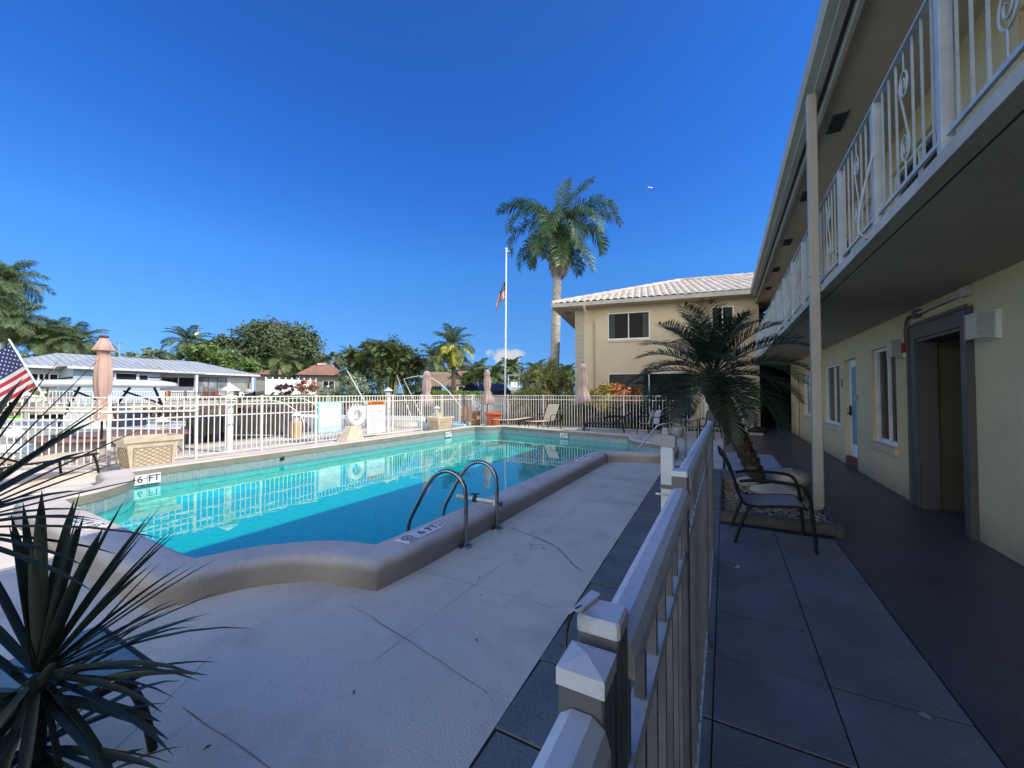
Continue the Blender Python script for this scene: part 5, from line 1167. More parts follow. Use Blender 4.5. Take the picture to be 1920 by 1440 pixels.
for px_c in (361,480):
    x_ = xat(px_c); mb = MB(); fbox(mb, F, x_-.12, x_+.12, -.8 if px_c < 400 else .35, -.56 if px_c < 400 else .59, GB-.6, zt_-.2); part('porch_column', mb, 'vinyl', hs_)
def fwin(xc, w_, z0, z1, y, m='glass', frame='vinyl', n=2, F=F, root=hs_):
    mb = MB(); 
    for xx_ in [xc-w_/2+w_*k/n for k in range(n+1)]: fbox(mb, F, xx_-.05, xx_+.05, y-.06, y-.001, z0, z1)
    fbox(mb, F, xc-w_/2+.05, xc+w_/2-.05, y-.05, y-.001, z0-.05, z0); fbox(mb, F, xc-w_/2+.05, xc+w_/2-.05, y-.05, y-.001, z1-.05, z1); f_ = part('window', mb, frame, root)
    mb = MB(); fbox(mb, F, xc-w_/2, xc+w_/2, y-.03, y-.01, z0, z1); part('pane', mb, 'interior' if m == 'glass' else m, root, parent=f_)
fwin(xat(222), xat(243)-xat(200), GB+.8, GB+2.1, -1.6, n=1); fwin(xat(252), .9, GB+.8, GB+2.0, -1.6, n=1); fwin(xat(345), 3.2, GB+.9, GB+2.0, 1.2); fwin(xat(292), .9, GB, GB+2.1, 1.2, n=1, frame='teal')
fwin(xat(92), 3.4, GB+.6, GB+1.9, 1.2, n=4); fwin(xat(60), 2.6, GB+.6, GB+1.9, 1.2, n=4); fwin(xat(410), 3.0, GB-.3, GB+2.1, 1.2, m='blind', frame='teal', n=3); fwin(xat(462), 2.6, GB+.3, GB+1.6, 1.2, m='greyhouse', n=1)
# patio wall and railing in front of the ranch house
rl = thing('patio_railing', 'dark metal patio railing in front of the ranch house porch', 'railing', tuple(W(330,42,GB-.5)))
def farrail(root, x0, x1, y, z0, z1, m, step=.16):
    mb = MB(); fbox(mb, F, x0, x1, y, y+.04, z1-.05, z1); fbox(mb, F, x0, x1, y, y+.04, z0, z0+.05); part('rail', mb, m, root)
    mb = MB(); x = x0
    while x < x1: fbox(mb, F, x, x+.035, y+.005, y+.035, z0+.05, z1-.05); x += step
    part('pickets', mb, m, root)
farrail(rl, xat(288), xat(372), -3.2, GB-.75, GB+.25, 'bronze')
rl = thing('patio_railing', 'white picket patio fence in front of the left part of the ranch house', 'railing', tuple(W(150,35,GB-.5)))
farrail(rl, xat(60), xat(280), -3.4, GB-.75, GB+.35, 'vinyl', .2)
mb = MB(); fbox(mb, F, xat(40), xat(500), -3.3, 1.2, GB-1.6, GB-.62); struct('far_patio', mb, 'concrete')
def farchair(px, d, z, label, m, group='patio chairs across the canal'):
    p = W(px, d, z); t = thing('patio_chair', label, 'chair', tuple(p), YAW, group); mb = MB(); mb.box(-.3,.3,-.3,.3,.35,.42); mb.box(-.3,.3,.25,.32,.42,1.0); part('seat', mb, m, t, world=False)
    for a in (-.28,.24):
        for b in (-.28,.24): m1 = MB(); m1.box(a,a+.05,b,b+.05,0,.35); part('leg', m1, 'bronze', t, world=False)
farchair(383, 44, GB-.6, 'red backed patio chair left of the pair by the teal door', 'redchair'); farchair(401, 45, GB-.6, 'red backed patio chair right of the pair by the teal door', 'redchair')
farchair(310, 41, GB-.6, 'reddish chair on the porch behind the dark railing', 'redchair'); farchair(440, 47, GB-.6, 'dark patio chair beside the tabletop grill', 'bronze'); farchair(472, 49, GB-.6, 'dark patio chair nearest the white side wall', 'bronze')
p = W(455,46,GB-.6); t = thing('patio_table', 'small round patio table with white top by the ranch house', 'table', tuple(p)); mb = MB(); mb.lathe([(0,.70),(.6,.70),(.6,.74),(0,.74)],(0,0,0),20); part('top', mb, 'vinyl', t, world=False); mb = MB(); mb.tube([(0,0,0),(0,0,.7)],.05,8); mb.tube([(0,0,.0),(0,0,.03)],.3,12); part('leg', mb, 'bronze', t, world=False)
p = W(466,48.5,GB-.6); t = thing('barbecue', 'hooded grey barbecue on the patio beside the white wall', 'barbecue', tuple(p)); mb = MB(); mb.lathe([(0,.8),(.45,.8),(.5,.9),(.42,1.15),(.2,1.28),(0,1.3)],(0,0,0),16); part('hood', mb, 'slinggrey', t, world=False); mb = MB(); mb.box(-.45,.45,-.25,.25,.1,.8); part('cabinet', mb, 'black', t, world=False)
p = W(505,50,.75); t = thing('sun_lounger', 'pale green lounger on the lawn right of the ranch house', 'lounger', tuple(p), YAW); mb = MB(); mb.add([(-.9,-.3,.35),(0,-.3,.35),(0,.3,.35),(-.9,.3,.35),(.65,-.3,.95),(.65,.3,.95)],[(0,1,2,3),(1,4,5,2)]); part('sling', mb, 'leafsilver', t, world=False)
for a in (-.8,.2): m1 = MB(); m1.box(a,a+.04,-.28,.28,0,.35); part('leg', m1, 'vinyl', t, world=False)

# vinyl fence
F2 = house_frame(W(498,55), W(592,60)); t = thing('panel_fence', 'white vinyl panel fence between the ranch house and the red roofed house', 'fence', tuple(W(545,57,GB)))
n = 8
for k in range(n+1): x_ = F2[1]*k/n; mb = MB(); fbox(mb, F2, x_-.09, x_+.09, -.09, .09, GB-.4, GB+2.35); fbox(mb, F2, x_-.12, x_+.12, -.12, .12, GB+2.35, GB+2.42); part('post', mb, 'vinyl', t)
for k in range(n): mb = MB(); fbox(mb, F2, F2[1]*k/n+.09, F2[1]*(k+1)/n-.09, -.03, .03, GB-.3, GB+2.15); part('panel', mb, 'bluehouse' if k < 0 else 'vinyl', t)
# red tiled house
F3 = house_frame(W(560,66), W(636,68)); t = thing('tiled_house', 'house with dark red tiled roof behind the white vinyl fence', 'house', tuple(W(600,67,GB)))
mb = MB(); fbox(mb, F3, 0, F3[1], .8, 9, GB-.5, 4.7); part('wall', mb, 'greyhouse', t); mb = MB(); hip_roof(mb, F3, -.8, F3[1]+.6, 0, 9.8, 4.65, 2.1, 2.6, 2.4); rr_ = part('roof', mb, 'redroof', t)
mb = MB(); fbox(mb, F3, 2.2,3.6,4.2,5.4,6.6,7.0); part('ridge_vent', mb, 'tileroof', t, parent=rr_); mb = MB(); a_=F3[0]; mb.tube([F3[0]+F3[2]*(F3[1]+.6)+Vector((0,0,4.7)), F3[0]+F3[2]*(F3[1]-1.8)+F3[3]*4.9+Vector((0,0,6.8))],.10,5); part('hip_tiles', mb, 'tileroof', t, parent=rr_)
fwin(F3[1]*.72, 1.8, GB+1.0, GB+2.3, .8, F=F3, root=t)
F4 = house_frame(W(478,64), W(545,66)); mb = MB(); fbox(mb, F4, 0, F4[1], .8, 7, GB-.5, 4.7); part('side_wall', mb, 'greyhouse', t); mb = MB(); hip_roof(mb, F4, -.8, F4[1]+.6, 0, 7.8, 4.65, 1.2, 3, 2); part('side_roof', mb, 'redroof', t)
# thatched hut
F5 = house_frame(W(797,62), W(876,64)); t = thing('thatched_hut', 'open hut with a shaggy thatched roof across the canal', 'hut', tuple(W(835,63,.8)))
mb = MB(); hip_roof(mb, F5, -.6, F5[1]+.4, 0, 6, 2.85, 2.25, 1.6, 1.6); part('roof', mb, 'thatch', t)
rnd = random.Random(8); mb = MB(); a_,_,u_,v_ = F5
for k in range(420):
    x_ = rnd.uniform(-.6,F5[1]+.4); tt_ = rnd.random()**2*.9; z0 = 2.85+2.25*tt_; y_ = 3*tt_
    if tt_*1.6 > min(x_+.6, F5[1]+.4-x_): continue
    q = a_+u_*x_+v_*(y_-.05)+Vector((0,0,z0+.1)); l_ = rnd.uniform(.3,.55); mb.add([q-u_*.06,q+u_*.06,q+u_*.04-v_*l_*.5-Vector((0,0,l_*.75)),q-u_*.04-v_*l_*.5-Vector((0,0,l_*.75))],[(0,1,2,3)])
part('thatch_fringe', mb, 'thatch', t)
for k in range(5): x_ = F5[1]*(k+.1)/4.2; mb = MB(); fbox(mb, F5, x_-.1, x_+.1, .5, .7, .6, 3.0); part('post', mb, 'barkbrown', t)
mb = MB(); fbox(mb, F5, 1.2, 3.0, 3.0, 3.2, .6, 2.7); fbox(mb, F5, 5.8, F5[1], 3.0, 3.2, .6, 2.7); part('back_wall', mb, 'whitehouse', t)
F6 = house_frame(W(850,74), W(905,76)); t = thing('distant_house', 'low pale house with brown roof just visible behind the thatched hut', 'house', tuple(W(880,75,GB))); mb = MB(); fbox(mb, F6, 0, F6[1], 0, 6, GB, 4.8); part('wall', mb, 'whitehouse', t); mb = MB(); hip_roof(mb, F6, -.5, F6[1]+.5, -.6, 6.6, 4.8, 1.3, 2, 2); part('roof', mb, 'redroof', t)

# utility poles and wires
def pole(px, d, ztop, label, arm=True, box=True):
    p = W(px, d, GB); t = thing('utility_pole', label, 'utility pole', tuple(p)); mb = MB(); mb.tube([p, Vector((p.x,p.y,ztop))],[.16,.11],8); part('pole', mb, 'concrete', t)
    if arm: mb = MB(); c = Vector((p.x,p.y,ztop-.4)); mb.tube([c-RT*1.0, c+RT*1.0],.06,6); part('crossarm', mb, 'barkbrown', t)
    if box: mb = MB(); c = p-RT*.5; mb.lathe([(0,0),(.42,0),(.42,1.25),(.3,1.4),(0,1.4)],(c.x,c.y,ztop-2.6),14); part('transformer', mb, 'vinyl', t)
pole(370, 82, ZH(612,82), 'utility pole with a white transformer can above the trees'); pole(222, 95, ZH(640,95), 'thin distant utility pole near the big folded parasol', box=False); pole(533, 70, ZH(668,70), 'slim pale pole beside the red tiled roof', arm=False, box=False)
mb = MB()
for (a,b,ya,yb,d_) in ((190,372,661,662,88),(190,372,656,655,88)):
    pts = [W(a+(b-a)*k/10, d_, ZH(ya+(yb-ya)*k/10, d_)-.35*math.sin(PI*k/10)) for k in range(11)]; m1 = MB(); m1.tube(pts,.02,4); mb.ext(m1)
    single('power_line', m1, 'black', 'upper power line strung left of the transformer pole' if ya == 656 else 'lower power line strung left of the transformer pole', 'cable', tuple(pts[0]), 'power lines')

# ================================================================== FAR BANK: TREES
G1 = 'palms across the canal'
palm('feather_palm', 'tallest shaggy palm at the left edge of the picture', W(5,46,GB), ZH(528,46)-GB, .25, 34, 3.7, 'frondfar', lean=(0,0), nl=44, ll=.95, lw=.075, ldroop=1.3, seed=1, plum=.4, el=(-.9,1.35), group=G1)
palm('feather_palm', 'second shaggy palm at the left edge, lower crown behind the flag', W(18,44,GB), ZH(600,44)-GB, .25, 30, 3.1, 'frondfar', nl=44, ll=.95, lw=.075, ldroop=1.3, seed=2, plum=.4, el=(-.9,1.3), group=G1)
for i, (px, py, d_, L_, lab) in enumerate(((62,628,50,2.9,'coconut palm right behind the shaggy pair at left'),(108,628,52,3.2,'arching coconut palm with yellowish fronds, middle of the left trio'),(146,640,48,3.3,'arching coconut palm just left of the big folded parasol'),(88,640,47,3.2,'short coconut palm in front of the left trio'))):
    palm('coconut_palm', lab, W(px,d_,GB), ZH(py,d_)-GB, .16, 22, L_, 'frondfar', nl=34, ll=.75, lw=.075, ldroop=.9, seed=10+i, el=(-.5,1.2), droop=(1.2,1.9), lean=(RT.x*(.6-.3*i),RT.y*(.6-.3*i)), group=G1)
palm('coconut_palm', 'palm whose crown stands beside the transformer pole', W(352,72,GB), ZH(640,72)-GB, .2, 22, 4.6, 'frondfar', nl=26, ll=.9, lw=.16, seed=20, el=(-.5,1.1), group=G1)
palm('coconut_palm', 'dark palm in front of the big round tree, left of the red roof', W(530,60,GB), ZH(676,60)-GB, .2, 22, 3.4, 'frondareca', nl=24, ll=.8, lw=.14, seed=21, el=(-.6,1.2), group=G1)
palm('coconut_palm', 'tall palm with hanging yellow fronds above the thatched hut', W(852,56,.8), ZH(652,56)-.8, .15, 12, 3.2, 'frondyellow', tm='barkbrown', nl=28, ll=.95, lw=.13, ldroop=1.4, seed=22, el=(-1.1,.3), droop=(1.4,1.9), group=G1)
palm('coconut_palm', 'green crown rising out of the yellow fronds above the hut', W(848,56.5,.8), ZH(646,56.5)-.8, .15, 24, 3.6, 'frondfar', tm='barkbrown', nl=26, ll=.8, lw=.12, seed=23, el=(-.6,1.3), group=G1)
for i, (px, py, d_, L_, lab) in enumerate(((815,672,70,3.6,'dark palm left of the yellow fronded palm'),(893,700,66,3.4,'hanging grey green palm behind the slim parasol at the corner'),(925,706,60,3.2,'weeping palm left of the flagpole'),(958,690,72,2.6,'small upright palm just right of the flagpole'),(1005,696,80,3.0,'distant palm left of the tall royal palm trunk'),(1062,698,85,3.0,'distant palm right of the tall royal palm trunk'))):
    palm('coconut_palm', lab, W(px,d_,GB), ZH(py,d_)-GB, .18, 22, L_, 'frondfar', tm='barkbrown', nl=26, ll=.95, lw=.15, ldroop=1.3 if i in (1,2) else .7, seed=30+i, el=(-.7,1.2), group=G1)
# big broadleaf trees
tree('ficus_tree', 'largest dark round tree behind the red tiled roof', W(520,84,GB), [WB(525,655,84,78,52), WB(480,645,84,48,36), WB(575,668,82,42,30), WB(500,622,86,40,20), WB(560,640,86,40,24)], 15000, .42, 'leafdark', .6, seed=41)
tree('broadleaf_tree', 'grey green tree between the transformer pole and the big round tree', W(425,80,GB), [WB(420,655,80,34,24), WB(400,668,78,26,18), WB(445,672,76,28,22)], 5500, .36, 'leafdark', .4, seed=42)
tree('broadleaf_tree', 'bright green feathery tree right under the transformer can', W(382,70,GB), [WB(380,660,70,32,18), WB(410,670,70,30,14), WB(352,672,70,20,14)], 4200, .32, 'leafbright', .3, seed=43)
tree('broadleaf_tree', 'tall domed dark tree behind the clump of areca palms', W(735,72,GB), [WB(735,675,72,50,36), WB(700,665,72,36,26), WB(765,690,70,28,26)], 8000, .34, 'leafdark', .5, seed=44)
tree('broadleaf_tree', 'yellow green tree behind the ranch house roof end', W(470,66,GB), [WB(468,690,66,30,16), WB(440,688,66,24,12)], 3000, .3, 'leafbright', .25, seed=45)
# areca clumps: many thin stems in one plant
def areca(label, px, d_, pyt, wpx, n, seed, m='frondareca'):
    rnd = random.Random(seed); b = W(px, d_, .9); t = thing('areca_palm', label, 'palm', tuple(b), 0, 'areca clumps on the far bank'); mb = MB(); st = MB(); s_ = d_/FOC
    for i in range(n):
        o = RT*rnd.uniform(-wpx,wpx)*s_*.75+FW*rnd.uniform(-1.5,1.5); hgt = (ZH(pyt,d_)-.9)*rnd.uniform(.35,.86); top = b+o+Vector((0,0,hgt)); st.tube([b+o*.6, top],[.06,.04],5)
        for k in range(9): frond_mb(mb, top, rnd.random()*2*PI, rnd.uniform(.2,1.35), rnd.uniform(1.7,2.5), rnd.uniform(1.2,2.0), 15, .55, .11, .6, .5, seed*1000+i*10+k, rach=.02, seg2=False)
    leaf_cloud(mb, [(*(b+Vector((0,0,(ZH(pyt,d_)-.9)*.33))), wpx*s_, wpx*s_*.6, (ZH(pyt,d_)-.9)*.40)], 1400, .28, seed, aspect=.25)
    part('stems', st, 'leafpleo', t); part('fronds', mb, m, t)
areca('dense areca palm clump under the domed tree, left half', 672, 60, 652, 38, 26, 51); areca('dense areca palm clump under the domed tree, centre', 725, 58, 640, 40, 30, 52); areca('dense areca palm clump under the domed tree, right edge', 772, 60, 660, 26, 18, 53); areca('feathery areca clump behind the flag and the left palms', 120, 55, 640, 60, 20, 54, 'frondfar')
# low shrubs on the far bank
def shrub(name, label, px, py, d_, wpx, hpx, n, size, m, z0=None, seed=0, cat='shrub'):
    tree(name, label, W(px,d_,z0 if z0 is not None else .9), [WB(px,py,d_,wpx,hpx)], n, size, m, .05, seed=seed, limbs=False, cat=cat, trunk_h=.5)
shrub('variegated_shrub', 'tall pale leaved shrub beside the slanting white outrigger pole', 665, 722, 50, 30, 26, 1500, .17, 'leafsilver', seed=61); shrub('variegated_shrub', 'pale leaved shrub just above the NO DIVING sign', 618, 735, 50, 26, 14, 900, .15, 'leafsilver', seed=62)
shrub('bougainvillea', 'bright green bush with red flowers in front of the red roofed house', 578, 724, 51, 26, 13, 900, .15, 'bougain', seed=63); shrub('purple_shrub', 'dark purple leaved shrub beside the pale green lounger', 535, 730, 51, 18, 11, 600, .17, 'leafpurple', seed=64)
shrub('leafy_shrub', 'dark green bush in the shade right of the areca clump', 790, 735, 56, 20, 14, 700, .2, 'leafdark', seed=65); shrub('leafy_shrub', 'round green bush right of the thatched hut', 888, 708, 62, 26, 18, 1200, .22, 'leafbright', seed=66); shrub('leafy_shrub', 'low dark bush under the left palms', 130, 668, 50, 60, 12, 1200, .2, 'leafdark', seed=67); shrub('leafy_shrub', 'green bush behind the small boat at far left', 80, 735, 33, 20, 12, 500, .13, 'leafsilver', z0=.5, seed=68)
mb = MB(); rnd = random.Random(70)
for k in range(6500):
    px = rnd.uniform(788,965); d_ = rnd.uniform(55.5,57.5); z = rnd.uniform(.7,1.95); p = W(px,d_,z); s_ = .12*rnd.uniform(.6,1.3)
    n_ = Vector((rnd.gauss(0,1),rnd.gauss(0,1),rnd.gauss(0,1)+.6)).normalized(); a = n_.cross(Vector((rnd.gauss(0,1),rnd.gauss(0,1),rnd.gauss(0,1)))).normalized(); b = n_.cross(a); mb.add([p-a*s_,p-b*s_*.5,p+a*s_,p+b*s_*.5],[(0,1,2,3)])
single('hedge', mb, 'leafhedge', 'long clipped light green hedge in front of the thatched hut', 'hedge', tuple(W(870,56,.6)))
# distant wood along the horizon, reads as one mass
mb = MB(); rnd = random.Random(71)
for k in range(130):
    px = rnd.uniform(-500,1500); d_ = rnd.uniform(95,135); leaf_cloud(mb, [WB(px, rnd.uniform(668,690) if px < 800 else rnd.uniform(692,712), d_, rnd.uniform(22,45), rnd.uniform(9,20))], 150, .75, 700+k)
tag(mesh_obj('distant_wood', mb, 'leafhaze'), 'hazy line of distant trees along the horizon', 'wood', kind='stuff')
# ================================================================== BLADED PLANTS
def blade(mb, base, d0, L, w, droop=.4, n=6, fold=.25, roll=0):
    """long pointed leaf with a shallow V section, bending down under its weight"""
    p = Vector(base); d_ = Vector(d0).normalized(); side = d_.cross(Vector((0,0,1)))
    if side.length < .05: side = Vector((1,0,0))
    side.normalize(); side = (Matrix.Rotation(roll, 3, d_) @ side)
    vs = []
    for i in range(n+1):
        k = i/n; ww = w*(.55+1.3*k)*(1-k)**.75*1.15 if k > 0 else w*.6
        if i == n: ww = 0.0006
        up = side.cross(d_).normalized()
        vs += [p-side*ww*.5+up*ww*fold, p, p+side*ww*.5+up*ww*fold]
        p = p+d_*(L/n); d_ = (d_+Vector((0,0,-1))*droop*(k+.15)/n*1.6).normalized(); side = (side-d_*side.dot(d_)).normalized()
    fs = []
    for i in range(n): o = 3*i; fs += [(o,o+1,o+4,o+3),(o+1,o+2,o+5,o+4)]
    mb.add(vs, fs, True)
def rosette(mb, c, n, L, w, seed, elo=-.6, ehi=1.5, droop=.5, axis=(0,0,1), azs=None):
    rnd = random.Random(seed); q = Vector((0,0,1)).rotation_difference(Vector(axis))
    for i in range(n):
        az = rnd.random()*2*PI if azs is None else rnd.uniform(*azs); e = rnd.uniform(elo, ehi)
        d_ = q @ Vector((math.cos(az)*math.cos(e), math.sin(az)*math.cos(e), math.sin(e)))
        blade(mb, Vector(c)+d_*.02, d_, L*rnd.uniform(.7,1.1), w*rnd.uniform(.7,1.15), droop*rnd.uniform(.4,1.4), roll=rnd.uniform(-.8,.8))
# foreground yucca
c = W(88,1.16,ZH(1258,1.16))
t = thing('spiky_plant', 'dark sword leaved plant filling the near left corner in front of the teal lounger', 'plant', (c.x,c.y,0))
mb = MB(); mb.tube([(c.x-.03,c.y-.02,0),(c.x-.01,c.y,.35),(c.x,c.y,c.z)],[.026,.022,.02],10); part('stem', mb, 'leafblack', t)
mb = MB()
UPV = Vector((0,0,1))
def scr(ax, ay, az_=0): return (RT*ax+UPV*ay+FW*az_).normalized()
aim = [(-0.1, 1, 0.15, 0.571, 0.048), (0.02, 1, -0.1, 0.51, 0.047), (0.14, 1, 0.1, 0.581, 0.043), (0.24, 0.97, 0, 0.51, 0.043), (0.34, 0.95, 0.2, 0.571, 0.039), (0.42, 0.9, -0.15, 0.53, 0.043), (0.52, 0.86, 0.1, 0.561, 0.039), (0.62, 0.8, 0.2, 0.581, 0.035), (0.7, 0.72, -0.1, 0.51, 0.037), (0.8, 0.62, 0.15, 0.561, 0.031), (0.88, 0.5, 0.0, 0.51, 0.031), (0.95, 0.36, 0.2, 0.53, 0.028), (0.98, 0.2, -0.1, 0.51, 0.027), (1, 0.08, 0.1, 0.49, 0.027), (0.98, 0.02, -0.3, 0.459, 0.027), (1, -0.1, 0.2, 0.408, 0.023), (-0.25, 0.95, 0.1, 0.51, 0.039), (-0.45, 0.85, 0, 0.51, 0.039), (0.85, -0.35, 0.0, 0.49, 0.033), (0.6, -0.75, 0.1, 0.428, 0.028), (0.3, -0.9, -0.1, 0.408, 0.027), (0, -1, 0, 0.408, 0.028), (-0.2, -1, 0.2, 0.408, 0.027), (0.45, 0.7, 0.6, 0.51, 0.031), (0.2, 0.7, 0.7, 0.51, 0.039), (0.7, 0.3, 0.7, 0.51, 0.027), (-0.7, 0.5, 0.2, 0.51, 0.035), (-0.9, 0.1, 0.2, 0.51, 0.031), (-0.6, -0.6, 0.1, 0.408, 0.027), (0.75, 0.55, 0.4, 0.571, 0.027), (0.55, 0.95, 0.3, 0.49, 0.023), (0.9, 0.25, 0.4, 0.612, 0.023), (-0.02, 0.98, 0.35, 0.53, 0.047), (0.1, 0.95, -0.3, 0.428, 0.043), (0.08, 0.99, 0.25, 0.5, 0.03), (0.3, 0.9, -0.2, 0.52, 0.03), (-0.15, 0.98, -0.1, 0.48, 0.04), (0.47, 0.88, 0.35, 0.6, 0.028), (0.66, 0.75, 0.05, 0.6, 0.028), (-0.3, 0.95, 0.3, 0.55, 0.035), (0.76, 0.66, 0.3, 0.5, 0.03)]
aim += [(0,-1,-.8,.36,.034),(-.35,-.8,-1.4,.36,.034),(.35,-.8,-1.4,.38,.032),(.1,-.6,-2,.34,.034),(-.15,-.9,-1.8,.36,.032),(.55,-.6,-1.2,.36,.03),(-.6,-.5,-1.2,.36,.03),(.2,-1,-.6,.38,.03)]
for k, (a, b, z_, L_, w_) in enumerate(aim):
    d_ = scr(a, b, z_*.5); blade(mb, c+d_*.015, d_, L_*.90, w_*.92, .18+(.45 if b < .3 else 0), roll=(-.3+.6*((k*7) % 5)/5))
rosette(mb, c-Vector((0,0,.06)), 34, .42, .032, 101, -1.1, .9, .6)
rosette(mb, c-Vector((.03,.0,.22)), 34, .36, .030, 102, -1.3, .2, .7); rosette(mb, c-Vector((.02,.0,.40)), 34, .34, .030, 104, -1.3, .2, .7)
part('leaves', mb, 'yucca', t)
c = W(-118,1.02,ZH(992,1.02)); t = thing('spiky_plant', 'second sword leaved plant whose long thin leaves reach in from the left edge', 'plant', (c.x,c.y,0))
mb = MB(); mb.tube([(c.x-.05,c.y-.05,0),(c.x,c.y,c.z)],[.05,.035],10); part('stem', mb, 'bark', t)
mb = MB()
for k, (a, b, z_, L_, w_) in enumerate([(.93,.40,.0,.52,.016),(.90,.36,.1,.46,.022),(.80,.62,.0,.56,.013),(.74,.66,.15,.50,.022),(.62,.80,-.1,.47,.034),(.50,.88,.1,.52,.014),(.98,.15,.0,.42,.018),(.97,.25,.2,.50,.016),(.99,.02,.1,.55,.012),(.9,-.12,.0,.4,.02),(.56,.84,.2,.56,.012),(.85,.52,.25,.50,.018),(.95,.32,-.2,.40,.02),(.8,-.3,.1,.4,.02)]):
    d_ = scr(a, b, z_); blade(mb, c+d_*.01, d_, L_, w_, .06+(.35 if b < .2 else 0), roll=.2*(k % 3))
rosette(mb, c, 30, .4, .025, 103, -.9, 1.2, .5, azs=(1.5,4.5))
part('leaves', mb, 'yucca', t)

# leaning pygmy palm in the gravel bed
t = thing('leaning_palm', 'small dark palm with wide crown leaning out of the gravel bed', 'palm', (.42,7.25,.06))
pts = smooth_path([(.45,7.28,.05),(.38,7.26,.32),(.26,7.22,.62),(.12,7.18,.95),(-.02,7.15,1.25),(-.12,7.12,1.55),(-.16,7.1,1.8)],5)
nP = len(pts); rnd = random.Random(31)
rad = [(.115+.02*(i % 2)) + .085*max(0,(i/nP-.35))/.5 if i/nP < .85 else .20-.3*(i/nP-.85) for i in range(nP)]
mb = MB(); mb.tube(pts, rad, 14); part('trunk', mb, 'bark', t)
mb = MB()
for i in range(420):
    k = rnd.uniform(.05,.97); p = pts[min(int(k*nP),nP-1)]; r_ = rad[min(int(k*nP),nP-1)]; az = rnd.random()*2*PI; o = Vector((math.cos(az),math.sin(az),0)); l_ = .06+.14*max(0,k-.35)
    b0 = p+o*r_*.8; tip = b0+o*l_*.7+Vector((0,0,l_)); sd_ = Vector((-o.y,o.x,0))*.022; mb.add([b0-sd_-Vector((0,0,.03)),b0+sd_-Vector((0,0,.03)),tip+sd_*.6,tip-sd_*.6],[(0,1,2,3)])
for k in range(3):
    z0 = (.75,1.22,1.27)[k]; q = min(pts, key=lambda v: abs(v.z-z0)); rr_ = rad[pts.index(q)]+.015; mb.tube([(q.x+rr_*math.cos(a),q.y+rr_*math.sin(a),q.z+.02*math.cos(a)) for a in [2*PI*j/20 for j in range(20)]], .012, 5, closed=True)
part('leaf_scars', mb, 'barkbrown', t)
mb = MB(); top = Vector((-.17,7.1,1.86)); N = 44
for i in range(N):
    k = i/(N-1); az = i*2.39996+rnd.uniform(-.2,.2); e = -.38+1.78*k**1.15; dr = 1.45-.6*k; L_ = rnd.uniform(1.1,1.42)*(1.0 if k < .85 else .85)
    frond_mb(mb, top+Vector((math.cos(az)*.06, math.sin(az)*.06, -.10+.12*k)), az, e, L_, dr, 52, .25, .015, .30, .35, 900+i, rach=.011, start=.16, tipang=.5)
part('crown', mb, 'frondpygmy', t)

# royal palm with explicit frond layout
b = W(1037,25,0); zt = ZH(418,25); t = thing('royal_palm', 'tall royal palm with pale smooth trunk left of the rear wing', 'palm', tuple(b))
pts = [b+Vector((RT.x*.022*i, RT.y*.022*i, (zt-1.6)*i/16)) for i in range(17)]
rad = [.33,.31,.295,.285,.28,.28,.28,.285,.29,.29,.285,.28,.275,.27,.265,.26,.25]; mb = MB()
prr = []; 
mb.tube(pts, rad, 18); part('trunk', mb, 'palmtrunk', t)
tp = pts[-1]; mb = MB(); mb.tube([tp-Vector((0,0,.1)), tp+Vector((0,0,.3)), tp+Vector((0,0,1.2)), tp+Vector((0,0,1.9))],[.25,.25,.19,.12],14); part('crownshaft', mb, 'leafhedge', t)
top = tp+Vector((0,0,1.75)); fr_ = [ # (screen-right angle from RT toward FW, elevation, droop, length)
 (20,1.15,.7,4.3),(60,1.30,.5,4.2),(170,.75,1.5,4.4),(150,.95,1.3,4.2),(0,.55,1.7,4.4),(-25,.65,1.9,4.2),(185,.10,2.3,4.5),(205,.35,2.1,4.3),(15,.20,2.2,4.3),(-10,-.05,2.0,4.0),(250,.1,2.2,4.0),(235,-.3,1.6,4.2),(290,-.2,1.8,4.0),(310,.2,2.0,4.2),(170,-.45,1.3,4.1),(100,.3,2.0,4.0),(130,-.1,2.1,4.0),(70,.1,2.1,4.0),(265,-.75,.7,4.4),(330,-.8,.6,4.2),(200,-.85,.6,3.6),(45,-.6,1.0,3.8)]
mb = MB()
for i, (a, e, dr, L_) in enumerate(fr_):
    az = YAW+R(a); frond_mb(mb, top+Vector((math.cos(az)*.1, math.sin(az)*.1, 0)), az, e, L_*.98, dr, 96, .70, .052, .85, .10, 500+i, plum=.6, rach=.035, start=.10)
part('crown', mb, 'frondroyal', t)
mb = MB()
for i in range(4):
    az = YAW+R((250,300,70,100,330,170,225,275)[i]); frond_mb(mb, tp+Vector((math.cos(az)*.25, math.sin(az)*.25, 1.0)), az, -1.2-.05*i, 2.8, .6, 60, .5, .06, 1.0, .0, 560+i, plum=.3, rach=.03)
part('dead_fronds', mb, 'deadfrond', t)

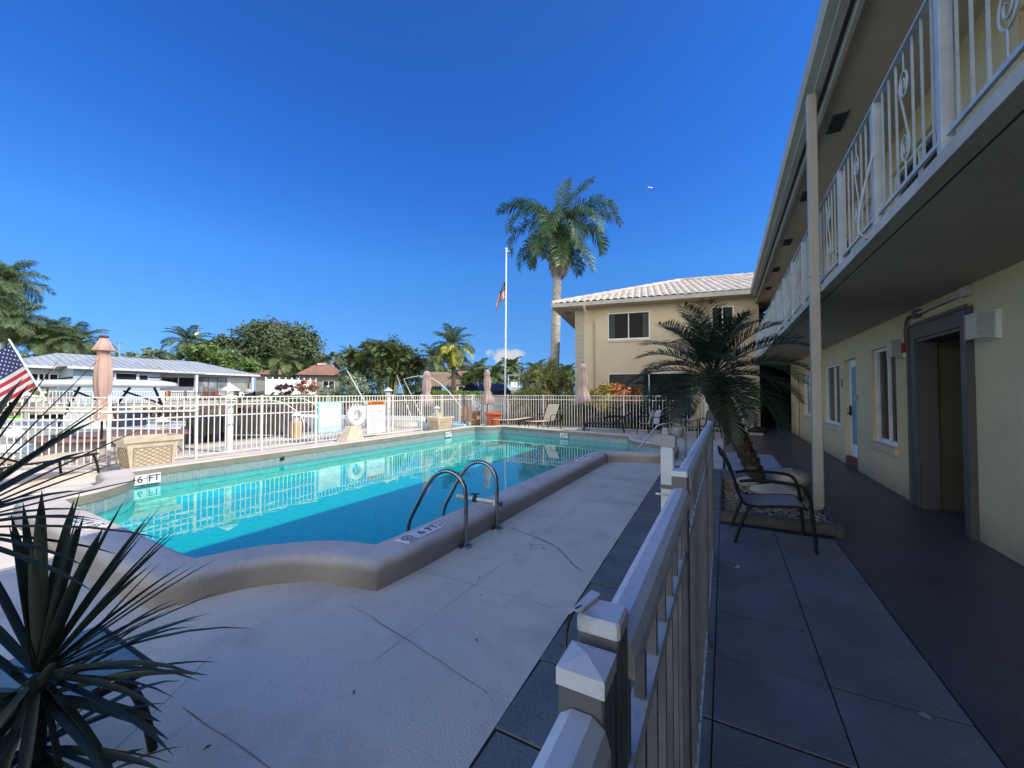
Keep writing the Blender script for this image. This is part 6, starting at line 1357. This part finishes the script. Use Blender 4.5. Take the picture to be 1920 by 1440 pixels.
# shrubs beyond the far fence
rnd = random.Random(77); c0 = W(1022,19.3,0); t = thing('dracaena_clump', 'tall spiky yellow green dracaena clump beyond the far fence, left of the wing corner', 'shrub', tuple(c0)); mb = MB(); st = MB(); rd = MB()
for i in range(190):
    a = rnd.random()*2*PI; k = rnd.random()**.5; h = rnd.uniform(.25,1.0); x = 1.62*k*math.cos(a)*(1.08-.35*h); y = 1.0*k*math.sin(a); z = h*(3.05-.9*k*k)+.05
    p = c0+RT*x+FW*y+Vector((0,0,z)); lean = (RT*x*.5+FW*(y*.4-.3)+UPV).normalized()
    if h > .55: st.tube([c0+RT*x*.3+FW*y*.3, p],[.03,.015],5)
    rosette(mb if h > .42 or rnd.random() < .4 else rd, p, 20, .42, .042, 2000+i, -.3, 1.4, .5, axis=lean)
part('stems', st, 'barkbrown', t); part('leaves', mb, 'leafpleo', t); part('lower_leaves', rd, 'leafpleo2', t)
for k_, (lab, px_, d_, h_, m_, w_) in enumerate((('round orange croton bush in front of the rear wing window', 1170, 17.2, 2.05, 'leafcroton', .82), ('yellow green and orange croton bush beside the wing downspout', 1130, 17.2, 1.98, 'leafcrotony', .62))):
    c = W(px_,d_,0); t = thing('croton_bush', lab, 'shrub', tuple(c), 0, 'croton bushes before the rear wing'); mb = MB(); leaf_cloud(mb, [(c.x,c.y,h_*.66,w_,w_*.8,h_*.34),(c.x+.3,c.y+.1,h_*.55,w_*.7,w_*.7,h_*.28)], 3000, .09, 81+k_, aspect=.32, up=.8); part('leaves', mb, m_, t)
    st = MB(); 
    for j in range(7): a = j*.9; st.tube([(c.x+.05*math.cos(a),c.y+.05*math.sin(a),0),(c.x+.35*math.cos(a),c.y+.3*math.sin(a),h_*.7)],[.018,.008],5)
    part('stems', st, 'barkbrown', t)
for k_, (px_, d_, w_, h_, lab) in enumerate(((1075,17.3,.8,1.15,'dark shrub behind the fence below the croton bushes, left end'),(1120,17.0,.8,1.05,'dark shrub behind the fence directly under the croton bushes'),(1175,16.4,.8,1.1,'dark shrub behind the fence and the dark lounger'),(1225,15.6,.6,1.15,'dark shrub behind the fence and the light grey armchair'))):
    c = W(px_,d_+.4,0); t = thing('leafy_shrub', lab, 'shrub', tuple(c), 0, 'dark shrubs along the far fence'); mb = MB(); leaf_cloud(mb, [(c.x,c.y,h_*.5,w_*1.15,.45,h_*.52)], 2600, .065, 90+k_, aspect=.4); part('leaves', mb, 'leafblack' if k_ != 0 else 'leafdark', t)
# dark potted dracaena
c = Vector((-1.45,14.75,0)); t = thing('potted_bush', 'nearly black spiky bush in a pale pot near the far steps', 'potted plant', tuple(c)); mb = MB(); rnd = random.Random(5)
mb.lathe([(0,0),(.17,0),(.23,.30),(.25,.34),(.22,.34),(.21,.28),(0,.28)],tuple(c),20); part('pot', mb, 'slinggrey', t)
mb = MB()
for i in range(60):
    a = rnd.random()*2*PI; k = rnd.random(); z = rnd.uniform(.45,1.65); x = .42*k**.5*math.cos(a)*(1-.25*z/1.7); y = .35*k**.5*math.sin(a); rosette(mb, c+RT*x+FW*y+Vector((0,0,z)), 22, .24, .016, 3000+i, -.4, 1.3, .5, axis=(RT*x+FW*y+UPV*.8).normalized())
part('leaves', mb, 'leafblack', t)
c = Vector((-.55,17.0,0))
# objects at the end of the walkway
t = thing('cooler', 'teal cooler standing on a dark stand near the end of the walkway', 'cooler', (.35,17.3,0)); mb = MB(); mb.bbox(.12,.56,17.2,17.5,.60,.86,.03); part('body', mb, 'signframe', t); mb = MB(); mb.bbox(.10,.58,17.18,17.52,.862,.93,.02); part('lid', mb, 'signblue', t); mb = MB(); mb.lathe([(0,0),(.16,0),(.16,.02),(.03,.04),(.03,.58),(.12,.60),(0,.60)],(.34,17.35,0),14); part('stand', mb, 'black', t)
t = thing('vent_box', 'white framed louvre box leaning against the wing wall beside the cooler', 'box', (.75,17.5,0)); mb = MB(); 
for a0,a1,b0,b1 in ((.6,.95,.0,.05),(.6,.95,.50,.55),(.6,.65,.05,.50),(.90,.95,.05,.50)): mb.box(a0,a1,17.42,17.50,b0,b1)
part('frame', mb, 'white', t); mb = MB(); mb.box(.65,.90,17.44,17.49,.05,.50); part('panel', mb, 'slinggrey', t)
rock('dark heap of folded cover beside the passage opening', 1.05,17.1,.14,.28,1.2,.8,.5,'black',seed=9)
mb = MB(); mb.bbox(.05,1.2,16.62,16.78,0.004,.09,.01); single('kerb', mb, 'concrete', 'low concrete kerb in front of the cooler', 'kerb', (.6,16.7,0))

# ================================================================== FLAGS
def star_mb(mb, c, r_, ax, ay):
    pts = [];
    for k in range(10): a = PI/2+k*PI/5; q = r_*(1 if k % 2 == 0 else .40); pts.append(c+ax*q*math.cos(a)+ay*q*math.sin(a))
    mb.add([c]+pts, [(0,1+k,1+(k+1)%10) for k in range(10)])
def flag(t, S, nu=40, off=None):
    """S(u,v): u along the fly 0..1, v down the hoist 0..1"""
    for m_, test, nm in (('flagred', lambda r_, u0: r_ % 2 == 0, 'red_stripes'), ('flagwhite', lambda r_, u0: r_ % 2 == 1, 'white_stripes')):
        mb = MB()
        for r_ in range(13):
            if not test(r_, 0): continue
            u0 = .40 if r_ < 7 else 0
            for i in range(nu):
                a = i/nu; b_ = (i+1)/nu
                if b_ <= u0: continue
                a = max(a,u0); mb.add([S(a,r_/13),S(b_,r_/13),S(b_,(r_+1)/13),S(a,(r_+1)/13)],[(0,1,2,3)], True)
        part(nm, mb, m_, t)
    mb = MB(); n_ = 16
    for i in range(n_):
        for j in range(7): mb.add([S(.4*i/n_,j/13),S(.4*(i+1)/n_,j/13),S(.4*(i+1)/n_,(j+1)/13),S(.4*i/n_,(j+1)/13)],[(0,1,2,3)], True)
    part('canton', mb, 'flagblue', t)
    for sgn in (1,-1):
        mb = MB()
        for r_ in range(9):
            for cc in range(6 if r_ % 2 == 0 else 5):
                u = .4*((cc*2+1+(r_ % 2))/12); v = 7/13*(r_+1)/10; p = S(u,v); ax = (S(u+.01,v)-p); ay = (p-S(u,v+.02)); n_v = ax.cross(ay).normalized(); e_ = (S(0,1)-S(0,0)).length
                star_mb(mb, p+n_v*.002*sgn*(e_/.6), e_*.026, ax.normalized(), ay.normalized())
        part('stars', mb, 'flagwhite', t)
# flag on the left fence
d7 = 7.3; P0 = W(14,d7,ZH(636,d7)); P1 = W(88,d7,ZH(752,d7))
t = thing('small_flag', 'small stars and stripes flag on a tilted stick at the left edge', 'flag', tuple(P1)); mb = MB(); mb.tube([P0,P1],.014,8); part('stick', mb, 'white', t)
H0 = P0.lerp(P1,.06); H1 = P0.lerp(P1,.74); hv = H1-H0; hl_ = hv.length; hu = hv.normalized(); fl_ = (hu.cross(FW)).normalized()
if fl_.dot(RT) > 0: fl_ = -fl_
fdir = (-RT*.86-UPV*.50).normalized()
def S1(u, v): return H0+hv*v+fdir*(u*hl_*1.75)-UPV*(.06*u*u)+FW*(.05*math.sin(u*7+v*1.2)*u)
flag(t, S1, 30)
# tall flagpole
b = W(947,20.5,0); zt = ZH(467,20.5); t = thing('flagpole', 'tall white flagpole with a limp stars and stripes flag in front of the royal palm', 'flagpole', tuple(b)); mb = MB(); mb.tube([b, b+Vector((RT.x*.06,RT.y*.06,zt))],[.055,.035],10); part('pole', mb, 'white', t)
mb = MB(); q = b+Vector((RT.x*.06,RT.y*.06,zt)); mb.lathe([(0,0),(.06,.02),(.075,.07),(.05,.12),(0,.13)],tuple(q),12); mb2 = MB(); mb2.tube([q-Vector((0,0,.05)), q-Vector((0,0,.05))+RT*.18],.02,6); part('ball', mb, 'white', t); part('truck', mb2, 'white', t)
mb = MB(); mb.lathe([(0,0),(.16,0),(.16,.03),(.08,.06),(.07,.2)],tuple(b),16); part('collar', mb, 'steel', t)
zf = ZH(522,20.5)
def S2(u, v):
    x = -.56*math.sin(min(u*1.9,1.25))*(.62+.38*v); fold = .09*math.sin(u*15+v*2)
    return b+RT*(x+.06)+FW*fold+Vector((0,0,zf-v*.85-u*1.05*(1-.1*v)-(.10*math.sin(u*9))*v))
t2 = t; flag(t, S2, 40)

# ================================================================== BOATS, DOCK ITEMS
def hull(mb, L, w, h, bow=.35, n=16, flare=.75, zb=0, sheer=.25):
    """hull along +x (bow), transom at x=0"""
    vs = []; m = 7
    for i in range(n+1):
        k = i/n; half = w/2*(1-max(0,(k-(1-bow))/bow)**2.1) if k > 1-bow else w/2; half = max(half,.01); z1 = zb+h*(1+sheer*max(0,k-.4)**1.5); keel = zb+h*.45*max(0,(k-.75)/.25)**2
        prof = [(half,z1),(half*.97,zb+h*.75+(z1-zb-h)*.8),(half*flare,zb+h*.25+keel*.5),(0,keel-.05)]
        row = [(L*k+.12*L*max(0,k-.85)*0,y,z) for y, z in prof]+[(L*k,-y,z) for y, z in reversed(prof[:-1])]
        vs += row
    fs = [(i*m+j,(i+1)*m+j,(i+1)*m+j+1,i*m+j+1) for i in range(n) for j in range(m-1)]; fs.append(tuple(range(m))); mb.add(vs, fs, True)
    dk = []; 
    for i in range(n+1): a = vs[i*m]; b_ = vs[i*m+6]; dk += [(a[0],a[1]*.93,a[2]-.03),(b_[0],b_[1]*.93,b_[2]-.03)]
    mb.add(dk, [(2*i,2*i+2,2*i+3,2*i+1) for i in range(n)])
    rl_ = [(vs[i*m][0],vs[i*m][1],vs[i*m][2]) for i in range(n+1)]; mb.tube(rl_,.035,6); mb.tube([(x,-y,z) for x,y,z in rl_],.035,6)
def outboard(t, x, y, z, s=1.0, m='outboard'):
    mb = MB(); mb.bbox(x-.62*s,x-.12*s,y-.19*s,y+.19*s,z+.15*s,z+.72*s,.09*s); o = part('outboard', mb, m, t, world=False); mb = MB(); mb.box(x-.5*s,x-.28*s,y-.07*s,y+.07*s,z-.8*s,z+.15*s); part('leg', mb, m, t, world=False, parent=o)
def boat(name, label, px, d_, heading, L, w, h, zb=-.75, group=None, m='gelcoat'):
    p = W(px, d_, 0); t = thing(name, label, 'boat', (p.x,p.y,zb), heading, group); mb = MB(); hull(mb, L, w, h); part('hull', mb, m, t, world=False); return t
g = 'boats moored behind the pool fence'
HD = R(205)
t = boat('fishing_boat', 'white boat with flat white hardtop and black outboards behind the left fence', 372, 12.1, HD, 7.2, 2.5, 1.25, -.72, g)
for y in (-.55,-.05,.45): outboard(t, .0, y, .85, .95)
mb = MB(); mb.bbox(2.6,3.9,-.45,.45,1.1,1.9,.08); part('console', mb, 'gelcoat', t, world=False); mb = MB(); mb.bbox(2.0,2.5,-.4,.4,1.1,1.65,.08); part('seat', mb, 'navy', t, world=False)
mb = MB(); vs = []; n = 40
for zz, k in ((2.42,.90),(2.46,1.0),(2.56,.97),(2.63,.80),(2.66,.3)): vs += [(3.15+2.15*k*math.copysign(abs(math.cos(2*PI*i/n))**.8,math.cos(2*PI*i/n)), 1.0*k*math.copysign(abs(math.sin(2*PI*i/n))**.7,math.sin(2*PI*i/n)), zz) for i in range(n)]
mb.add(vs,[(j*n+i,j*n+(i+1)%n,(j+1)*n+(i+1)%n,(j+1)*n+i) for j in range(4) for i in range(n)]+[tuple(range(n-1,-1,-1)),tuple(range(4*n,5*n))], True); ht = part('hardtop', mb, 'gelcoat', t, world=False)
for s_ in (-1,1):
    mb = MB(); mb.tube([(1.6,s_*.8,1.1),(2.2,s_*.75,2.43)],.035,6); mb.tube([(3.9,s_*.6,1.1),(3.0,s_*.72,2.43)],.035,6); mb.tube([(2.0,s_*.78,1.9),(3.2,s_*.70,2.3)],.03,6); part('top_support', mb, 'bronze', t, world=False)
mb = MB(); mb.tube([(4.9,.2,2.60),(3.9,.2,2.72)],.03,6); mb.tube([(1.4,-.5,2.55),(1.25,-.5,2.72),(2.2,-.5,2.74)],.02,6); part('antenna', mb, 'bronze', t, world=False, parent=ht)
t = boat('skiff', 'small white skiff with pointed bow just right of the black outboards', 412, 14.5, YAW+R(12), 2.3, 1.0, .55, -.05, g)
mb = MB(); mb.tube([(.3,.0,-.6),(.3,.0,0)],.06,6); mb.tube([(1.6,.0,-.6),(1.6,.0,.1)],.06,6); part('lift_bunk', mb, 'concrete', t, world=False)
t = boat('covered_boat', 'boat under a dark canvas cover with white curved pipes, left of the rules sign', 575, 14.6, HD, 4.4, 2.0, .7, -.65, g, 'slinggrey')
mb = MB(); mb.add([(.3,-.9,.7),(3.0,-.8,.7),(3.0,.8,.7),(.3,.9,.7),(.8,-.45,1.75),(2.0,-.4,1.65),(2.0,.4,1.65),(.8,.45,1.75)],[(0,1,5,4),(1,2,6,5),(2,3,7,6),(3,0,4,7),(4,5,6,7)]); part('cover', mb, 'boatcover', t, world=False)
mb = MB(); mb.tube(smooth_path([(1.6,-1.0,1.9),(.8,-1.05,1.95),(.1,-1.05,1.5),(.0,-1.05,.6)],5),.02,6); part('pipe', mb, 'white', t, world=False); mb = MB(); mb.tube(smooth_path([(1.6,.6,1.9),(.6,.6,1.85),(-.2,.6,1.3),(-.25,.6,.4)],5),.02,6); part('pipe', mb, 'white', t, world=False)
t = boat('fishing_boat', 'white boat with long slanting outrigger poles behind the life ring and warning sign', 800, 19.5, HD, 6.8, 2.3, 1.0, -.7, g)
mb = MB(); mb.bbox(2.6,3.6,-.45,.45,.9,1.6,.08); part('console', mb, 'gelcoat', t, world=False)
def rod(root, pa, da, ya, pb, db, yb, r_=.02, bend=0):
    a = W(pa,da,ZH(ya,da)); b_ = W(pb,db,ZH(yb,db)); pts = [a.lerp(b_,k/8)+Vector((0,0,bend*math.sin(PI*k/8))) for k in range(9)]; mb = MB(); mb.tube(pts,[r_*(1-.6*k/8) for k in range(9)],6); part('outrigger', mb, 'white', root)
rod(t, 705,18.5,790, 650,17.5,694,.045); rod(t, 772,18.6,785,744,18,703,.028); rod(t, 800,18.8,800,757,18,711,.028); rod(t, 868,19.5,768,757,19,711,.026,.75)
t = boat('small_boat', 'low pale grey boat half hidden by pickets between the planter and the corner parasol', 875, 17.5, HD, 2.2, 1.2, .8, -.62, g, 'signframe')
t = boat('cabin_boat', 'white boat with a navy blue bimini behind the terracotta pot', 905, 21.5, R(62), 3.4, 1.9, 1.25, -.35, g)
mb = MB(); mb.bbox(.3,1.2,-.6,.6,1.1,1.75,.1); part('cabin', mb, 'gelcoat', t, world=False)
vs = []; mb = MB(); n = 10
for x in (-.75,1.15): vs += [(x, -1.0+2.0*k/n, 2.0+.42*math.sin(PI*k/n)) for k in range(n+1)]
mb.add(vs,[(k,k+1,n+2+k,n+1+k) for k in range(n)], True); mb.add([vs[n+1+k] for k in range(n+1)]+[(1.3,-1.0+2.0*k/n,1.55) for k in range(n+1)],[(k,k+1,n+2+k,n+1+k) for k in range(n)], True); part('bimini', mb, 'navy', t, world=False)
for x in (-.9,1.2):
    mb = MB(); mb.tube([(x,-.95,1.1),(x,-.98,2.0)],.02,6); mb.tube([(x,.95,1.1),(x,.98,2.0)],.02,6); part('frame', mb, 'steel', t, world=False)
outboard(t, .0, 0, .8, 1.0, 'gelcoat')
rod(t, 905,21,745, 895,20.5,716,.03)
t = boat('lifted_boat', 'distant white boat raised on a lift, seen above the fence right of the flagpole', 938, 44, YAW, 3.6, 1.7, .9, 1.3, g)
mb = MB(); mb.box(.8,2.2,-.6,.6,2.2,2.28); part('t_top', mb, 'slinggrey', t, world=False)
for x in (.9,2.1): mb = MB(); mb.tube([(x,-.5,.9),(x,-.5,2.2)],.04,5); mb.tube([(x,.5,.9),(x,.5,2.2)],.04,5); part('t_top_leg', mb, 'white', t, world=False)
mb = MB(); mb.bbox(1.1,1.9,-.35,.35,.85,1.5,.08); part('console', mb, 'gelcoat', t, world=False)
for x in (.4,3.0): mb = MB(); mb.tube([(x,-1.0,-2.0),(x,-1.0,1.2)],.09,6); part('lift_post', mb, 'concrete', t, world=False)
p = W(6,28,-.45); t = thing('kayak', 'lime green kayak floating at the far left', 'kayak', tuple(p), YAW); mb = MB(); hull(mb, 1.4, .8, .32, bow=.5); part('hull', mb, 'lime', t, world=False)
p = W(18,27,-.5); t = thing('paddle_board', 'cream coloured board floating next to the lime green kayak', 'board', tuple(p), YAW+.1); mb = MB(); hull(mb, 1.9, .7, .22, bow=.5); part('hull', mb, 'sling', t, world=False)

def lantern(label, px, d_, ytop, capw, ybox=None, box='woodbox'):
    p = W(px, d_, 0); zt = ZH(ytop,d_); r_ = capw*d_/FOC/2; t = thing('dock_lantern', label, 'dock light', (p.x,p.y,-.4), 0, 'dock lights along the near quay')
    x, y = p.x, p.y
    mb = MB(); mb.lathe([(0,zt),(r_*.35,zt-r_*.25),(r_,zt-r_*.75),(r_*.98,zt-r_*.85),(0,zt-r_*.80)],(x,y,0),18); part('cap', mb, 'gelcoat', t)
    mb = MB()
    for k in range(4): z = zt-r_*(1.05+.28*k); mb.lathe([(0,z),(r_*.62,z),(r_*.66,z-r_*.12),(0,z-r_*.12)],(x,y,0),16)
    part('louvres', mb, 'pvc', t); zb_ = zt-r_*2.0
    if ybox is None: mb = MB(); mb.tube([(x,y,-.4),(x,y,zb_+.15)],r_*.36,10); part('post', mb, 'gelcoat', t)
    else:
        mb = MB(); mb.tube([(x,y,zb_-.02),(x,y,zb_+.15)],r_*.5,10); part('neck', mb, 'gelcoat', t); mb = MB(); w_ = r_*.85; mb.bbox(x-w_,x+w_,y-w_,y+w_,-.4,zb_,.02); part('pedestal', mb, box, t)
lantern('white capped dock light on an orange wooden box, above the stone planter', 305, 11.0, 780, 26, 1); lantern('tallest white capped dock light, standing in front of the ranch house patio', 432, 10.1, 719, 33); lantern('white capped dock light on a wooden pedestal left of the rules sign', 556, 13.4, 772, 18, 1); lantern('white capped dock light rising just right of the warning sign', 728, 15.2, 726, 17); lantern('small dock light above the middle planter box', 819, 17.0, 760, 14, 1, 'planterstone'); lantern('small dock light on a wooden pedestal left of the corner parasol', 893, 18.2, 757, 14, 1, 'wood')
def piling(label, px, d_, yt, r_=.12, m='gelcoat'):
    p = W(px,d_,-1); zt = ZH(yt,d_); mb = MB(); mb.tube([p,(p.x,p.y,zt-.15),(p.x,p.y,zt-.15),(p.x,p.y,zt)],[r_,r_,r_*1.15,r_*.3],10); single('mooring_post', mb, m, label, 'post', tuple(p), 'mooring posts')
piling('white topped mooring post above the rules sign', 615, 44, 723, .16); piling('thin pinkish mooring post right of the vinyl fence', 530, 40, 737, .10, 'taupe'); piling('slim mooring post left of the tallest dock light', 412, 36, 737, .09, 'pvc'); piling('pale mooring post at the far left behind the flag', 50, 24, 738, .10, 'pvc')
# small dock platform of the far bank
for k_, (pa, pb, d_, lab) in enumerate(((440,520,44,'low dark wooden dock below the ranch house patio'),(270,345,37,'brown timber dock along the far seawall'))):
    a = W(pa,d_,0); b_ = W(pb,d_,0); t = thing('wooden_dock', lab, 'dock', tuple(a)); Fd = house_frame(a,b_); mb = MB(); fbox(mb, Fd, 0, Fd[1], 0, 2, -.05, .08); part('deck', mb, 'wood', t)
    for j in range(5): mb = MB(); x = Fd[1]*(j+.1)/4.3; fbox(mb, Fd, x-.1, x+.1, -.08, .1, -1.4, .35); part('post', mb, 'barkbrown', t)
# white dock ladder and the wooden chair behind the fence
p = W(612,14.5,0); t = thing('dock_ladder', 'white boarding ladder seen under the rules sign', 'ladder', tuple(p)); 
for s_ in (-.16,.16): mb = MB(); q = p+RT*s_; mb.tube([(q.x,q.y,-.6),(q.x,q.y,.25)],.025,6); part('side_rail', mb, 'white', t)
for k in range(4): mb = MB(); z = -.4+k*.17; mb.tube([tuple((p-RT*.16)+Vector((0,0,z))), tuple((p+RT*.16)+Vector((0,0,z)))],.018,6); part('rung', mb, 'white', t)
p = W(877,17.6,0); t = thing('wooden_chair', 'weathered wooden chair behind the fence left of the corner parasol', 'chair', tuple(p), R(200)); 
for k in range(5): mb = MB(); mb.box(-.22+k*.09,-.15+k*.09,.2,.23,.3,.95); part('back_slat', mb, 'wood', t, world=False)
mb = MB(); mb.box(-.25,.25,-.25,.2,.32,.36); part('seat', mb, 'wood', t, world=False)
for a in (-.24,.19):
    for b_ in (-.24,.17): mb = MB(); mb.box(a,a+.05,b_,b_+.05,0,.32); part('leg', mb, 'wood', t, world=False)
# round bar with brown top, dock box, fender
cb = W(222,9.75,0); t = thing('round_bar', 'low round counter with a brown stone top and pinkish taupe sides behind the left fence', 'bar counter', tuple(cb)); mb = MB(); mb.lathe([(1.28,0.0),(1.28,.44),(0,.44)],tuple(cb),48); part('body', mb, 'taupe', t); mb = MB(); mb.lathe([(1.28,.443),(1.42,.445),(1.44,.47),(1.42,.505),(0,.51)],tuple(cb),48); part('top', mb, 'browncover', t)
for k in range(9): mb = MB(); a = -2.2+k*.42; mb.box(cb.x+1.283*math.cos(a)-.006,cb.x+1.283*math.cos(a)+.006,cb.y+1.283*math.sin(a)-.006,cb.y+1.283*math.sin(a)+.006,.02,.43); part('panel_joint', mb, 'concrete', t)
p = W(62,9.3,0); t = thing('dock_box', 'rounded white dock box behind the fence at the far left', 'box', tuple(p), YAW); mb = MB(); mb.bbox(-.62,.55,-.3,.3,.0,.16,.04); part('body', mb, 'gelcoat', t, world=False); mb = MB(); vs = []; n = 10
for x in (-.64,.57): vs += [(x, -.33*math.cos(PI*k/n), .165+.14*math.sin(PI*k/n)) for k in range(n+1)]
mb.add(vs,[(k,k+1,n+2+k,n+1+k) for k in range(n)]+[tuple(range(n+1)),tuple(range(2*n+1,n,-1))], True); part('lid', mb, 'gelcoat', t, world=False)
p = W(30,10.2,.28); mb = MB(); mb.lathe([(0,0),(.14,.03),(.2,.14),(.17,.26),(.06,.33),(0,.34)],tuple(p),18); single('fender', mb, 'gelcoat', 'round white fender beside the dock box at the left edge', 'fender', tuple(p))
# aeroplane high above
dr = (FW*FOC+RT*(1222-960)+Vector((0,0,738-346))).normalized()*1500; t = thing('airplane', 'tiny airliner high in the blue sky right of the royal palm', 'airplane', tuple(dr), YAW+.35)
mb = MB(); mb.tube([(-9,0,0),(-6,0,0),(6,0,0),(8.5,0,.4)],[.3,.95,.95,.2],8); part('fuselage', mb, 'gelcoat', t, world=False)
for s_ in (-1,1): mb = MB(); mb.add([(2,s_*.8,0),(-1.5,s_*.8,0),(-4,s_*9,.5),(-2.6,s_*9,.5)],[(0,1,2,3)]); part('wing', mb, 'gelcoat', t, world=False)
mb = MB(); mb.add([(6,0,.6),(8.8,0,.6),(9.4,0,3.4),(8.2,0,3.4)],[(0,1,2,3)]); part('tail_fin', mb, 'gelcoat', t, world=False)
